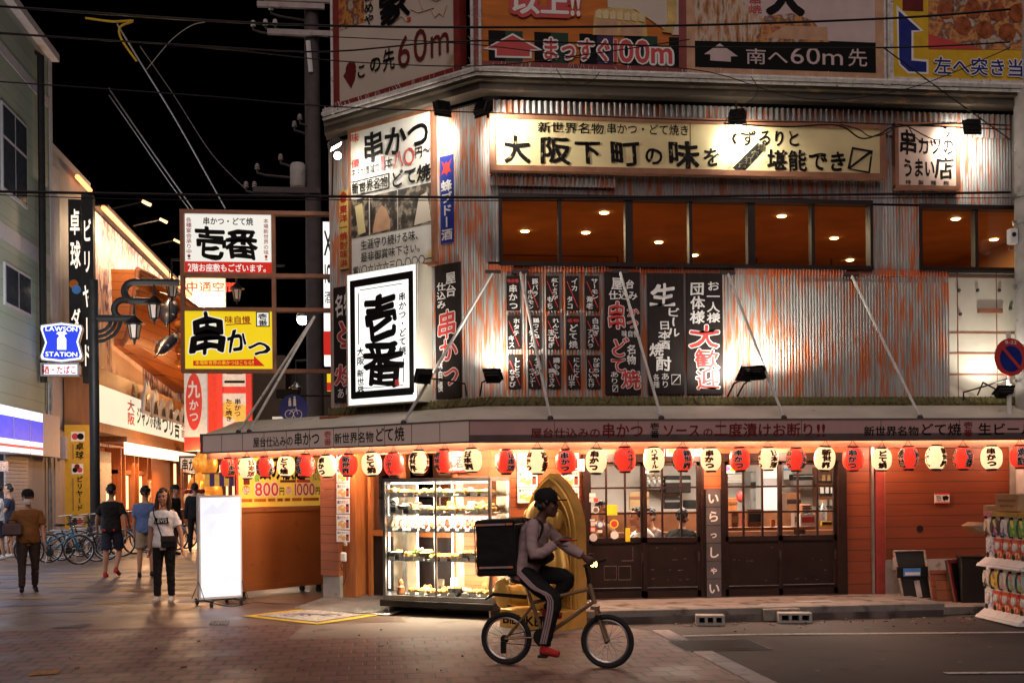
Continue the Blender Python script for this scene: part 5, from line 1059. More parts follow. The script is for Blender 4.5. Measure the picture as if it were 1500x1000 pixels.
for s in (-1, 1):
    b.ball((cx + s * .185, .32, 1.04), (.035, .055, .10), 'gold_paint', 12, 8); b.tube([(cx + s * .18, .34, .80), (cx + s * .27, .28, .60), (cx + s * .25, .18, .44)], [.065, .06, .045], 'gold_paint', 10)
    b.tube([(cx + s * .12, .30, .36), (cx + s * .17, .12, .34), (cx + s * .19, -.02, .36)], [.12, .10, .085], 'gold_paint', 12); b.ball((cx + s * .20, -.05, .37), (.10, .045, .14), 'gold_paint', 14, 9)
    for k in range(5): b.ball((cx + s * (.13 + .032 * k), -.06, .50 - .012 * abs(k - 1)), .022, 'gold_paint', 8, 6)
b.ball((cx, .19, 1.0), (.03, .03, .03), 'gold_paint', 8, 6); b.ball((cx, .195, .93), (.06, .02, .014), 'gold_paint', 8, 6)
b.v = [(cx + (x - cx) * 1.3, .36 + (y - .36) * 1.15, .22 + (z - .22) * 1.27) for x, y, z in b.v]; remesh(b, 'figure', st, .013, 'gold_paint', 3)

# ------------------------------------------------------------------ lit stand, brown cart with drinks poster
glow('stand_lit', (.86, .87, 1.0), .78, var=.10, vs=4)
sp = Vector((-2.47, 16.62, 0)); stand = thing('lit_stand_sign', 'tall glowing white stand sign on a castor base in front of the brown cart', 'sign', sp, math.radians(30))
b = MB(); b.box(0, .64, 0, .08, .10, 1.56, 'sign_white'); b.build('casing', stand)
b = MB(); b.box(.025, .615, -.006, 0, .13, 1.53, 'stand_lit'); b.build('lit_panel', stand)
glow('stand_faint', (.80, .82, .99), .74, sample=False); b = MB(); b.prism([(.06, 1.30), (.20, 1.44), (.27, 1.38), (.40, 1.50), (.58, 1.30)], -.0075, -.006, 'stand_faint')
b.build('faded_print', stand)
b = MB()
for x in (.06, .50): b.box(x, x + .05, -.25, .33, .075, .10, 'dark_metal')
b.box(-.06, .70, -.02, .02, .076, .099, 'dark_metal')
for x in (.0, .64): b.tube([(x, -.2, .10), (x, .02, .35), (x, .28, .10)], .006, 'dark_metal', 5)
b.build('castor_base', stand)
for x in (.085, .525):
    for y in (-.22, .30):
        b = MB(); b.lathe([(.036, -.013), (.036, .013)], 'black', 12, (x, y, .037), 'x'); b.build('castor', stand)
cp = Vector((-2.0, 17.40, 0)); cart = thing('wooden_cart', 'plain brown wooden cart box on castors beside the glowing stand', 'cart', cp, math.radians(46))
mk('cart_brown', (.26, .085, .022), .45, var=.12, vs=2, dirt=((.16, .05, .015), 5, .62))
b = MB(); b.box(0, 1.72, 0, .5, .13, 1.35, 'cart_brown'); b.box(-.005, 1.725, -.012, .0, .13, .22, 'cart_brown'); b.box(-.005, .05, -.012, 0, .22, 1.30, 'cart_brown'); b.box(1.67, 1.725, -.012, 0, .22, 1.30, 'cart_brown'); b.box(-.02, 1.74, -.02, .52, 1.30, 1.37, 'cart_brown'); b.build('box', cart)
for x in (.1, 1.62):
    for y in (.06, .44): b = MB(); b.lathe([(.05, -.016), (.05, .016)], 'black', 12, (x, y, .05), 'x'); b.box(x - .025, x + .025, y - .03, y + .03, .05, .131, 'dark_metal'); b.build('castor', cart)
mk('poster_yellow', (.82, .62, .08), .5, var=.2, vs=2, em=(1, .75, .15), es=.07, sample=False)  # poster sheet given a faint glow in its material, no lamp behind
pr = thing('drinks_poster', 'yellow all-you-can-drink poster in a red frame standing on the brown cart', 'poster', cart.matrix_basis @ Vector((.86, .06, 1.375)), math.radians(46))
PW_, PH = 1.66, .76; X = lambda f: -PW_ / 2 + PW_ * f; Z = lambda f: PH * (1 - f)
b = MB(); b.box(X(0), X(1), 0, .02, 0, PH, 'poster_yellow'); b.build('panel', pr)
b = MB(); b.box(X(0) - .04, X(0), -.01, .03, 0, PH + .03, 'crimson'); b.box(X(1), X(1) + .03, -.01, .03, 0, PH + .03, 'crimson'); b.box(X(0), X(1), -.01, .03, PH, PH + .03, 'crimson'); b.box(X(0) - .04, X(.45), -.012, .03, -.04, -.001, 'crimson'); b.box(X(1) + .031, X(1) + .07, -.01, .03, -.04, PH, 'black'); b.build('frame', pr)
b = MB(); b.text('飲み放題', X(.24), X(.80), Z(.48), Z(-.05), -.004, 'ink', off=.05); b.text('今だけ!!', X(.88), X(.99), Z(.5), Z(.15), -.004, 'bb_green', off=.03)
b.text('800', X(.185), X(.47), Z(.79), Z(.50), -.004, 'crimson', off=.05, halo='halo_white', hw=.08); b.text('1000', X(.66), X(.92), Z(.79), Z(.52), -.004, 'crimson', off=.05, halo='halo_white', hw=.08); b.text('円', X(.475), X(.54), Z(.78), Z(.60), -.004, 'ink', off=.04); b.text('円', X(.925), X(.985), Z(.78), Z(.60), -.004, 'ink', off=.04); b.build('lettering', pr)
b = MB(); b.lathe([(.07, 0), (.07, .004)], 'bb_orange', 20, (X(.09), 0, Z(.66)), 'y'); b.lathe([(.06, 0), (.06, .004)], 'pink_food', 20, (X(.59), 0, Z(.68)), 'y'); b.build('badge', pr)
b = MB(); b.text('60分', X(.05), X(.13), Z(.74), Z(.60), -.006, 'halo_white', off=.04); b.text('90分', X(.555), X(.625), Z(.75), Z(.62), -.006, 'halo_white', off=.04)
for t, a, c in (('ビール', .03, .16), ('ハイボール', .18, .32), ('酎ハイ', .34, .43), ('梅酒', .45, .52), ('焼酎', .54, .61), ('カクテル', .63, .75), ('ソフトドリンク', .77, .97)): b.text(t, X(a + .01), X(c - .01), Z(.895), Z(.845), -.006, 'ink', off=.01)
b.build('lettering', pr)
b = MB()
for a, c in ((.03, .16), (.18, .32), (.34, .43), (.45, .52), (.54, .61), (.63, .75), (.77, .97)): b.box(X(a), X(c), -.003, 0, Z(.90), Z(.835), 'bb_orange')
b.box(X(.49), X(.68), -.003, 0, Z(.52), Z(.47), 'bb_maroon'); b.box(X(.69), X(.86), -.003, 0, Z(.52), Z(.46), 'crimson'); b.box(X(.06), X(.13), -.003, 0, Z(.56), Z(.40), 'bb_maroon'); b.build('printed_field', pr)
b = MB()
for k, (a, z) in enumerate(((.16, .44), (.20, .36), (.19, .50))): b.prism([(X(a), Z(z)), (X(a + .05), Z(z)), (X(a + .055), Z(z - .14)), (X(a - .005), Z(z - .14))], -.003 - .001 * k, 0, ['egg_yellow', 'fry', 'salad'][k])
b.build('picture', pr)
# power cable from the pillar socket over the pavement to the stand
b = MB(); pts = [FC.pt(505, 818, .30), FC.pt(506, 845, .34), ground(492, 880) + Vector((0, 0, .012)), ground(455, 884) + Vector((0, 0, .012)), ground(410, 885) + Vector((0, 0, .012)), ground(370, 883) + Vector((0, 0, .012)), ground(340, 889) + Vector((0, 0, .012)), ground(312, 884) + Vector((0, 0, .012))]
def smoothpath(p, k=6):
    out = []
    for i in range(len(p) - 1):
        a, c, d, e = p[max(i - 1, 0)], p[i], p[i + 1], p[min(i + 2, len(p) - 1)]
        for j in range(k):
            t = j / k; out.append(.5 * ((2 * c) + (d - a) * t + (2 * a - 5 * c + 4 * d - e) * t * t + (3 * c - a - 3 * d + e) * t ** 3))
    return out + [p[-1]]
b.tube(smoothpath(pts), .006, 'black', 5); tag(b.build('power_cable', recentre=True), 'black power cable running over the pavement from the pillar socket to the stand', 'cable')
r = thing('power_socket', 'white weatherproof socket box low on the corner pillar', 'socket', FC.pt(505, 822, .30), FC.r); b = MB(); b.box(-.05, .05, -.04, 0, 0, .13, 'sticker_white', .012); b.build('box', r); b = MB(); b.tube([(0, -.03, .01), (-.03, -.05, -.05), (-.02, -.03, -.12)], .008, 'black', 5); b.build('plug', r)
r = thing('wall_switch', 'small square white switch plate on the corner pillar below the posters', 'switch', FC.pt(507, 799, .29), FC.r); b = MB(); b.box(-.03, .03, -.02, 0, 0, .05, 'sticker_white', .006); b.build('plate', r); b = MB(); b.box(-.01, .01, -.025, -.02, .012, .04, 'steel'); b.build('rocker', r)
# cinder blocks
def block(px0, px1, py, label):
    a, c = ground(px0, py), ground(px1, py); L_ = (c - a).length; r = thing('concrete_block', label, 'concrete block', (a + c) / 2, math.atan2(c.y - a.y, c.x - a.x), 'concrete blocks laid by the step'); b = MB(); h, d = .12, .19
    for z0, z1 in ((0, .028), (.092, .12)): b.box(-L_ / 2, L_ / 2, 0, d, z0, z1, 'concrete_pale', .004)
    for k in range(4): x = -L_ / 2 + (L_ - .035) * k / 3; b.box(x, x + .035, .002, d - .002, .027, .093, 'concrete_pale')
    b.box(-L_ / 2 + .01, L_ / 2 - .01, d * .8, d - .01, .02, .1, 'black'); b.build('body', r, smooth=True)
block(1020, 1062, 916, 'grey hollow block lying before the step left of the other block'); block(1141, 1190, 912.5, 'grey hollow block lying before the step nearer the capsule machines')

# ------------------------------------------------------------------ things at the right: trolley, panels, boxes, capsule machines
FT = Plane(0, 14.35, 0)
r = thing('platform_trolley', 'black steel platform trolley leaning upright against the plinth', 'trolley', FT.pt(1342, 879), 0); o = FT.pt(1342, 879)
def tl(x, y): u, z = FT.at(x, y); return u - o.x, z - o.z
b = MB(); q = [tl(1318, 808), tl(1363, 807), tl(1367, 876), tl(1325, 879)]; pts = [(x, .02 + .25 * max(0, z) , z) for x, z in q]; mk('worn_rim', (.26, .21, .18), .5, var=.4, vs=20); b.tube(pts + pts[:1], .018, 'worn_rim', 6); b.build('rim', r, smooth=True)
b = MB(); b.face([(x, .03 + .25 * z, z) for x, z in q], 'black_paint'); b.face([(x, .05 + .25 * z, z) for x, z in q[::-1]], 'black_paint'); b.build('deck', r)
b = MB(); z0, z1 = tl(1340, 846)[1], tl(1340, 830)[1]; b.box(q[0][0], q[1][0], .0 + .25 * z0, .02 + .25 * z0, z0, z1, 'dark_metal'); b.build('crossbar', r)
b = MB(); x0, x1 = tl(1327, 838)[0], tl(1352, 838)[0]; b.box(x0, x1, -.008 + .25 * z0, .0 + .25 * z0, z0 + .02, z1 - .02, 'sticker_blue'); b.box(x0 + .02, x1 - .01, -.011 + .25 * z0, -.007 + .25 * z0, z0 + .03, z0 + .07, 'sticker_white'); b.build('label_plate', r)
b = MB(); p = [tl(1343, 851), tl(1351, 850), tl(1353, 874), tl(1345, 875)]; b.face([(x, .02 + .25 * z, z) for x, z in p], 'kerb_stone'); b.build('torn_patch', r)
def leaner(name, label, cat, px, w, h, m, lean, rz=0, frame=None):
    o = ground(*px); r = thing(name, label, cat, o, rz); b = MB(); b.x = Matrix.Rotation(-lean, 4, 'X'); b.box(-w / 2, w / 2, 0, .03, 0, h, m); b.build('board', r)
    if frame: b = MB(); b.x = Matrix.Rotation(-lean, 4, 'X'); t = .05; b.box(-w / 2, -w / 2 + t, -.02, .0, 0, h, frame); b.box(w / 2 - t, w / 2, -.02, 0, 0, h, frame); b.box(-w / 2, w / 2, -.021, 0, 0, t, frame); b.box(-w / 2, w / 2, -.021, 0, h - t, h, frame); b.build('frame', r)
    return r
leaner('wooden_board', 'red-brown wooden board leaning on the dark wall behind the trolley', 'board', (1392, 893), .42, .52, 'siding', .25, -.1, 'siding_dark')
leaner('picture_frame', 'reddish open wooden frame leaning at an angle beside the capsule machines', 'frame', (1412, 893), .34, .66, 'black', .2, .5, 'red_paint')
r = thing('black_bin', 'dark black box standing in the shade left of the capsule machines', 'box', ground(1428, 895), -.3); b = MB(); b.box(-.16, .16, 0, .3, 0, .68, 'black', .01); b.build('box', r); b = MB(); b.box(-.17, .17, -.01, .31, .68, .70, 'black_paint'); b.build('lid', r)
GO = ground(1437, 905); GV = ground(1513, 923) - GO; GR = math.atan2(GV.y, GV.x); GW = .205
glass('capsule_glass', (.9, .9, .9), .12)
PRN = []
for k, cs in enumerate([[(.7, .68, .6), (.08, .05, .04), (.65, .35, .2)], [(.05, .03, .06), (.3, .12, .4), (.6, .5, .2)], [(.65, .66, .72), (.15, .2, .5), (.6, .55, .5)], [(.10, .40, .06), (.16, .5, .08), (.7, .6, .2)], [(.72, .7, .68), (.04, .03, .03), (.5, .48, .45)], [(.72, .5, .05), (.75, .6, .1), (.3, .15, .1)], [(.7, .66, .6), (.6, .3, .35), (.4, .45, .6)], [(.35, .6, .7), (.3, .5, .2), (.7, .2, .1)]]):
    mottle_mat('card_print_' + 'abcdefgh'[k], cs + [cs[0]], 14, vor=True); PRN.append('card_print_' + 'abcdefgh'[k])
mottle_mat('dial_red', [(.55, .05, .02), (.6, .06, .03), (.7, .45, .3), (.55, .3, .05)], 30, vor=True); mottle_mat('dial_pale', [(.70, .69, .68), (.66, .66, .7), (.3, .3, .5), (.7, .7, .7)], 30, vor=True)
mk('machine_white', (.84, .82, .80), .35, var=.05); mk('machine_pink', (.7, .25, .32), .35); mk('machine_gold', (.50, .36, .08), .35)
NMS = ['black and cream', 'dark purple', 'pale blue', 'green', 'black and white', 'yellow', 'cream and rose', 'sky blue']
for lv in range(2):
    for j in range(5):
        p = GO + GV.normalized() * (GW * (j + .5) + (.04 if lv else 0)) + Vector((0, 0, .02 + lv * .62)); idx = (0 if lv else 4) + min(j, 3)
        if j == 4: lab = 'capsule machine cut by the right edge of the picture, %s row' % ('upper' if lv else 'lower')
        else: lab = 'white capsule vending machine with a %s picture card, %s row' % (NMS[idx], 'upper' if lv else 'lower')
        r = thing('capsule_machine', lab, 'capsule machine', p, GR, 'capsule vending machines stacked in two rows'); w = GW - .008
        b = MB(); b.box(-w / 2, w / 2, .06, .36, .0, .60, 'machine_white', .01); b.prism([(0, 0)] * 0 or [(-w / 2, 0), (w / 2, 0), (w / 2, .04), (-w / 2, .04)], -.06, .08, 'machine_white'); b.build('body', r)
        b = MB(); b.add([(-w / 2, -.075, .015), (w / 2, -.075, .015), (w / 2, .06, .12), (-w / 2, .06, .12), (-w / 2, -.075, .0), (w / 2, -.075, 0)], [(0, 1, 2, 3), (4, 5, 1, 0)], 'machine_white'); b.build('chute', r)
        b = MB(); b.box(-w / 2 + .008, w / 2 - .008, .045, .06, .11, .34, 'dial_pale' if j == 0 else 'dial_red'); b.build('dial_panel', r)
        b = MB(); b.lathe([(.045, 0), (.045, .02), (.036, .026)], 'machine_white', 16, (0, .045, .25), 'y'); b.box(-.008, .008, .008, .022, .215, .285, 'machine_white'); b.build('dial', r, smooth=True)
        b = MB(); b.lathe([(.034, 0), (.034, .004)], 'black', 14, (-.045, .044, .135), 'y'); b.build('slot', r)
        b = MB(); n = 6; vs = []; 
        for k in range(n + 1): a = -1.0 + 2.0 * k / n; vs += [(-w / 2 + .012, .055 - .042 * math.cos(a), .47 + .10 * math.sin(a) * 1.15), (w / 2 - .03, .055 - .042 * math.cos(a), .47 + .10 * math.sin(a) * 1.1)]
        b.add(vs, [(2 * k, 2 * k + 1, 2 * k + 3, 2 * k + 2) for k in range(n)], PRN[idx]); b.build('picture_card', r)
        b = MB(); b.box(-w / 2, -w / 2 + .008, .035, .1, .355, .59, 'black_paint'); b.box(w / 2 - .022, w / 2, .035, .1, .355, .59, 'black_paint'); b.build('side_cheek', r)
        if lv: b = MB(); b.prism([(-w / 2, .60), (w / 2, .60), (w / 2, .65), (-w / 2, .65)], .02, .36, 'machine_pink' if j == 0 else 'machine_gold'); b.build('top_cover', r)
def carton(label, pos, rz, w, d, h, lid=False):
    r = thing('cardboard_box', label, 'cardboard box', pos, rz); b = MB(); b.box(-w / 2, w / 2, 0, d, 0, h, 'card', .004); b.build('box', r); b = MB(); b.box(-w / 2 + .05, w / 2 - .05, -.002, -.0005, h * .55, h * .7, 'sign_brown'); b.box(-w / 2 + .08, w / 2 - .09, -.003, -.001, h * .25, h * .36, 'sign_brown'); b.build('print', r)
    if lid: b = MB(); b.box(-.012, .012, -.0035, d, -.001, h + .002, 'sticker_blue'); b.build('strap', r)
gm = lambda u, v, z: GO + GV.normalized() * u + Vector((-GV.y, GV.x, 0)).normalized() * v + Vector((0, 0, z))
carton('brown cardboard box on top of the capsule machines', gm(.42, .12, 1.30), GR + .15, .42, .25, .2)
carton('flat brown cardboard box lying on the left end of the capsule machines', gm(.0, .2, 1.29), GR + .35, .40, .26, .07)
carton('brown cardboard box with a blue strap standing behind the left capsule machine', gm(-.02, .28, .55), GR, .2, .25, .55, True)
r = thing('cardboard_stack', 'stack of folded pale cardboard sticking out above the black box', 'cardboard', gm(-.22, .12, 1.10), GR + .25); b = MB()
for k in range(5): b.x = Matrix.Rotation(-.5, 4, 'X'); b.box(-.36 + .02 * k, .30, 0, .22 + .01 * k, .012 * k, .012 * k + .008, 'card')
b.build('sheets', r); b = MB(); b.x = Matrix.Rotation(-.7, 4, 'X'); b.box(-.02, .14, -.10, .02, -.06, -.052, 'kerb_stone'); b.build('flap', r)
# no-parking sign and concrete pole at the right
pp = Vector((uof(1500, 500, .15), YR - .30, 0)); pole = thing('utility_pole', 'thick grey concrete utility pole at the right edge in front of the white panels', 'utility pole', pp, 0)
b = MB(); b.lathe([(.20, 0), (.19, 3), (.165, 10)], 'pole_concrete', 24); b.build('shaft', pole, smooth=True)
for z in (2.95, 4.2, 5.05, 5.4): b = MB(); b.lathe([(.195, z), (.20, z), (.20, z + .05), (.195, z + .05)], 'steel', 24); b.box(-.23, -.18, -.02, .02, z + .01, z + .04, 'steel'); b.build('band', pole)
for z in (3.4, 4.7, 6.0, 6.9): b = MB(); b.tube([(-.19, 0, z), (-.30, -.02, z), (-.30, -.02, z + .03)], .008, 'steel', 5); b.build('step_bolt', pole)
b = MB(); b.box(-.30, -.19, -.06, .04, 4.78, 4.98, 'sticker_white', .01); b.lathe([(.03, 0), (.03, .01)], 'black', 12, (-.25, -.06, 4.9), 'y'); b.build('meter_box', pole)
so_ = FR.pt(1480, 523, .55); ns = thing('no_parking_sign', 'round blue and red no-parking sign beside the concrete pole', 'road sign', so_, .15)
b = MB(); b.lathe([(.245, 0), (.245, .012)], 'crimson', 36, (0, 0, 0), 'y'); b.build('disc', ns)
mk('sign_blue', (.015, .03, .22), .35)
b = MB(); b.lathe([(.17, .012), (.17, .015)], 'sign_blue', 32, (0, 0, -.02), 'y'); b.build('field', ns)
b = MB(); b.prism([(-.14, .10), (-.11, .13), (.15, -.13), (.12, -.16)], -.02, -.014, 'crimson'); b.build('slash', ns)
b = MB(); b.text('8-22', -.09, .09, .17, .215, -.014, 'sticker_white', off=.03); b.build('lettering', ns)
b = MB(); b.tube([(0, .03, -.75), (0, .03, .33)], .03, 'sign_white', 12); b.build('post', ns, smooth=True)
b = MB(); b.tube([(-.02, .03, -.28), (-.3, .2, -.38), (-.34, .5, -.42), (-.34, .5, -.6)], .012, 'dark_metal', 6); b.build('bracket', ns, smooth=True)
# ------------------------------------------------------------------ the alley: convenience store, billiard hall, fish restaurant, far shops
mk('green_siding', (.25, .27, .21), .6, var=.08, vs=2); plank_mat('green_boards', (.27, .30, .235), (.11, .12, .09), .42, 'z', .6, .08, .03)
mk('pale_trim', (.38, .34, .36), .6, var=.1); mk('grey_wall', (.30, .27, .27), .6, var=.12, vs=1.5, dirt=((.16, .14, .14), 2, .66)); mk('window_dark', (.035, .04, .05), .12, var=.2, spec=.6)
glow('store_white', (.86, .90, 1.0), 1.15); glow('store_blue', (.03, .06, .75), .75, sample=False); glow('store_red', (.8, .03, .06), .8, sample=False); glow('shop_glow', (1.0, .62, .30), 1.5); glow('canopy_glow', (1.0, .58, .32), 2.6); glow('neon_orange', (1.0, .30, .10), 2.4); glow('fish_panel', (1.0, .86, .62), .66); glow('letter_glow', (1.0, .82, .66), 1.0, sample=False)
fa = lambda px, py, off=0: FA.at(px, py, off)
def fz(px, py, off=0): return FA.at(px, py, off)[1]
u_ = lambda px, py=600, off=0: FA.at(px, py, off)[0]
ls = thing('convenience_store', 'green-boarded three-storey building with a lit blue and white store band at left', 'building', (XL, 30, 0), PI / 2); D0 = 30
def apart(b, name, par, d0): b.v = [(p[0] - d0, p[1], p[2]) for p in b.v]; return b.build(name, par)
ye = u_(77, 400); zt = fz(60, 66)
b = MB(); b.box(20, ye, 0, 6, 3.3, zt, 'green_boards'); b.box(20, u_(18, 700), .3, 6, 0, 3.3, 'interior_pale'); b.box(u_(18, 720), ye, .02, 6, 0, 3.3, 'grey_wall'); apart(b, 'wall', ls, D0)
b = MB()
for y0, y1, px in ((96, 112, 30), (345, 368, 30)): z1, z0 = fz(px, y0), fz(px, y1); b.box(20, ye + .02, -.02, 0, z0, z1, 'pale_trim')
b.box(ye - .25, ye + .03, -.03, 0, 3.3, zt, 'pale_trim'); b.box(20, ye + .04, -.25, .2, zt - .12, zt + .1, 'pale_trim'); apart(b, 'trim', ls, D0)
for x0, x1, y0, y1 in ((6, 40, 165, 290), (8, 44, 390, 452)):
    ua, ub = u_(x0), u_(x1); xm = (x0 + x1) / 2; z1, z0 = fz(xm, y0 + 10), fz(xm, y1)
    f = MB(); f.box(ua - .08, ub + .08, -.05, .03, z0 - .08, z1 + .08, 'pale_trim'); f.v = [(p[0] - D0, p[1], p[2]) for p in f.v]; o = f.build('window', ls)
    g = MB(); um = (ua + ub) / 2; rows = ((z0, z1),) if y0 > 300 else ((z0, z0 + (z1 - z0) * .6), (z0 + (z1 - z0) * .64, z1))
    for za, zb_ in rows:
        for c, d in ((ua, um - .04), (um + .04, ub)): g.box(c, d, -.056, -.051, za, zb_, 'window_dark')
    g.v = [(p[0] - D0, p[1], p[2]) for p in g.v]; g.build('pane', o)
b = MB(); z1, z0 = fz(30, 603), fz(30, 667); b.box(20, u_(64), -.45, .0, z0, z1, 'pale_trim'); apart(b, 'canopy', ls, D0)
b = MB(); e = u_(63, 640, .46); zz = lambda f: z0 + (z1 - z0) * f
b.box(20, e, -.456, -.452, zz(.02), zz(.98), 'store_white'); b.box(20, e, -.462, -.458, zz(.30), zz(.78), 'store_blue'); b.box(20, e, -.462, -.458, zz(.13), zz(.19), 'store_red')
for px in (20, 44): b.box(u_(px, 640, .46) - .02, u_(px, 640, .46) + .02, -.468, -.464, zz(0), zz(1), 'pale_trim')
apart(b, 'lit_band', ls, D0)
b = MB(); b.box(20, u_(6, 720), .25, .28, .3, 2.6, 'store_white'); apart(b, 'lit_doorway', ls, D0)
b = MB()
for k in range(26): z = .1 + k * .1; b.box(u_(7, 720), u_(40, 720), -.02 - .01 * (k % 2), .02, z, z + .09, 'pale_trim')
apart(b, 'roller_shutter', ls, D0)
b = MB(); b.tube([(u_(57), -.14, fz(57, 560)), (u_(57), -.14, fz(57, 88)), (u_(57), .1, fz(57, 82))], .10, 'black', 10); b.tube([(u_(67), -.1, .0), (u_(67), -.1, fz(67, 560))], .06, 'steel', 10); apart(b, 'drainpipe', ls, D0)
lamp('AREA', FA.world(28, 3.0, 1.2), 25, (.75, .82, 1), 3, FA.world(28, 0, 1.5), name='store_and_fill_light'); lamp('AREA', FA.world(27, 4.6, 2.6), 300, (.90, .95, 1), 2.0, FA.world(31.5, 8.5, -.5), name='store_and_fill_light')  # the stronger area light is added to brighten the green wall
sign('store_banner', 'small blue banner with a red and white mark under the store band', 'banner', FA, (-4, 675, 12, 690), .3, .03, 'sticker_blue', None, [('酒', (.2, .1, .8, .9), 'sticker_white', {})])
# blue milk-can sign box and the white tobacco box below it
FL = Plane(0, u_(70) - 1.0, 0)
lp = FL.pt(91, 527); r = thing('store_sign', 'blue and white lit box sign with a milk can emblem on the green building', 'sign', lp, .12)
ll = lambda x, y: (FL.at(x, y)[0] - lp.x, FL.at(x, y)[1] - lp.z)
out = [ll(*p) for p in ((60, 476), (90, 471.5), (119, 475), (121, 480), (115, 500), (121, 522), (119, 527), (90, 531), (61, 528), (59, 523), (66, 502), (59, 481))]
b = MB(); b.prism(out, .0, .32, 'pale_trim'); b.build('casing', r)
cx_, cz_ = sum(p[0] for p in out) / 12, sum(p[1] for p in out) / 12
ins = lambda k: [(cx_ + (x - cx_) * k, cz_ + (z - cz_) * k) for x, z in out]
b = MB(); b.prism(ins(.95), -.004, 0, 'store_white'); b.prism(ins(.86), -.008, -.004, 'store_blue'); b.build('lit_panel', r)
b = MB(); q = [ll(*p) for p in ((84, 512), (97, 512), (97, 496), (94, 492), (96, 489), (84.5, 489), (87, 492), (84, 496))]; b.prism(q, -.012, -.008, 'store_white'); q = [ll(*p) for p in ((82.5, 489), (98.5, 489), (96, 486), (85, 486))]; b.prism(q, -.0125, -.008, 'store_white'); b.build('emblem', r)
b = MB()
for t, y0, y1 in (('LAWSON', 478, 485), ('STATION', 515, 522)): a = ll(67, y1); c = ll(113, y0); b.text(t, a[0], c[0], a[1], c[1], -.012, 'store_white', off=.05)
b.build('lettering', r)
sign('store_sign', 'small white lit box with red lettering under the milk can sign', 'sign', FL, (60, 532, 115, 550), .0, .25, 'store_white', (.05, 'pale_trim', .01), [('酒・たばこ', (.05, .14, .95, .88), 'lit_red', dict(off=.05))])
# billiard hall
bh = thing('billiard_hall', 'grey slab building with tall black letter panels beside the green building', 'building', (XL, u_(105), 0), PI / 2); D1 = u_(105)
ya, yb = ye + .1, u_(138)
b = MB(); b.box(ya, yb, .05, 6, 0, fz(95, 226), 'grey_wall'); b.box(ya, u_(90), .0, .05, 0, fz(85, 250), 'pale_trim'); apart(b, 'wall', bh, D1)
b = MB(); b.box(u_(66), u_(76), -.02, .05, fz(70, 660, 0), fz(70, 600), 'grey_wall'); b.box(ya + .2, u_(88), -.25, .04, 2.6, 3.3, 'pale_trim'); apart(b, 'wall_box', bh, D1)
b = MB(); b.tube([(u_(107), -.2, fz(107, 262)), (u_(126), -.2, fz(126, 282))], .08, 'neon_orange', 8); apart(b, 'neon_strip', bh, D1)
FB = Plane(0, u_(100) - .4, 0)
sign('letter_panel', 'tall black panel with glowing white table tennis lettering on the billiard hall', 'sign', FB, (101, 292, 120, 575), .0, .3, 'black', None, [('卓', (102, 304, 117, 345), 'letter_glow', dict(off=.04)), ('球', (103, 350, 118, 394), 'letter_glow', dict(off=.04)), ('ダ', (104, 450, 118, 482), 'letter_glow', dict(off=.04)), ('ー', (104, 488, 118, 520), 'letter_glow', dict(off=.04)), ('ツ', (104, 528, 118, 566), 'letter_glow', dict(off=.04))], shapes=[('disc', 108, 416, .14, 'bb_orange'), ('disc', 112, 424, .14, 'sticker_blue')])
sign('letter_panel', 'tall black panel with glowing white billiards lettering next to the fish mural', 'sign', FB, (120, 285, 137, 560), .5, .3, 'black', None, [(ch, (121, y, 134, y + 38), 'letter_glow', dict(off=.04, rot=ch == 'ー')) for ch, y in zip('ビリヤード', (318, 363, 414, 462, 500))])
sign('yellow_sign', 'tall amber column sign with black ball pictures and lettering above the parked bicycles', 'sign', FB, (95, 622, 133, 775), .6, .3, 'yellow_pole', None, [('卓球', (111, 647, 123, 672), 'ink', VB_), ('ビリヤード', (112, 696, 122, 748), 'ink', VB_)],
     shapes=[('box', (104, 632, 124, 646), 'sticker_white'), ('disc', 110, 639, .10, 'crimson'), ('disc', 118, 639, .10, 'ink'), ('box', (105, 679, 122, 694), 'sticker_white'), ('disc', 110, 688, .08, 'ink'), ('disc', 117, 688, .08, 'crimson'), ('disc', 113, 683, .08, 'bb_maroon'), ('box', (105, 756, 122, 770), 'sticker_white'), ('disc', 110, 763, .09, 'ink'), ('disc', 117, 763, .09, 'crimson'), ('box', (106.5, 650, 107.8, 672), 'sign_brown'), ('box', (106.5, 700, 107.8, 748), 'sign_brown')])
glow('yellow_lit', (.8, .45, .03), .12)
# fish restaurant
fr = thing('fish_restaurant', 'fish restaurant with a glowing mural, a boat hull over its lit sign and warm shopfront', 'building', (XL, 42, 0), PI / 2); D2 = 42
y0_, y1_ = u_(139), u_(292); ztop = fz(200, 354, .35)
m, N, L, B = newmat('mural'); tc = N.new('ShaderNodeTexCoord'); a1 = ramp_noise(N, L, tc.outputs['Object'], .35, .42, .52, 6, (1, 1, .7)); a2 = ramp_noise(N, L, tc.outputs['Object'], 2.6, .47, .53, 10, (1.5, 1, .8)); cc_ = mixc(N, L, a1, (.78, .58, .44), (.52, .34, .30)); mu = N.new('ShaderNodeMath'); mu.operation = 'MULTIPLY'; L.new(a1, mu.inputs[0]); L.new(a2, mu.inputs[1]); cc_ = mixc(N, L, mu.outputs[0], cc_, (.10, .07, .13)); L.new(cc_, B.inputs['Base Color']); B.inputs['Roughness'].default_value = .6
b = MB(); b.box(y0_, y1_, .05, 3, 3.2, ztop, 'mural'); apart(b, 'mural_wall', fr, D2)
b = MB(); b.tube([(y0_, -.35, ztop), (y1_, -.35, ztop)], .09, 'neon_orange', 8); b.box(y0_, y1_, -.5, .1, ztop + .05, ztop + .12, 'dark_metal'); apart(b, 'roof_light', fr, D2)
for k in range(6): lamp('POINT', FA.world(y0_ + 1 + 3.4 * k, ztop - .45, 1.25), 330, (1, .66, .38), .12, name='mural_light')
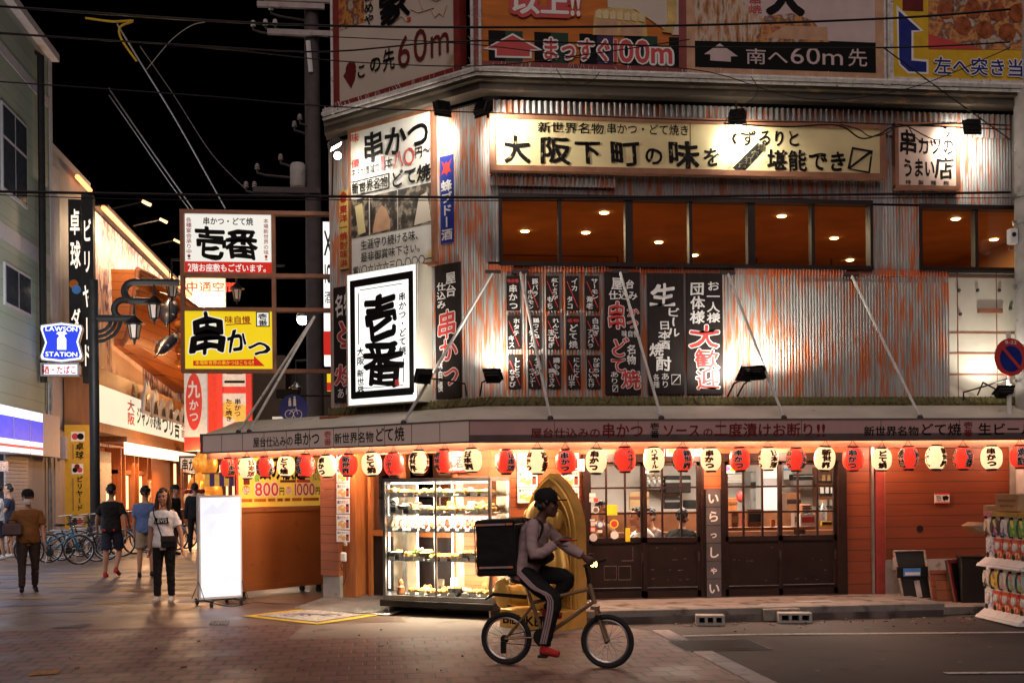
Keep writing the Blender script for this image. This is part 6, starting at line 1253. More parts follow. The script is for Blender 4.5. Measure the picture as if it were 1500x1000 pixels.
plank_mat('hull_wood', (.46, .145, .028), (.10, .03, .01), .30, 'z', .45, .3, .06)
us = u_(163, 440); nz, ns_ = 10, 14; vs, fs = [], []; b = MB()
for i in range(ns_ + 1):
    t = i / ns_; u = us + 13 * t; zk, zg, pk, pg = 7.0 - .7 * t, 9.75 - 1.0 * t + .8 * t * t, .25 + .5 * t, .95 + 1.5 * t ** .6
    for k in range(nz + 1):
        s = k / nz; vs.append((u - .5 * s * (1 - t) + .5, -(pk + (pg - pk) * s ** .6), zk + (zg - zk) * s))
for i in range(ns_):
    for k in range(nz): a = i * (nz + 1) + k; fs.append((a, a + nz + 1, a + nz + 2, a + 1))
b.add(vs, fs, 'hull_wood')
bow = vs[:nz + 1]; inn = [(p[0] - .06, 0, p[2]) for p in bow]; b.add(bow + inn, [(k, k + 1, nz + 2 + k, nz + 1 + k) for k in range(nz)], 'hull_wood')
keel = [vs[i * (nz + 1)] for i in range(ns_ + 1)]; b.add(keel + [(p[0], 0, p[2]) for p in keel], [(k, ns_ + 1 + k, ns_ + 2 + k, k + 1) for k in range(ns_)], 'hull_wood')
gl = [vs[i * (nz + 1) + nz] for i in range(ns_ + 1)]; b.tube(gl, .12, 'sign_brown', 8); b.tube([(p[0], p[1] * .985, p[2] - .7) for p in gl], .05, 'sign_brown', 6); b.tube(bow, .10, 'sign_brown', 8)
o = apart(b, 'boat_hull', fr, D2)
for k in range(3): lamp('POINT', FA.world(us + 1 + 4 * k, 5.9, 2.2 + .4 * k), 90, (1, .50, .18), .1, name='hull_light')
mk('wave_board', (.30, .33, .40), .6, var=.3, vs=2); mk('fish_dark', (.03, .035, .05), .3)
b = MB()
for k in range(9):
    u = u_(160) + k * 1.5; h = 1.7 if k == 0 else .95 - .04 * k; b.v += []; h *= (.75, 1.15, .9, 1.05)[k % 4]; b.prism([(u - .8, 4.4), (u + .8, 4.4), (u + .55, 4.4 + h * .45), (u + .60, 4.4 + h * .8), (u + .15, 4.4 + h), (u + .2, 4.4 + h * .75), (u - .15, 4.4 + h * .9), (u - .5, 4.4 + h * .5), (u - .65, 4.4 + h * .6)], -1.35 - .02 * k, -1.27 - .02 * k, 'wave_board')
    b.prism([(u - .4, 4.5), (u + .4, 4.5), (u + .25, 4.4 + h * .6), (u - .2, 4.4 + h * .5)], -1.37 - .02 * k, -1.352 - .02 * k, 'fish_dark')
apart(b, 'wave_board', fr, D2)
sA, sB = u_(143, 600, 1.0), u_(277, 630, 1.0); s0, s1 = fz(210, 645, 1.0), fz(210, 585, 1.0)
plank_mat('bamboo', (.30, .12, .03), (.10, .035, .01), .5, 'x', .5, .3, .04)
b = MB(); b.box(sA, sB, -1.0, 0, s0, s1 + .5, 'bamboo'); apart(b, 'sign_box', fr, D2)
b = MB(); b.box(sA + .25, sB - .25, -1.01, -1.002, s0 + .3, s1 - .05, 'fish_panel'); oo = apart(b, 'lit_panel', fr, D2)
b = MB(); W_ = sB - sA; h_ = s1 - s0
for t, a, c, z0, z1, mm in (('ジャンボ釣船', .33, .60, .35, .82, 'ink'), ('つり吉', .61, .85, .26, .86, 'ink')): b.text(t, sA + W_ * a, sA + W_ * c, s0 + h_ * z0, s0 + h_ * z1, -1.016, mm, off=.05)
b.text('大阪', sA + W_ * .24, sA + W_ * .31, s0 + h_ * .3, s0 + h_ * .9, -1.016, 'crimson', vert=True, off=.05); b.text('寿司', sA + W_ * .87, sA + W_ * .93, s0 + h_ * .28, s0 + h_ * .85, -1.016, 'crimson', vert=True, off=.05); b.v = [(p[0] - D2, p[1], p[2]) for p in b.v]; b.build('lettering', oo)
b = MB()
cb = fz(200, 668, .9)
for k in range(40): u = u_(137) + k * (u_(268) - u_(137)) / 40; b.box(u, u + .36, -1.05, -1.0, cb, cb + .42, 'canopy_glow')
b.box(u_(137), u_(268), -1.1, 0, cb + .43, cb + .6, 'sign_brown'); apart(b, 'lit_fringe', fr, D2)
b = MB(); b.box(u_(139), u_(300), .3, .4, 0, 3.3, 'wood_orange'); b.box(u_(139), u_(158), -.1, .3, 0, 3.0, 'concrete_pale')
for px in (166, 172, 186, 192, 206, 212, 262): b.box(u_(px), u_(px) + .16, -.25, .3, 0, 3.2, 'wood_orange')
b.box(u_(166), u_(206), -.15, .2, 2.25, 2.4, 'wood_orange'); apart(b, 'shopfront', fr, D2)
b = MB(); b.box(u_(174), u_(185), -.05, .0, .9, 2.2, 'shop_glow'); b.box(u_(194), u_(205), -.05, 0, 1.0, 2.2, 'shop_glow'); b.box(u_(150), u_(160), -.18, -.1, .7, 1.6, 'shop_glow'); apart(b, 'lit_window', fr, D2)
for k, (px, e) in enumerate(((150, 90), (190, 160), (235, 240))): lamp('AREA', FA.world(u_(px), 3.0, 1.4), e, (1, .50, .22), 2.5, FA.world(u_(px), 0, 2.2), name='shop_light')
mottle_mat('menu_print', [(.6, .5, .38), (.4, .15, .05), (.65, .55, .4), (.2, .06, .03)], 6, vor=True)
r = thing('menu_stand', 'tall menu rack of small pictures outside the fish restaurant', 'menu rack', FA.world(u_(186), 0, .8), PI / 2); b = MB(); b.box(-.5, .5, 0, .06, .1, 2.0, 'menu_print'); b.build('panel', r); b = MB(); b.box(-.55, -.5, -.02, .1, 0, 2.05, 'wood_orange'); b.box(.5, .55, -.02, .1, 0, 2.05, 'wood_orange'); b.build('frame', r)
r = thing('golden_figure', 'large golden big-eared figure sitting outside the fish restaurant', 'statue', FA.world(u_(224, 760), 0, 2.2), PI * .28); b = MB()
b.ball((0, 0, 1.3), (.8, .75, 1.25), 'gold_paint', 18, 12); b.ball((0, -.1, 2.75), (.52, .5, .66), 'gold_paint', 18, 12); b.ball((-.55, -.05, 2.75), (.12, .18, .34), 'gold_paint', 10, 8); b.ball((.55, -.05, 2.75), (.12, .18, .34), 'gold_paint', 10, 8); b.tube([(.6, -.2, 2.0), (1.0, -.5, 2.6), (.8, -.5, 3.3)], [.26, .22, .2], 'gold_paint', 10); b.tube([(-.6, -.2, 2.0), (-.9, -.5, 1.5), (-.5, -.8, 1.2)], [.26, .22, .2], 'gold_paint', 10)
remesh(b, 'body', r, .06, 'gold_paint', 3)
# signs farther along the alley
def far(Y): return Plane(0, Y, 0)
F1 = far(46); mk('far_red', (.50, .03, .02), .5, em=(.9, .06, .03), es=.25, sample=False); mk('far_white', (.52, .47, .40), .5, em=(1, .9, .75), es=.22, sample=False)
sign('hanging_sign', 'tall white sign in a red dotted border hanging over the alley', 'sign', F1, (320, 500, 366, 640), 0, .4, 'far_white', (.22, 'far_red', .05), [('二', (328, 540, 359, 563), 'ink', dict(off=.08)), ('串かつ', (343, 583, 353, 610), 'ink', VB_), ('たこ焼き', (330, 583, 340, 617), 'ink', VB_)], shapes=[('box', (320, 566, 366, 576), 'far_red')] + [('disc', 336, 600, .35, 'egg_yellow'), ('disc', 352, 605, .35, 'egg_yellow'), ('poly', [(328, 637), (333, 623), (345, 617), (358, 624), (362, 637)], 'tomato', 'emblem')])
sign('hanging_sign', 'white sign with a big red oval of white lettering behind the boat hull', 'sign', far(44), (270, 540, 303, 660), 0, .3, 'far_white', None, [('九', (275, 556, 293, 583), 'far_white', dict(off=.05)), ('かつ', (277, 584, 291, 618), 'far_white', dict(vert=True, off=.05))], shapes=[('poly', [(272 + 12 * (1 + math.cos(k * PI / 12)), 588 + 42 * math.sin(k * PI / 12)) for k in range(24)], 'far_red', 'emblem'), ('box', (270, 640, 303, 660), 'far_red')])
sign('hanging_sign', 'narrow red strip sign between the oval sign and the dotted sign', 'sign', far(48), (304, 500, 318, 650), 0, .3, 'far_red', None, ())
sign('hanging_sign', 'small black and white tilted signboard under the far awning', 'sign', far(52), (262, 668, 298, 694), 0, .2, 'far_white', (.1, 'black', .05), [('串かつ', (266, 670, 296, 690), 'ink', dict(off=.05))])
sign('hanging_sign', 'white far wall sign with red lettering seen through the projecting frame', 'sign', far(60), (262, 404, 330, 460), 0, .3, 'far_white', None, [('中通空間', (272, 412, 348, 428), 'far_red', dict(off=.03))])
sign('strip_sign', 'narrow lit white strip sign with dark letters right of the utility pole', 'sign', far(34), (474, 325, 487, 535), 0, .3, 'lit_white', None, [('X', (474, 335, 487, 375), 'black', dict(off=.05)), ('10', (475, 385, 486, 415), 'black', dict(off=.05)), ('酒', (475, 425, 486, 445), 'ink', {})], shapes=[('box', (474, 485, 487, 520), 'lit_red')])
sign('strip_sign', 'narrow lit white strip sign left of the utility pole', 'sign', far(34.5), (449, 325, 453, 515), 0, .3, 'lit_white', None, (), shapes=[('box', (449, 480, 453, 515), 'lit_red')])
sign('strip_sign', 'short lit orange and pink strip sign beside the drainpipe above the awning', 'sign', far(33), (479, 543, 485, 572), 0, .2, 'lit_yellow', None, (), shapes=[('box', (479, 560, 485, 572), 'lit_red')])
sign('hanging_sign', 'small white sign with one black letter behind the blue cycle sign', 'sign', far(40), (399, 610, 417, 640), 0, .2, 'far_white', None, [('や', (401, 616, 415, 632), 'ink', dict(off=.05))])
# shops that close the alley: a row of dark fronts with lit ground floors
for k, (px0, px1, Y, top, lab) in enumerate(((236, 300, 58, 640, 'far wooden shop with a warm lit front at the end of the alley'), (296, 352, 62, 560, 'far dark building behind the dotted sign at the end of the alley'), (350, 420, 66, 520, 'far unlit building behind the cycle sign'), (418, 500, 70, 540, 'far unlit building right of the utility pole'))):
    pl = far(Y); a, c = pl.pt(px0, 740), pl.pt(px1, 740); h = pl.at(px0, top)[1]; r = thing('far_shop', lab, 'building', ((a.x + c.x) / 2, Y, 0), 0); w = c.x - a.x
    b = MB(); b.box(-w / 2, w / 2, 0, 4, 0, h, 'roof_dark' if k else 'wood_orange'); b.build('wall', r)
    b = MB(); b.box(-w / 2 + .2, w / 2 - .2, -.06, -.01, .4 if k < 2 else 1.6, 2.9, 'shop_glow' if k < 2 else 'window_dark'); b.build('lit_front' if k < 2 else 'window', r)
    b = MB()
    for j in range(6): x = -w / 2 + w * (j + .5) / 6; b.box(x - .1, x + .1, -.2, -.07, 0, 3.0, 'interior_wood'); 
    b.box(-w / 2, w / 2, -1.2, 0, 3.0, 3.3, 'red_paint' if k < 2 else 'roof_dark'); b.build('awning', r)
mk('stripe_violet', (.06, .03, .16), .7); mk('stripe_yellow', (.65, .40, .08), .7, em=(1, .6, .1), es=.1, sample=False)
pl = far(40); a = pl.pt(300, 712); r = thing('striped_curtain', 'purple and yellow striped shop curtain hanging over the far lane', 'curtain', a, 0); b = MB()
for k in range(14): x = k * .16; b.box(x, x + .16, 0, .02 + .02 * (k % 2), 0, .42, 'stripe_violet' if k % 2 else 'stripe_yellow')
b.build('cloth', r); b = MB(); b.tube([(-.1, 0, .44), (2.4, 0, .44)], .03, 'sign_brown', 6); b.build('rail', r)
pl = far(42); a = pl.pt(285, 735); r = thing('puffer_lantern', 'big round pale fish-shaped lantern with dark scallops by the far lane', 'lantern', a, 0); b = MB(); b.ball((0, 0, .1), (.38, .38, .38), 'interior_pale', 18, 12); b.build('body', r, smooth=True); b = MB()
for k in range(10): t = 2 * PI * k / 10; b.ball((.27 * math.cos(t), .27 * math.sin(t), .38), (.11, .11, .09), 'bb_maroon', 8, 6)
b.build('scallop', r, smooth=True)
b = MB(); b.tube([(-.5, .5, -1.7), (-.5, .5, 1.2)], .06, 'sign_brown', 6); b.tube([(-.5, .5, 1.1), (0, .0, 1.0), (0, 0, .5)], .03, 'sign_brown', 6); b.build('stand', r)
for p, e in (((-6.5, 44, 2.9), 420), ((-4.5, 52, 3.0), 420), ((-6.8, 36, 3.2), 160)): lamp('POINT', p, e, (1, .48, .20), .3, name='shop_light')
# street lamps with curly brackets
def lantern_head(r, x, z, s=1.0):
    b = MB(); b.lathe([(.04 * s, .0), (.10 * s, .04 * s), (.16 * s, .36 * s), (.13 * s, .37 * s)], 'lamp_pane', 6, (x, 0, z)); b.build('lamp_glass', r)
    b = MB()
    for k in range(6): t = 2 * PI * k / 6; b.tube([(x + .105 * s * math.cos(t), .105 * s * math.sin(t), z + .03 * s), (x + .165 * s * math.cos(t), .165 * s * math.sin(t), z + .37 * s)], .014 * s, 'lamp_black', 4)
    b.lathe([(.01 * s, -.14 * s), (.03 * s, -.08 * s), (.035 * s, -.02 * s), (.11 * s, .03 * s), (.105 * s, .0)], 'lamp_black', 12, (x, 0, z)); b.lathe([(.17 * s, .36 * s), (.27 * s, .39 * s), (.20 * s, .44 * s), (.08 * s, .56 * s), (.03 * s, .60 * s), (.035 * s, .66 * s), (.015 * s, .95 * s)], 'lamp_black', 12, (x, 0, z)); b.build('lamp_cage', r, smooth=True)
MATS['lamp_black'].node_tree.nodes['Principled BSDF'].inputs['Specular IOR Level'].default_value = .15; mk('lamp_pane', (.40, .27, .18), .35, var=.2)
PY = 31.6; FP = Plane(0, PY, 0); o = FP.pt(140, 780); o.z = 0; r = thing('street_lamp', 'black street lamp post with curled brackets and two hanging lanterns before the boat hull', 'street lamp', o, 0)
f = lambda x, y: (FP.at(x, y)[0] - o.x, 0, FP.at(x, y)[1])
b = MB(); b.tube([(0, 0, 0), (0, 0, f(140, 410)[2])], .13, 'lamp_black', 12); b.lathe([(.2, 0), (.2, .8), (.14, .9)], 'lamp_black', 14); b.build('post', r, smooth=True)
b = MB()
def arc(cx, cy, rad, a0, a1, n=10): return [f(cx + rad * math.cos(a0 + (a1 - a0) * k / n), cy + rad * math.sin(a0 + (a1 - a0) * k / n)) for k in range(n + 1)]
b.tube([f(226, 440)] + [f(226, 441), f(196, 441)] + arc(196, 427, 14, PI / 2, 3 * PI / 2) + [f(225, 413), f(262, 414)], .10, 'lamp_black', 7)
b.tube([f(140, 466), f(197, 466)], .10, 'lamp_black', 7); b.tube([f(197, 466.5), f(181, 466.5)] + arc(181, 453, 13.5, PI / 2, 3 * PI / 2) + [f(196, 440)], .09, 'lamp_black', 7)
for k in range(3): b.tube(arc(143, 466, 20 + 7 * k, 0, PI / 2), .05, 'lamp_black', 6)
b.build('curled_bracket', r, smooth=True)
for x, y in ((197, 497), (226, 468)): q = f(x, y); lantern_head(r, q[0], q[2], 1.05)
for px, py, Y, lab in ((252, 436, 36, 'hanging lantern lamp just left of the projecting white sign'), (347, 440, 40, 'hanging lantern lamp seen through the gap between the two projecting signs'), (434, 582, 37, 'small hanging street lantern above the blue cycle sign')):
    pl = far(Y); o = pl.pt(px, py); r = thing('street_lantern', lab, 'street lamp', o, 0); lantern_head(r, 0, 0, 1.0 if px != 434 else .8)
    b = MB(); b.tube([(0, 0, .9), (0, 0, 1.15), (1.6 if px != 434 else .6, 0, 1.2)], .04, 'lamp_black', 6); b.build('bracket', r, smooth=True)
o = far(38).pt(443, 468); r = thing('street_light', 'bright white street light glaring between the sign frame and the utility pole', 'street light', o, 0); glow('lamp_glare', (1, .96, .88), 40); b = MB(); b.ball((0, 0, 0), .17, 'lamp_glare', 14, 9); b.build('globe', r, smooth=True); b = MB(); b.lathe([(.05, .35), (.19, .14), (.2, .08)], 'lamp_black', 14); b.tube([(0, 0, .3), (.2, .2, .5), (1.0, .6, .5)], .03, 'lamp_black', 6); b.build('hood', r, smooth=True)
lamp('POINT', o - Vector((0, .4, .2)), 120, (1, .95, .88), .15, name='street_light_beam')
for px, py, Y in ((213, 296, 40), (238, 322, 46), (258, 352, 54)):
    o = far(Y).pt(px, py); r = thing('arm_light', 'thin arm spotlight over the fish mural, %s of three' % {213: 'nearest', 238: 'middle', 258: 'farthest'}[px], 'spotlight', o, 0); b = MB(); b.tube([(-1.1, 0, -.25), (-.1, 0, 0)], .03, 'lamp_black', 5); b.build('arm', r); b = MB(); b.tube([(-.1, 0, 0.03), (.18, 0, -.10)], .06, 'shop_glow', 6); b.build('tube', r)
# blue cycle-and-foot path sign
o = far(20).pt(430, 598); r = thing('cycle_sign', 'round blue foot and cycle path sign above the awning', 'road sign', o, 0)
b = MB(); b.lathe([(.24, 0), (.24, .015)], 'sign_blue', 32, (0, 0, 0), 'y'); b.build('disc', r)
b = MB()
for s in (-1, 1): b.tube([(.07 * s + .07 * math.cos(k * PI / 8), -.017, -.10 + .07 * math.sin(k * PI / 8)) for k in range(17)], .006, 'sticker_white', 4)
b.tube([(-.07, -.017, -.10), (-.02, -.017, -.02), (.05, -.017, -.02), (.07, -.017, -.10)], .006, 'sticker_white', 4); b.tube([(.05, -.017, -.02), (.04, -.017, .02)], .006, 'sticker_white', 4)
for x, h in ((-.06, .09), (.02, .12)): b.ball((x, -.017, .07 + h), (.018, .004, .018), 'sticker_white', 8, 5); b.prism([(x - .025, .04), (x + .025, .04), (x + .02, .05 + h), (x - .02, .05 + h)], -.018, -.015, 'sticker_white')
b.build('emblem', r)
b = MB(); b.tube([(.05, .04, .22), (.9, .1, .22)], .02, 'lamp_black', 6); b.box(-.3, .1, .02, .18, .17, .33, 'lamp_black', .02); b.build('bracket', r)
# dark utility pole with its gear
o = far(23).pt(463, 700); o.z = 0; r = thing('utility_pole', 'dark utility pole with transformer and cross arms left of the building', 'utility pole', o, 0)
f = lambda px, py: (far(23).at(px, py)[0] - o.x, far(23).at(px, py)[1])
mk('pole_dark', (.085, .072, .072), .8, var=.2)
b = MB(); b.lathe([(.17, 0), (.16, 5), (.14, 12)], 'pole_dark', 16); b.build('shaft', r, smooth=True)
for px0, px1, py in ((378, 476, 12), (388, 500, 3), (393, 487, 52), (372, 470, 281)):
    b = MB(); a, z = f(px0, py); c, _ = f(px1, py); b.box(a, c, -.22, -.14, z - .05, z + .05, 'kerb_stone' if py < 60 else 'pole_dark'); b.build('cross_arm', r)
b = MB(); a, z = f(452, 66); c, z2 = f(456, 110); b.tube([(a, -.2, z), (c, -.15, z2)], .05, 'sticker_white', 6); b.build('cable_guard', r)
b = MB(); a, z = f(437, 276); b.lathe([(.14, 0), (.15, .05), (.15, .42), (.12, .46)], 'pole_concrete', 14, (a, -.1, z)); b.build('transformer', r, smooth=True)
for px, py in ((378, 252), (412, 238), (362, 278), (374, 278), (432, 190), (440, 180), (398, 20), (390, 42), (372, 44), (404, 42)):
    a, z = f(px, py); b = MB(); b.lathe([(.02, 0), (.055, .02), (.03, .04), (.055, .06), (.03, .08), (.045, .10), (.02, .12)], 'sticker_white' if py < 60 else 'kerb_stone', 10, (a, -.15, z)); b.tube([(a, -.15, z + .01), (a, -.15, z - .06), (a + .15, -.1, z - .09), (-.1, 0, z - .12)], .025, 'pole_dark', 5); b.build('insulator', r, smooth=True)
# overhead wires
def wire(pts, Y, rad, label, m='black', sag=0.0, group='overhead wires across the street'):
    q = [far(y).pt(px, py) for (px, py), y in zip(pts, Y if isinstance(Y, (list, tuple)) else [Y] * len(pts))]
    b = MB(); b.tube(smoothpath(q, 5), rad, m, 5); tag(b.build('overhead_wire', recentre=True), label, 'wire', group)
wire([(-40, 7), (300, 30), (480, 38), (700, 40.5), (1010, 37.5), (1310, 27), (1480, 14)], 13, .014, 'thick black wire crossing the rooftop billboards from the top left corner')
wire([(-40, 47), (300, 68), (480, 76), (700, 60), (1010, 69), (1310, 70), (1480, 62)], 13, .010, 'black wire passing over the arrow of the orange billboard')
wire([(-40, 45), (300, 70), (500, 90), (700, 97), (860, 80), (1010, 58)], 13, .007, 'thin black wire looping over the cream and orange billboards')
wire([(-40, 117), (300, 141), (500, 157), (850, 170), (1080, 178), (1240, 180), (1480, 190)], 13.2, .008, 'thin wire sagging in front of the top of the cream banner')
wire([(-40, 280), (300, 286), (500, 288), (800, 289.5), (1100, 287), (1480, 282)], 13.2, .016, 'thick black wire running level across the front above the upper windows')
wire([(-40, 284), (200, 292), (500, 293), (800, 294), (1060, 291), (1480, 290)], 13.25, .006, 'thin wire just under the thick level wire')
wire([(480, 54), (700, 66), (900, 92), (1040, 106), (1180, 145), (1330, 130), (1480, 70)], 13.1, .006, 'thin slack wire dipping under the black billboard at right')
wire([(1294, 70), (1400, 148), (1480, 205)], 13.1, .008, 'black wire slanting down from the yellow billboard to the concrete pole')
wire([(1230, 182), (1258, 190), (1275, 200), (1300, 195), (1320, 182), (1370, 205), (1392, 190), (1350, 182)], 13.2, .007, 'loop of black cable hanging in front of the pink sign')
mk('yellow_wrap', (.75, .50, .03), .5); mk('wire_grey', (.42, .40, .38), .6)
wire([(160, 130), (215, 210), (270, 288), (300, 330)], [24, 26, 28, 30], .016, 'pale twin cable slanting down left of the projecting signs', 'wire_grey', group='slanting cables over the alley')
wire([(160, 140), (195, 190), (250, 270), (296, 332)], [24.1, 26.1, 28.1, 30], .010, 'thin dark cable just below the pale twin cable', 'wire_grey', group='slanting cables over the alley')
wire([(172, 36), (205, 90), (260, 180), (330, 305)], [24, 26, 28, 31], .018, 'longest slanting cable, falling from the yellow wrapped joint', 'wire_grey', group='slanting cables over the alley')
wire([(205, 68), (255, 140), (310, 225), (362, 279)], [24, 25, 26, 27], .009, 'thin slanting cable ending at the insulators of the dark pole', 'wire_grey', group='slanting cables over the alley')
wire([(215, 102), (250, 60), (280, 38), (300, 33)], 24, .008, 'thin cable curving up to the topmost street wire', 'wire_grey', group='slanting cables over the alley')
wire([(125, 27), (165, 32), (195, 31), (176, 40), (178, 58), (200, 90)], 23.9, .022, 'yellow wrapped cable joint hooked over the wire at upper left', 'yellow_wrap', group='slanting cables over the alley')
wire([(1078 + 16 * math.cos(k * PI / 6), 183 + 15 * math.sin(k * PI / 6)) for k in range(13)], 13.4, .006, 'ring of coiled cable hanging below the middle banner lamp')
wire([(1078, 196), (1074, 203), (1078, 211)], 13.4, .018, 'short dark tag hanging from the ring of coiled cable')
wire([(1060, 181), (1150, 186), (1205, 183), (1235, 186), (1262, 203), (1290, 196), (1312, 186), (1400, 181), (1480, 184)], 13.25, .010, 'slack black cable drooping along the right half of the banner')
wire([(1330, 184), (1345, 205), (1375, 208), (1390, 196), (1378, 184)], 13.3, .006, 'thin cable loop in front of the top of the pink sign')
wire([(1100, 112), (1110, 135), (1085, 160), (1078, 172)], 13.6, .005, 'thin cable dropping from the roof pipe to the middle lamp')
wire([(815, 101), (825, 116), (845, 126), (868, 118), (878, 106)], 13.8, .005, 'thin cable loop hanging from the roof pipe below the orange billboard')

def fish(px0, py0, px1, py1, p, r0, label):
    """a hanging fish model: spindle body, tail, fins and a long bill"""
    a, c = FA.pt(px0, py0, p), FA.pt(px1, py1, p); d = c - a; L_ = d.length; r = thing('hanging_fish', label, 'fish model', (a + c) / 2, 0, 'fish models hung before the boat hull'); t = d.normalized(); o = (a + c) / 2
    w = Vector((t.z, 0, -t.x)).normalized() if abs(t.x) + abs(t.z) > 1e-3 else Vector((1, 0, 0)); n = t.cross(w)
    b = MB(); b.loft([(a - o + d * f, w * (r0 * k), n * (r0 * .7 * k)) for f, k in ((0, .05), (.08, .25), (.2, .5), (.45, 1), (.65, .95), (.8, .6), (.86, .25), (1, .04))], 'fish_dark'); b.build('body', r, smooth=True)
    b = MB(); q = a - o; b.add([tuple(q + d * .06), tuple(q - d * .10 + w * r0 * 1.5), tuple(q - d * .02), tuple(q - d * .10 - w * r0 * 1.5), tuple(q + d * .06 + n * .03), tuple(q - d * .02 + n * .03)], [(0, 1, 2), (0, 2, 3), (4, 2, 1), (4, 3, 2)], 'fish_dark'); m = q + d * .55; b.add([tuple(m + w * r0 * .8), tuple(m - d * .15 + w * r0 * 2.0), tuple(m - d * .2 + w * r0 * .7), tuple(m - d * .1 + w * r0 * .8 + n * .03)], [(0, 1, 2), (0, 3, 1), (3, 2, 1)], 'fish_dark'); b.build('fin', r)
    b = MB(); m = q + d * .5; b.loft([(m - d * .2 - w * r0 * .5, w * r0 * .3, n * r0 * .5), (m + d * .2 - w * r0 * .5, w * r0 * .3, n * r0 * .5)], 'kerb_stone'); b.build('belly', r, smooth=True)
    b = MB(); b.tube([tuple(q + d * .4), tuple(q + d * .4 + Vector((0, 0, 1.4)))], .02, 'lamp_black', 4); b.build('hanging_line', r)
fish(262, 484, 226, 524, 2.3, .30, 'dark billfish model hanging nose down before the hull')
fish(252, 432, 243, 480, 2.0, .34, 'grey tuna model hanging above the dark billfish before the hull')
for k in range(7): q = FA.pt(262 + (k % 2) * 3, 476 + k * 9, 2.4); r = thing('float_ball', 'orange net float, %s from the top of the string beside the hull' % ORD[k], 'float', q, 0, 'string of orange net floats'); b = MB(); b.ball((0, 0, 0), .17, 'bb_orange', 10, 7); b.build('ball', r, smooth=True); b = MB(); b.tube([(0, 0, .15), (0, 0, .26)], .02, 'sign_brown', 5); b.build('cord', r)
# ------------------------------------------------------------------ bicycles
mk('tyre', (.018, .017, .017), .8); mk('rim_metal', (.50, .48, .46), .3, metal=.8); mk('frame_tan', (.30, .19, .11), .4, metal=.3); mk('frame_blue', (.02, .16, .26), .35, metal=.3); mk('frame_silver', (.45, .44, .43), .3, metal=.7); mk('frame_black', (.025, .024, .024), .4); mk('frame_red', (.25, .03, .03), .4)
def wheel(r, x, R, tw, spokes=20, steer=0.0):
    q = Matrix.Translation((x, 0, R)) @ Matrix.Rotation(steer, 4, 'Z') @ Matrix.Translation((-x, 0, -R))
    b = MB(); b.x = q; n = 40
    ring = lambda rad: [(x + rad * math.cos(2 * PI * k / n), 0, R + rad * math.sin(2 * PI * k / n)) for k in range(n + 1)]
    b.tube(ring(R - tw), tw, 'tyre', 8); o = b.build('wheel', r, smooth=True)
    b = MB(); b.x = q; b.tube(ring(R - 2 * tw - .006), .010, 'rim_metal', 6); b.build('rim', o, smooth=True)
    b = MB(); b.x = q
    for k in range(spokes):
        a = 2 * PI * k / spokes; c = a + (.5 if k % 2 else -.5); s = .02 if k % 4 < 2 else -.02
        b.tube([(x + .02 * math.cos(c), s, R + .02 * math.sin(c)), (x + (R - 2 * tw - .008) * math.cos(a), 0, R + (R - 2 * tw - .008) * math.sin(a))], .0016, 'rim_metal', 3, False)
    b.tube([(x, -.05, R), (x, .05, R)], .018, 'dark_metal', 8); b.build('spokes', o)
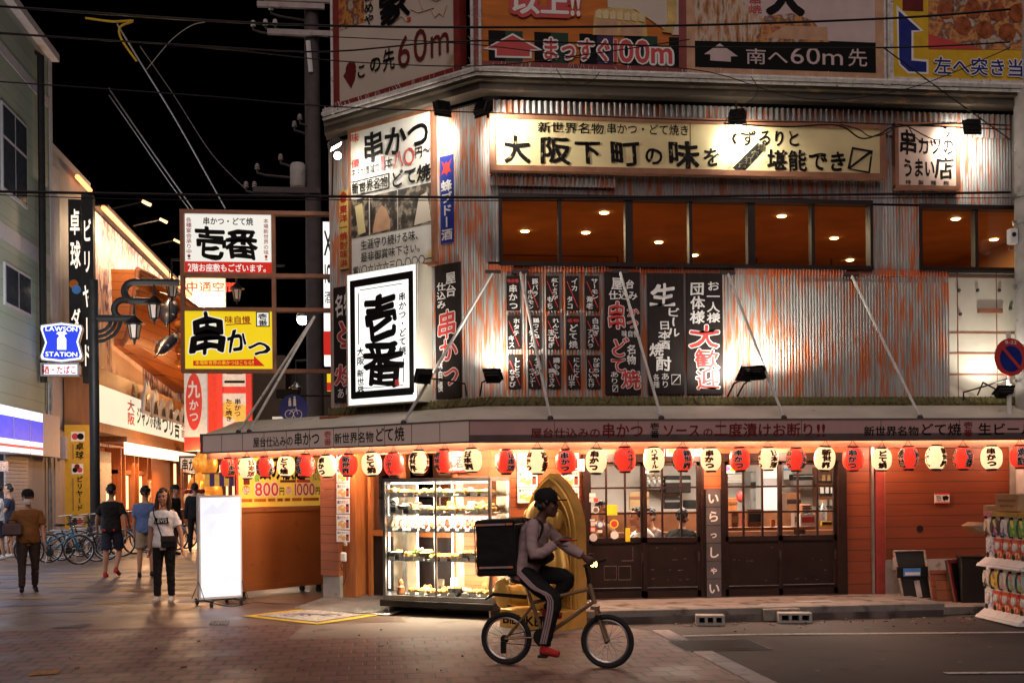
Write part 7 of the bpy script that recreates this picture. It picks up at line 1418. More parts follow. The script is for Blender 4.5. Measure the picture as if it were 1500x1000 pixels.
def bicycle(name, label, loc, rz, R, wb, m, kind='city', group=None, steer=0.0):
    """heading +x; rear hub above x = 0"""
    r = thing(name, label, 'bicycle', loc, rz, group); tw = .024 if kind == 'mini' else .017
    wheel(r, 0, R, tw); wheel(r, wb, R, tw, steer=steer)
    bbx, bbz = (.36, .27) if kind == 'mini' else (.45, .28)
    hx, hz = wb - .16, (.74 if kind == 'mini' else .82); sx, sz = (.22, .66) if kind == 'mini' else (.30, .74)
    hb = (wb - .11, hz - .16)
    b = MB(); t = .017
    b.tube([(sx, 0, sz), (bbx, 0, bbz)], t, m, 8); b.tube([(bbx, 0, bbz), (hb[0], 0, hb[1] + .03)], t * 1.15, m, 8)
    if kind == 'mini': b.tube([(sx + .04, 0, sz - .08), (hx + .02, 0, hz - .02)], t, m, 8)
    else: b.tube([(sx + .05, 0, sz - .24), (hb[0], 0, hb[1] + .07)], t, m, 8)
    b.tube([(hx, 0, hz + .02), (hb[0], 0, hb[1])], t * 1.3, m, 8)
    for s in (-1, 1): b.tube([(0, s * .055, R), (bbx, s * .02, bbz)], .009, m, 6); b.tube([(0, s * .055, R), (sx + .03, s * .02, sz - .12)], .009, m, 6)
    b.build('frame', r, smooth=True)
    b = MB()
    for s in (-1, 1): b.tube([(hb[0] + .01, s * .045, hb[1] - .03), (wb - .02, s * .05, R + .06), (wb, s * .05, R)], .014, m, 7)
    b.box(hb[0] - .03, hb[0] + .03, -.06, .06, hb[1] - .05, hb[1] - .02, m); b.build('fork', r, smooth=True)
    b = MB(); hy = .27; hh = hz + (.20 if kind == 'mini' else .26)
    b.tube([(hx, 0, hz), (hx - .03, 0, hh - .03)], .014, 'dark_metal', 7)
    if kind == 'mini': b.tube([(hx + .02, -hy, hh), (hx - .02, 0, hh - .02), (hx + .02, hy, hh)], .013, 'dark_metal', 7); b.tube([(hx + .02, -hy, hh), (hx + .10, -hy, hh + .03)], .015, 'tyre', 7); b.tube([(hx + .02, hy, hh), (hx + .10, hy, hh + .03)], .015, 'tyre', 7)
    else: b.tube([(hx - .20, -hy, hh), (hx - .02, -hy * .9, hh + .02), (hx, 0, hh - .03), (hx - .02, hy * .9, hh + .02), (hx - .20, hy, hh)], .012, 'rim_metal', 7)
    b.build('handlebar', r, smooth=True)
    b = MB(); b.tube([(sx, 0, sz), (sx - .03, 0, sz + .10)], .013, 'rim_metal', 7); b.ball((sx - .05, 0, sz + .12), (.13, .075, .035), 'tyre', 12, 7); b.build('saddle', r, smooth=True)
    b = MB(); b.lathe([(.085, -.004), (.085, .004)], 'dark_metal', 20, (bbx, -.05, bbz), 'y'); b.tube([(bbx, -.07, bbz), (bbx + .02, -.07, bbz - .16)], .010, 'dark_metal', 6); b.tube([(bbx, .07, bbz), (bbx - .02, .07, bbz + .16)], .010, 'dark_metal', 6); b.box(bbx - .02, bbx + .06, -.15, -.07, bbz - .175, bbz - .15, 'tyre'); b.box(bbx - .06, bbx + .02, .07, .15, bbz + .15, bbz + .175, 'tyre')
    b.tube([(bbx, -.05, bbz + .08), (0, -.05, R + .03)], .004, 'dark_metal', 4); b.tube([(bbx, -.05, bbz - .08), (.0, -.05, R - .04)], .004, 'dark_metal', 4); b.lathe([(.04, -.003), (.04, .003)], 'dark_metal', 14, (0, -.05, R), 'y'); b.build('crankset', r, smooth=True)
    if kind == 'city':
        b = MB()
        for x, a0, a1 in ((0, .2, 2.9), (wb, .6, 2.6)): b.tube([(x + (R + .02) * math.cos(a0 + (a1 - a0) * k / 12), 0, R + (R + .02) * math.sin(a0 + (a1 - a0) * k / 12)) for k in range(13)], .018, 'frame_silver', 5)
        b.build('mudguard', r, smooth=True)
        b = MB(); x0 = hx + .02; z0 = hz + .02
        for k in range(6):
            z = z0 + .05 * k; e = .015 * k; b.tube([(x0 - e, -.15 - e, z), (x0 + .24 + e, -.15 - e, z), (x0 + .24 + e, .15 + e, z), (x0 - e, .15 + e, z), (x0 - e, -.15 - e, z)], .005, 'frame_black', 4)
        for k in range(5):
            y = -.15 + .075 * k; b.tube([(x0, y, z0), (x0 + .24, y, z0)], .004, 'frame_black', 4); b.tube([(x0 + .24, y, z0), (x0 + .31, y * 1.4, z0 + .25)], .004, 'frame_black', 4); b.tube([(x0, y, z0), (x0 - .07, y * 1.4, z0 + .25)], .004, 'frame_black', 4)
        b.build('basket', r); b = MB(); b.tube([(.02, -.07, R), (-.02, -.2, .01)], .010, 'rim_metal', 6); b.build('kickstand', r)
        b = MB(); b.box(-.22, .22, -.06, .06, R * 2 + .05, R * 2 + .065, 'frame_silver'); b.build('rear_rack', r)
    else:
        b = MB(); b.tube([(sx - .02, 0, sz - .03), (-.12, 0, sz - .01), (-.20, 0, sz - .06)], [.02, .016, .008], 'tyre', 7); b.build('rear_guard', r, smooth=True)
        b = MB(); b.box(-.03, .02, -.085, -.065, R - .13, R - .02, 'dark_metal', .004); b.build('derailleur', r)
        b = MB(); b.tube([(hx + .02, -.05, hh + .0), (hx + .07, -.05, hh + .0)], .025, 'dark_metal', 10); b.lathe([(.022, 0), (.022, .006)], 'head_lit', 12, (hx + .05, -.076, hh), 'y'); b.lathe([(.024, 0), (.024, .008)], 'head_lit', 12, (hx + .071, -.05, hh), 'x'); b.build('headlight', r)
        b = MB(); b.box(wb - .10, wb - .05, -.07, .07, R + .20, R + .24, 'dark_metal'); b.build('brake', r)
    return r
glow('head_lit', (1, .72, .15), 6)
LB = ['blue city bicycle nearest the camera in the parked row', 'black city bicycle parked behind the blue one', 'silver parked bicycle third in the row', 'dark parked bicycle fourth in the row', 'red parked bicycle fifth in the row beside the yellow column', 'black parked bicycle sixth in the row', 'silver parked bicycle seventh in the row', 'farthest dark bicycle of the parked row', 'dark bicycle parked alone nearer the fish restaurant', 'black bicycle at the end of the row by the fish restaurant']
BK = [(-7.62, 26.65, 0, 'frame_blue'), (-7.45, 27.5, .12, 'frame_black'), (-7.35, 28.2, -.1, 'frame_silver'), (-7.5, 28.9, .1, 'frame_black'), (-7.3, 29.7, -.15, 'frame_red'), (-7.2, 30.5, .1, 'frame_black'), (-7.1, 31.3, 0, 'frame_silver'), (-7.2, 32.1, .1, 'frame_black'), (-6.4, 32.6, -.3, 'frame_black'), (-6.2, 33.4, -.4, 'frame_black')]
for lab, (x, y, a, m) in zip(LB, BK): bicycle('parked_bicycle', lab, (x, y, 0), a, .33, 1.06, m, group='bicycles parked along the alley', steer=rnd.uniform(-.4, .4))
bicycle('parked_bicycle', 'bicycle parked in the dark gap between the brown cart and the corner pillar', FX.world(-.35, 0, -2.6), 1.9, .33, 1.06, 'frame_black', group='bicycles parked along the alley')

# ------------------------------------------------------------------ people
mk('skin', (.46, .24, .15), .5, var=.08); mk('skin_shaded', (.13, .065, .045), .5, var=.08); mk('hair_black', (.012, .010, .009), .45, var=.3, vs=40); mk('hair_brown', (.05, .024, .014), .45, var=.3, vs=40)  # the rider's darker skin has silhouette shade put into its colour
mk('lip', (.38, .12, .10), .4); mk('eye_dark', (.01, .008, .008), .2)
def cloth(n, c, **k): mk(n, c, .85, var=.16, vs=9, bump=.35, bs=14, **k)
cloth('cloth_black', (.007, .0065, .007)); cloth('cloth_white', (.85, .83, .81)); cloth('cloth_olive', (.20, .085, .022)); cloth('cloth_brown', (.035, .022, .018)); cloth('cloth_blue', (.11, .18, .40)); cloth('cloth_khaki', (.36, .29, .20)); cloth('cloth_navy', (.02, .022, .045)); cloth('cloth_pink', (.42, .30, .295)); cloth('cloth_grey', (.11, .08, .085)); cloth('shoe_red', (.48, .03, .025)); cloth('shoe_white', (.65, .62, .58))
from mathutils import noise as mnoise
def wrinkle(o, amp=.007, f=8.0):
    """cloth folds: push the surface in and out along soft slanting ridges"""
    me = o.data; nm = [v.normal.copy() for v in me.vertices]; sd = Vector((len(me.vertices) % 7, 1.3, 2.1))
    for v, n in zip(me.vertices, nm):
        p = Vector((v.co.x * f * .7, v.co.y * f * .7, v.co.z * f * 1.6 + v.co.x * f)) + sd; v.co += n * (amp * (1 - 2 * abs(mnoise.noise(p))) + amp * .5 * mnoise.noise(p * 2.3))
    return o
def pose(H=1.65, hip=(.2, -.2), knee=(-.1, -.3), sh=(-.2, .2), el=(.3, .3), abd=(.12, .12), lean=0.0, legab=(.03, .03), head=(0, 0), w=1.0):
    """joint positions, facing -y; index 0 = the person's right (-x), 1 = left (+x); angles forward positive"""
    J = {}; up = Vector((0, -math.sin(lean), math.cos(lean)))
    J['pel'] = Vector((0, 0, .53 * H)); J['chest'] = J['pel'] + up * .17 * H; J['neck'] = J['pel'] + up * .295 * H
    J['head'] = J['neck'] + (up * .6 + Vector((0, -.10, .5))).normalized() * .115 * H
    for i, s in enumerate((-1, 1)):
        d = lambda a, ab: Vector((s * math.sin(ab), -math.sin(a) * math.cos(ab), -math.cos(a) * math.cos(ab)))
        h = J['pel'] + Vector((s * .052 * H * w, 0, -.01 * H)); k = h + d(hip[i], legab[i]) * .245 * H; a = k + d(hip[i] + knee[i], legab[i] * .5) * .235 * H
        J['hip%d' % i], J['knee%d' % i], J['ank%d' % i] = h, k, a; t = hip[i] + knee[i]
        J['toe%d' % i] = a + Vector((s * .10, -1, 0)).normalized() * (.10 * H * math.cos(t * .7)) + Vector((0, 0, -.035 * H + .10 * H * math.sin(t * .7)))
        S = J['neck'] + Vector((s * .100 * H * w, 0, 0)) - up * .036 * H; e = S + d(sh[i], abd[i]) * .17 * H; g = e + d(sh[i] + el[i], abd[i] * .4) * .145 * H
        J['sho%d' % i], J['elb%d' % i], J['wri%d' % i] = S, e, g
    low = min(min(J['ank%d' % i].z - .042 * H, J['toe%d' % i].z - .012 * H) for i in (0, 1))
    for k in J: J[k] = J[k] - Vector((0, 0, low))
    return J
def limb(b, pts, rad, m='skin'): b.tube(smoothpath([Vector(p) for p in pts], 3) if len(pts) > 2 else pts, [rad[0]] if 0 else interp(rad, len(pts), 3), m, 12)
def interp(r, n, k):
    if n == 2: return list(r)
    out = []
    for i in range(n - 1):
        for j in range(k): out.append(r[i] + (r[i + 1] - r[i]) * j / k)
    return out + [r[-1]]
def torso(b, J, H, g, w=1.0, z0=-.03, z1=.27, belly=0.0, m='skin', neckless=False):
    ax = Vector((1, 0, 0)); up = (J['neck'] - J['pel']).normalized(); fw = Vector((0, -1, 0)) - up * Vector((0, -1, 0)).dot(up); fw.normalize()
    P = [(-.04, .088, .066), (.0, .094, .072), (.06, .086, .066), (.12, .080, .060), (.18, .092, .066), (.235, .104, .064), (.272, .100, .052), (.295, .062, .042), (.312, .036, .036)]
    R = []
    for t, a, c in P:
        if t < z0 - .001 or t > z1 + .001: continue
        k = 1 + belly * math.exp(-((t - .07) / .07) ** 2)
        R.append((J['pel'] + up * t * H + fw * (.012 * H * belly * 3 * math.exp(-((t - .07) / .07) ** 2)), ax * (a * H * w + g), fw * (c * H * k + g)))
    b.loft(R, m)
def hand(b, wri, d, side, H, m, curl=.5):
    """palm, four bent fingers of unequal length and a thumb, along direction d"""
    d = d.normalized(); s = Vector((0, -1, .2)); s = (s - d * s.dot(d)).normalized(); n = d.cross(s).normalized() * side; k = H / 1.7
    b.loft([(wri - d * .01 * k, s * .024 * k, n * .018 * k), (wri + d * .03 * k, s * .036 * k, n * .017 * k), (wri + d * .075 * k, s * .042 * k, n * .014 * k), (wri + d * .088 * k, s * .036 * k, n * .010 * k)], m)
    for i, L_ in enumerate((.062, .072, .067, .050)):
        p = wri + d * .08 * k + s * (.030 - .020 * i) * k; c1 = (d - n * curl * .5).normalized(); c2 = (d - n * curl * 1.3).normalized()
        b.tube([p, p + c1 * L_ * .55 * k, p + c1 * L_ * .55 * k + c2 * L_ * .5 * k], [.0088 * k, .008 * k, .006 * k], m, 6)
    p = wri + d * .025 * k + s * .030 * k; b.tube([p, p + (d * .5 + s * .7 - n * .3) * .035 * k, p + (d * 1.0 + s * .75 - n * .5) * .055 * k], [.011 * k, .010 * k, .007 * k], m, 6)
def person(label, loc, rz, H, J, top, topm, bot, botm, shoe, hair='short', hairm='hair_black', skin='skin', w=1.0, belly=0.0, vox=.011, shorts=False, sleeve='short', cap=None, curl=(.5, .5), group=None, hidden_legs=False, face=True, hturn=0.0):
    r = thing('person', label, 'person', loc, rz, group); k = H / 1.7
    b = MB(); torso(b, J, H, 0, w, -.04, .32, belly, skin); hd = J['head']; hq = Matrix.Translation(hd) @ Matrix.Rotation(hturn, 4, 'Z') @ Matrix.Diagonal((1.09, 1.07, 1.10, 1))
    b.tube([J['neck'] - (J['head'] - J['neck']) * .2, J['head'] - Vector((0, -.01, .03)) * k], [.052 * k, .047 * k], skin, 12)
    b.x = hq; B3 = lambda c, q, m=skin, s=12, n=8: b.ball(tuple(x * k for x in c), tuple(x * k for x in q), m, s, n)
    B3((0, .012, .030), (.074, .092, .088), s=16, n=12); B3((0, -.022, -.030), (.058, .066, .072), s=14, n=10); B3((0, -.050, -.082), (.030, .030, .026)); B3((0, -.090, -.012), (.013, .020, .020)); B3((0, -.080, .016), (.010, .014, .028)); B3((0, -.078, .040), (.046, .014, .012)); B3((0, -.080, -.052), (.024, .014, .013))
    for s in (-1, 1): B3((s * .076, .008, -.005), (.010, .020, .030)); B3((s * .038, -.064, -.018), (.022, .020, .022))
    b.x = None
    for i in (0, 1):
        limb(b, [J['neck'].lerp(J['sho%d' % i], .5), J['sho%d' % i], J['elb%d' % i], J['wri%d' % i]], [.045 * k, .050 * k * w, .038 * k, .026 * k], skin)
        if not hidden_legs: limb(b, [J['hip%d' % i], J['hip%d' % i].lerp(J['knee%d' % i], .5), J['knee%d' % i], J['knee%d' % i].lerp(J['ank%d' % i], .35), J['ank%d' % i]], [.080 * k * w, .070 * k * w, .052 * k, .052 * k, .034 * k], skin)
    body = remesh(b, 'body', r, vox, skin, 3)
    b = MB()
    for i, s in enumerate((-1, 1)): hand(b, J['wri%d' % i], J['wri%d' % i] - J['elb%d' % i], s, H, skin, curl[i])
    me = body.data; off = len(me.vertices); vs = [v.co.copy() for v in me.vertices] + [Vector(v) for v in b.v]; fs = [tuple(p.vertices) for p in me.polygons] + [tuple(off + x for x in f) for f in b.f]
    nm = bpy.data.meshes.new('body'); nm.from_pydata([tuple(v) for v in vs], [], fs); nm.materials.append(G(skin)); nm.polygons.foreach_set('use_smooth', [True] * len(fs)); body.data = nm; bpy.data.meshes.remove(me)
    if face:
        for s in (-1, 1):
            b = MB(); b.x = hq; b.ball((s * .031 * k, -.0815 * k, .012 * k), (.013 * k, .006 * k, .0065 * k), 'eye_dark', 10, 6); b.box(s * .032 * k - .015 * k, s * .032 * k + .013 * k, -.0885 * k, -.080 * k, .032 * k, .036 * k, hairm); b.build('eye', body, smooth=True)
        b = MB(); b.x = hq; b.ball((0, -.091 * k, -.052 * k), (.021 * k, .006 * k, .008 * k), 'lip', 10, 6); b.build('mouth', body, smooth=True)
    # hair
    b = MB(); b.x = hq; q = random.Random(int(H * 1000) + len(label)); 
    for i in range(90):
        th = q.uniform(0, 2 * PI); fr = math.cos(th - PI * 1.5); ph = q.uniform(-.75 if fr < -.25 else -.2, 1.5)
        if fr > .35 and ph < .62: continue
        c = Vector((.070 * math.cos(ph) * math.cos(th), .012 + .088 * math.cos(ph) * math.sin(th), .034 + .086 * math.sin(ph))); B_ = q.uniform(.013, .030)
        b.ball(tuple(x * k for x in c), (B_ * k, B_ * k, B_ * k), hairm, 8, 6)
    b.ball((0, .024 * k, .046 * k), (.076 * k, .084 * k, .078 * k), hairm, 14, 10)
    if hair == 'long':
        for s in (-1, 1): b.tube([(s * .072 * k, .0, .06 * k), (s * .088 * k, .005 * k, -.04 * k), (s * .090 * k, -.005 * k, -.13 * k), (s * .080 * k, -.03 * k, -.20 * k)], [.028 * k, .034 * k, .034 * k, .018 * k], hairm, 10)
        b.tube([(0, .07 * k, .06 * k), (0, .095 * k, -.06 * k), (0, .085 * k, -.18 * k)], [.07 * k, .075 * k, .05 * k], hairm, 12)
    h = remesh(b, 'hair', r, .007, hairm, 1)
    if cap:
        b = MB(); b.x = hq; b.lathe([(.096, .035), (.100, .05), (.096, .09), (.070, .128), (.03, .142), (.0, .145)], cap, 18, (0, .012 * k, 0), sx=.90, sy=1.04); b.prism([(0, 0)] * 0 or [(-.07, .036), (.07, .036), (.07, .046), (-.07, .046)], -.16, -.06, cap); b.build('cap', r, smooth=True)
    # top
    if top:
        b = MB(); torso(b, J, H, .022 * k, w, -.045, .295, belly, topm); R0 = J['pel'] - (J['neck'] - J['pel']).normalized() * .065 * H; b.tube([J['pel'], R0], [.09 * k, .09 * k], topm, 12)
        for i in (0, 1):
            S, E, Wr = J['sho%d' % i], J['elb%d' % i], J['wri%d' % i]; N_ = J['neck'].lerp(S, .45)
            if sleeve == 'short': b.tube([N_ + Vector((0, 0, .004)), S, S.lerp(E, .3), S.lerp(E, .66)], [.040 * k, .054 * k * w, .060 * k * w, .064 * k * w], topm, 12)
            else: limb(b, [N_, S, E, E.lerp(Wr, .92)], [.042 * k, .056 * k, .052 * k, .044 * k], topm)
        if belly >= 0: wrinkle(remesh(b, 'shirt' if top == 'shirt' else 'top', r, vox, topm, 3))
    if bot:
        b = MB(); torso(b, J, H, .008 * k, w, -.045, .01, belly * .6, botm)
        for i in (0, 1):
            hp, kn, an = J['hip%d' % i], J['knee%d' % i], J['ank%d' % i]
            if shorts: b.tube([hp + Vector((0, 0, .02)), hp.lerp(kn, .5), hp.lerp(kn, .92 if shorts is True else shorts)], [.094 * k * w, .090 * k * w, .088 * k * w], botm, 12)
            else: limb(b, [hp + Vector((0, 0, .02)), hp.lerp(kn, .5), kn, kn.lerp(an, .45), kn.lerp(an, .97)], [.094 * k * w, .084 * k * w, .066 * k, .060 * k, .052 * k], botm)
        wrinkle(remesh(b, 'trousers' if not shorts else 'shorts', r, vox, botm, 3), .006, 9)
    if shoe:
        for i in (0, 1):
            a, t = J['ank%d' % i], J['toe%d' % i]; d = (t - a); f = Vector((d.x, d.y, 0)).normalized(); dn = Vector((0, 0, -1)); fl = (t - Vector((0, 0, 0)) - a); hl = a - f * .045 * k + dn * .045 * k
            b = MB(); b.tube([hl, a.lerp(t, .35) + dn * .025 * k, t], [.038 * k, .042 * k, .032 * k], shoe, 10); b.ball(tuple(a + dn * .01), (.040 * k,) * 3, shoe, 10, 7); remesh(b, 'shoe', r, .010, shoe, 2)
    return r, body
def gpt(px, py): return ground(px, py)
FACE = math.radians(6)
# man with the mask
J = pose(1.60, hip=(.22, -.12), knee=(-.12, -.25), sh=(-.05, .08), el=(1.05, .25), abd=(.30, .16), w=1.1)
r, body = person('man in a brown shirt, dark cap and white face mask clutching a grey bag', gpt(42, 868), .35, 1.60, J, 'shirt', 'cloth_olive', 'trousers', 'cloth_brown', 'cloth_black', w=1.12, belly=.22, cap='cloth_black')
b = MB(); b.x = Matrix.Translation(J['head'] + Vector((0, -.012, .002))) @ Matrix.Scale(1.14, 4); b.loft([(Vector((0, -.060, -.085)), Vector((.040, .02, 0)), Vector((0, -.028, 0))), (Vector((0, -.062, -.045)), Vector((.062, .03, 0)), Vector((0, -.046, 0))), (Vector((0, -.066, -.008)), Vector((.060, .03, 0)), Vector((0, -.046, 0)))], mk('mask_white', (.95, .95, .93), .6, var=.02)); b.build('face_mask', r, smooth=True)
p = (J['elb0'].lerp(J['wri0'], .6)); bg_ = thing('handbag', 'grey soft bag clutched under the arm of the masked man', 'bag', r.matrix_basis @ (p + Vector((.03, -.06, -.02))), .35); b = MB(); b.box(-.15, .15, -.045, .045, 0, .2, 'cloth_grey', .03); b.build('body', bg_, smooth=True); b = MB(); b.tube([(-.09, 0, .19), (-.05, 0, .25), (.05, 0, .25), (.09, 0, .19)], .009, 'cloth_black', 6); b.build('strap', bg_, smooth=True)
# woman in a white T-shirt
J = pose(1.61, hip=(.04, -.03), knee=(-.03, -.03), sh=(-.08, .02), el=(.12, .15), abd=(.16, .34), w=.94)
r, body = person('woman in a white lettered T-shirt and black trousers walking towards the camera', gpt(241, 881), -.1, 1.61, J, 'shirt', 'cloth_white', 'trousers', 'cloth_black', 'shoe_white', 'long', 'hair_brown', w=.95)
sh_ = [c for c in r.children if c.name.startswith('shirt')][0]
b = MB(); zc = J['chest'].z + .05; yf = -.135
b.prism([(-.105, zc - .045), (-.09, zc + .05), (-.06, zc + .038), (.06, zc + .038), (.09, zc + .05), (.105, zc - .045), (.08, zc - .03), (0, zc - .045), (-.08, zc - .03)], yf, yf + .04, 'ink'); b.text("LEVI'S", -.085, .085, zc - .025, zc + .03, yf - .002, 'sticker_white', off=.06); b.build('printed_logo', r)
p = r.matrix_basis @ Vector((.115, -.135, .80)); bb = thing('shoulder_bag', 'small black shoulder bag hanging at the hip of the woman', 'bag', p, -.15); b = MB(); b.box(-.115, .115, -.035, .035, 0, .17, 'cloth_black', .015); b.box(-.115, .115, -.042, -.03, .09, .175, 'cloth_brown', .004); b.build('body', bb); b = MB(); b.tube(smoothpath([Vector((-.11, 0, .16)), Vector((-.17, -.01, .34)), Vector((-.22, -.015, .50)), Vector((-.235, .09, .62)), Vector((-.2, .2, .5)), Vector((-.05, .28, .3)), Vector((.11, .05, .16))], 4), .008, 'cloth_black', 6); b.build('strap', bb, smooth=True)
# two walking away
J = pose(1.70, hip=(.32, -.05), knee=(-.9, -.05), sh=(-.25, .25), el=(.15, .2), abd=(.32, .42), w=1.0)
r, body = person('young man in a black T-shirt, long dark shorts and red shoes walking away', gpt(164, 845), PI - .1, 1.72, J, 'shirt', 'cloth_black', 'shorts', 'cloth_navy', 'shoe_red', w=1.02, shorts=True)
b = MB(); b.box(-.10, .14, .115, .135, J['pel'].z - .04, J['pel'].z - .005, 'shoe_red'); b.build('belt_bag', r)
J = pose(1.66, hip=(.16, -.1), knee=(-.3, -.06), sh=(-.06, .06), el=(.15, .1), abd=(.12, .12), w=1.02)
person('person in a blue T-shirt and khaki shorts walking away beside the woman', gpt(214, 845), PI + .05, 1.66, J, 'shirt', 'cloth_blue', 'shorts', 'cloth_khaki', 'cloth_brown', w=1.04, shorts=.85)
# by the store at the left edge
J = pose(1.76, hip=(.05, -.05), knee=(-.05, -.05), sh=(.5, .4), el=(1.2, 1.2), abd=(.1, .1), head=(0, 0)); person('young man with black hair in a dark vest leaning on the store front', ground(14, 816), -1.25, 1.76, J, 'tank', 'cloth_navy', 'shorts', 'cloth_black', 'shoe_white', shorts=True)
J = pose(1.76, hip=(.1, -.1), knee=(-.05, -.05), sh=(.2, .2), el=(.9, .9), abd=(.1, .1)); person('person in a white T-shirt and dark shorts at the very left edge', ground(-3, 820), -1.0, 1.74, J, 'shirt', 'cloth_white', 'shorts', 'cloth_navy', 'shoe_white', shorts=True)
# behind the stand and behind the woman
J = pose(1.74, hip=(.1, -.1), knee=(-.1, -.1), sh=(.1, -.1), el=(.1, .1)); person('dark-suited person half hidden behind the glowing stand sign', ground(286, 808), PI, 1.74, J, 'shirt', 'cloth_black', 'trousers', 'cloth_black', 'cloth_black', sleeve='long')
J = pose(1.70, hip=(.1, -.1), knee=(-.1, -.1), sh=(.1, -.1), el=(.1, .1)); person('person in a dark cap and dark clothes behind the shoulder of the woman', ground(257, 812), 1.2, 1.70, J, 'shirt', 'cloth_black', 'trousers', 'cloth_black', 'cloth_black', sleeve='long', cap='cloth_black')
# diners seen through the door panes
def diner(label, px, py_head, Y, rz, topm, sh=(.8, .8), el=(.9, .9), lean=.35, sleeve='long'):
    p = far(Y).pt(px, py_head); J = pose(1.66, hip=(1.4, 1.4), knee=(-1.4, -1.4), sh=sh, el=el, lean=lean); off = Vector((J['head'].x, J['head'].y, 0)); c, s = math.cos(rz), math.sin(rz)
    loc = Vector((p.x - (off.x * c - off.y * s), p.y - (off.x * s + off.y * c), .16)); dz = p.z - (J['head'].z + .16)
    for k_ in J: J[k_] = J[k_] + Vector((0, 0, dz))
    r, _ = person(label, loc, rz, 1.66, J, 'shirt', topm, 'trousers', 'cloth_navy', None, sleeve=sleeve, vox=.012); return r, dz
DN = [('diner in a white T-shirt leaning over the counter behind the left doors', 932, 758, 15.75, -1.35, 'cloth_white', 'short', .45), ('diner in a black shirt with his back to the left doors', 1000, 759, 15.9, 2.7, 'cloth_black', 'long', .5), ('diner in a grey shirt behind the one in white', 950, 757, 16.25, -1.2, 'cloth_grey', 'short', .3), ('diner looking down behind the stickered pane at the far left', 882, 748, 16.0, .5, 'cloth_olive', 'short', .3)]
for lab, px, py, Y, rz, m, slv, ln in DN: diner(lab, px, py, Y, rz, m, sleeve=slv, lean=ln)
for (px, Y) in ((932, 15.75), (1000, 15.9), (950, 16.3), (882, 16.0), (1096, 15.9), (1150, 15.9)):
    p = far(Y).pt(px, 760); r = thing('bar_stool', 'round wooden stool under the diner at %s' % {932: 'the white shirt', 1000: 'the black shirt', 950: 'the grey shirt', 882: 'the stickered pane', 1096: 'an empty place by the sauce box', 1150: 'an empty place by the menus'}[px], 'stool', (p.x, p.y + .05, .165), 0, 'bar stools inside'); b = MB(); b.lathe([(.16, .52), (.17, .54), (.17, .57), (.15, .58)], 'interior_wood', 16); b.build('seat', r, smooth=True)
    for k in range(4): a = PI / 4 + k * PI / 2; b = MB(); b.tube([(.16 * math.cos(a), .16 * math.sin(a), 0), (.11 * math.cos(a), .11 * math.sin(a), .53)], .014, 'interior_wood', 6); b.build('leg', r)
# ------------------------------------------------------------------ what stands inside the dining room
r = thing('dining_counter', 'long dark wooden counter across the dining room with a raised back ledge', 'counter', (4.4, 16.75, .16), 0); b = MB(); b.box(-2.6, 2.7, 0, .5, .72, .78, 'interior_wood'); b.box(-2.6, 2.7, .05, .1, 0, .72, 'interior_wood'); b.build('top', r); b = MB(); b.box(-2.6, 2.7, .45, .6, .78, 1.08, 'interior_wood'); b.build('ledge', r)
r = thing('window_counter', 'narrow pale counter just inside the right doors', 'counter', (5.15, 15.1, .16), 0); b = MB(); b.box(-.72, .75, 0, .38, .86, .90, 'wood_orange'); b.build('top', r)
for s in (-.6, .6): b = MB(); b.box(s - .03, s + .03, .05, .33, 0, .86, 'interior_wood'); b.build('leg', r)
def inside(name, label, cat, px0, px1, py0, py1, Y, d, m, extra=None, m2=None):
    pl = far(Y); a = pl.pt(px0, py1); c = pl.pt(px1, py0); w, h = c.x - a.x, c.z - a.z; r = thing(name, label, cat, ((a.x + c.x) / 2, Y, a.z), 0); b = MB(); b.box(-w / 2, w / 2, 0, d, 0, h, m, min(.01, w / 8)); b.build('body', r)
    b = MB()
    if extra == 'shelf':
        for k in range(4): b.box(-w / 2 - .02, w / 2 + .02, -.05, 0, h * k / 3.2, h * k / 3.2 + .02, m2)
        for k in range(9): x = -w / 2 + w * (k + .5) / 9; b.box(x - .03, x + .02, -.04, -.01, h * (k % 3) / 3.2 + .02, h * (k % 3) / 3.2 + .12, ['steel', 'sticker_white', 'card'][k % 3])
        b.build('shelf', r)
    elif extra == 'band': b.box(-w / 2, w / 2, -.01, 0, h * .6, h * .75, m2); b.build('trim', r)
    elif extra == 'stack':
        for k in range(6): b.box(-w / 2 - .01, w / 2 + .01, -.015, .0, h * k / 6, h * k / 6 + h * .09, m2)
        b.build('tray_edge', r)
    return r
inside('extractor_hood', 'dark extractor hood over the kitchen seen through the left doors', 'hood', 975, 1012, 696, 722, 18.6, .4, 'dark_metal', 'band', 'steel')
inside('kitchen_shelf', 'steel kitchen shelf with black pans in the left doors', 'shelf', 946, 970, 694, 716, 18.7, .25, 'stainless', 'shelf', 'steel')
inside('curtain', 'brown hanging cloth beside the kitchen wall', 'curtain', 922, 951, 720, 746, 18.3, .05, 'card', 'band', 'sign_brown')
inside('microwave', 'dark grey microwave box on the kitchen ledge', 'microwave', 1007, 1023, 732, 745, 18.2, .3, 'dark_metal', 'band', 'black')
inside('wok', 'big blurred dark round pan hanging in the kitchen', 'pan', 974, 996, 728, 745, 18.5, .1, 'dark_metal', 'band', 'steel')
inside('tray_stack', 'stack of pale trays on a shelf at the top left of the right doors', 'trays', 1066, 1088, 694, 706, 18.4, .3, 'stainless', 'stack', 'sign_white')
inside('storage_cabinet', 'tall grey kitchen cabinet in the right doors', 'cabinet', 1100, 1116, 690, 752, 18.6, .4, 'stainless', 'band', 'dark_metal')
inside('fridge', 'tall white refrigerator door between the two right doors', 'refrigerator', 1119, 1140, 680, 760, 18.2, .5, 'sticker_white', 'band', 'pale_trim')
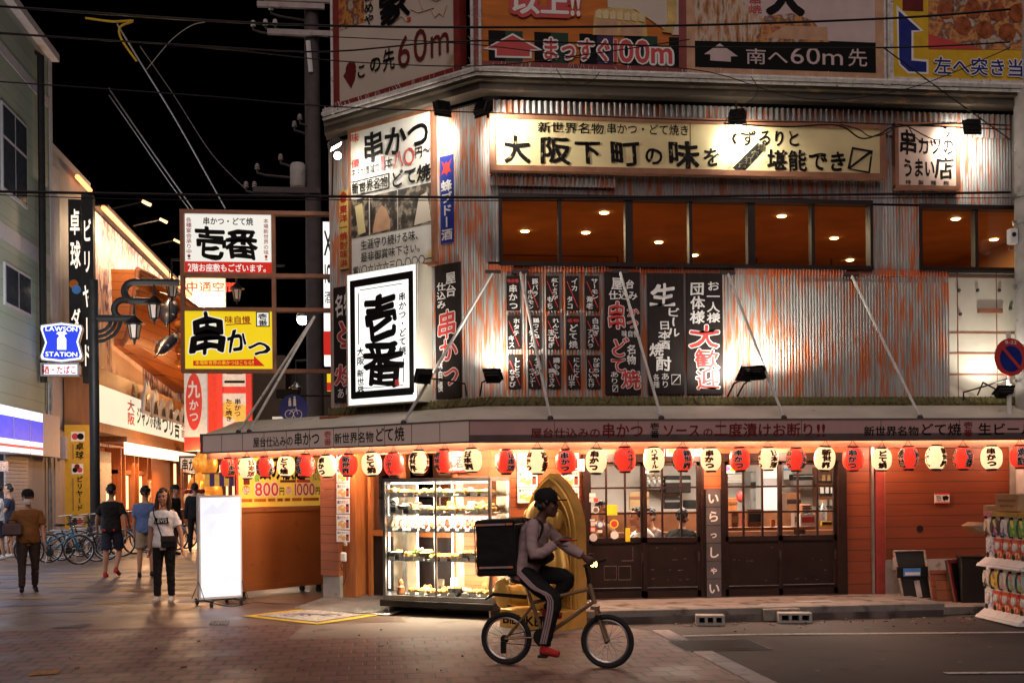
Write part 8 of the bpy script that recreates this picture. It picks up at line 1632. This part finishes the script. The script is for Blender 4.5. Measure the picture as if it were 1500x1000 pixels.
inside('wood_cupboard', 'orange-brown wooden cupboard end low in the right doors', 'cupboard', 1065, 1080, 729, 752, 17.6, .3, 'wood_orange', 'band', 'interior_wood')
inside('dark_cupboard', 'dark brown cupboard under the notices in the far right door', 'cupboard', 1153, 1173, 721, 760, 17.8, .3, 'interior_wood', 'band', 'door_wood')
inside('radio', 'long grey stereo unit on a shelf in the far right door', 'stereo', 1162, 1191, 694, 703, 18.3, .2, 'dark_metal', 'band', 'steel')
inside('tall_shelf', 'tall crowded dark shelf at the right of the far right door', 'shelf', 1200, 1222, 684, 742, 18.4, .3, 'interior_wood', 'shelf', 'dark_metal')
inside('box_stack', 'stack of dark lacquer boxes beside the plastic bottle', 'boxes', 1176, 1188, 738, 760, 16.9, .15, 'dish_brown', 'stack', 'black')
inside('wall_notices', 'pale papers pinned above the dark cupboard', 'notices', 1148, 1161, 680, 702, 18.75, .02, 'sticker_white', 'band', 'sticker_blue')
p = far(17.0).pt(1206, 762); r = thing('plastic_bottle', 'large clear plastic bottle with an orange cap on the counter', 'bottle', p, 0); b = MB(); b.lathe([(.05, 0), (.055, .02), (.055, .19), (.02, .26), (.02, .28)], 'stainless', 14); b.build('body', r, smooth=True); b = MB(); b.lathe([(.022, .28), (.022, .31)], 'bb_orange', 12); b.build('cap', r)
p = far(17.6).pt(1085, 727); r = thing('red_lantern', 'small red round ornament on the kitchen wall behind the right doors', 'ornament', p, 0); b = MB(); b.ball((0, 0, 0), (.07, .05, .09), 'crimson', 14, 9); b.build('body', r, smooth=True)
WC = 1.065
def onwc(name, label, cat, px, w, h, m, m2, tilt=0):
    x = far(15.25).pt(px, 790).x; r = thing(name, label, cat, (x, 15.25, WC), tilt); b = MB(); b.box(-w / 2, w / 2, 0, .06, 0, h, m); b.build('body', r); b = MB(); b.box(-w * .42, w * .42, -.004, 0, h * .3, h * .75, m2); b.build('print', r)
onwc('menu_card', 'red and white printed menu card propped in the far right door', 'menu', 1184, .22, .17, 'sticker_white', 'sticker_red', .1); onwc('menu_card', 'yellow menu card at the right of the far right door', 'menu', 1212, .15, .06, 'sticker_yellow', 'ink'); onwc('menu_box', 'orange menu box with dark skewers in the left of the right doors', 'box', 1106, .20, .24, 'dish_brown', 'black'); onwc('sauce_box', 'dark sauce box with a pale note by the first right door', 'box', 1077, .09, .20, 'dish_brown', 'card'); onwc('menu_card', 'slim red menu stand between the sauce box and menu box', 'menu', 1089, .03, .22, 'sticker_red', 'fry'); onwc('chopstick_box', 'small orange holder beside the pillar of the right doors', 'holder', 1133, .05, .10, 'bb_orange', 'card'); onwc('menu_card', 'white folded menu standing beside the dark cupboard', 'menu', 1166, .05, .18, 'sticker_white', 'card', .6)

# ------------------------------------------------------------------ the delivery rider
RW = ground(742, 973); FW_ = ground(890, 978.5); HD = math.atan2(FW_.y - RW.y, FW_.x - RW.x); WBL = (FW_ - RW).length
bike = bicycle('delivery_bicycle', 'small-wheeled tan bicycle with a lit lamp ridden across the brick road', RW, HD, .245, WBL, 'frame_tan', 'mini')
RR = HD + PI / 2                 # the figure faces its own -y, which is the bicycle's +x
def bj(s, y, z): return Vector((y, -s, z))           # bicycle (along, to its right = -y side seen by us, up) -> figure space; y>0 is the rider's left
J = {'pel': bj(.17, 0, .86), 'chest': bj(.24, 0, 1.10), 'neck': bj(.325, 0, 1.325), 'head': bj(.405, 0, 1.475)}
for i, (hp, kn, an, to, so2, eb, wr) in enumerate((((.19, -.09, .85), (.50, -.13, .62), (.40, -.12, .20), (.54, -.13, .13), (.31, -.175, 1.275), (.34, -.23, 1.03), (.53, -.16, 1.13)), ((.19, .09, .85), (.57, .12, .80), (.36, .12, .50), (.50, .13, .45), (.33, .175, 1.27), (.50, .24, 1.10), (.68, .25, .99)))):
    for nme, q in zip(('hip', 'knee', 'ank', 'toe', 'sho', 'elb', 'wri'), (hp, kn, an, to, so2, eb, wr)): J[nme + str(i)] = bj(*q)
HR = 1.66
rider, rb = person('delivery rider in a black cap and pale pink shirt cycling and holding a phone', RW, RR, HR, J, 'shirt', 'cloth_pink', 'trousers', 'cloth_black', 'shoe_red', 'short', skin='skin_shaded', sleeve='long', cap='cloth_black', vox=.010, curl=(.5, 1.1))
b = MB(); sdv = Vector((-.08, 0, 0))
pts = [J['hip0'] + Vector((-.095, .03, .04)), J['hip0'].lerp(J['knee0'], .5) + Vector((-.095, .02, .0)), J['knee0'] + Vector((-.072, .02, 0)), J['ank0'] + Vector((-.058, .0, .03))]
for dy in (-.022, 0, .022): b.tube([p + Vector((0, dy, 0)) for p in smoothpath(pts, 4)], .009, 'cloth_pink', 5)
b.build('side_stripe', rider, smooth=True)
b = MB(); b.tube(smoothpath([J['neck'] + Vector((-.11, .08, .02)), J['neck'] + Vector((-.12, -.06, -.02)), J['chest'] + Vector((-.14, -.10, .05)), J['chest'] + Vector((-.12, .06, -.12))], 4), .016, 'cloth_black', 6); b.build('bag_strap', rider, smooth=True)
b = MB(); b.x = None; b.tube([J['chest'] + Vector((-.16, -.02, -.09)), J['chest'] + Vector((-.10, -.15, -.10)), J['chest'] + Vector((.08, -.16, -.10))], [.05, .07, .05], 'cloth_black', 10); b.build('waist_bag', rider, smooth=True)
ph = thing('phone', 'mobile phone held flat in the hand of the delivery rider', 'phone', rider.matrix_basis @ (J['wri0'] + Vector((.0, -.11, .025))), RR); b = MB(); b.box(-.036, .036, -.075, .075, 0, .010, 'black_paint', .003); b.build('body', ph); b = MB(); b.face([(-.032, -.07, .0105), (.032, -.07, .0105), (.032, .07, .0105), (-.032, .07, .0105)], 'phone_lit') if 'phone_lit' in MATS else b.face([(-.032, -.07, .0105), (.032, -.07, .0105), (.032, .07, .0105), (-.032, .07, .0105)], 'lit_red'); b.build('screen', ph)
dbx = thing('delivery_bag', 'big black cube delivery bag with orange strips on the back of the rider', 'delivery bag', rider.matrix_basis @ bj(.17, 0, .84), RR + .0)
b = MB(); b.x = Matrix.Rotation(-.03, 4, 'X'); b.box(-.235, .235, .005, .435, .005, .495, 'cloth_black'); wrinkle(remesh(b, 'body', dbx, .014, 'cloth_black', 6), .009, 5)
b = MB(); b.x = Matrix.Rotation(-.03, 4, 'X'); b.box(-.24, .24, .0, .44, .48, .525, 'cloth_black'); wrinkle(remesh(b, 'lid', dbx, .014, 'cloth_black', 4), .008, 5)
b = MB(); b.x = Matrix.Rotation(-.03, 4, 'X'); P4 = [(-.246, .0), (.246, .0), (.246, .446), (-.246, .446)]
for x, y in P4: b.tube([(x * .985, y * .985 + .003, .02), (x * .985, y * .985 + .003, .48)], .006, 'dark_metal', 5)
b.tube([(x * .99, y, .478) for x, y in P4 + P4[:1]], .006, 'dark_metal', 5); b.build('piping', dbx)
mk('reflect_orange', (.75, .25, .10), .4)
b = MB(); b.x = Matrix.Rotation(-.03, 4, 'X')
for z, a, c in ((.475, .10, .42), (.075, .03, .40)): b.box(-.251, -.244, a, c, z, z + .018, 'cloth_pink')
for z, a, c in ((.474, .34, .42), (.475, .02, .09), (.074, .37, .40), (.074, .03, .08)): b.box(-.254, -.2442, a, c, z, z + .02, 'reflect_orange')
b.build('reflective_strip', dbx); dbx.scale = (.95, .86, .97)
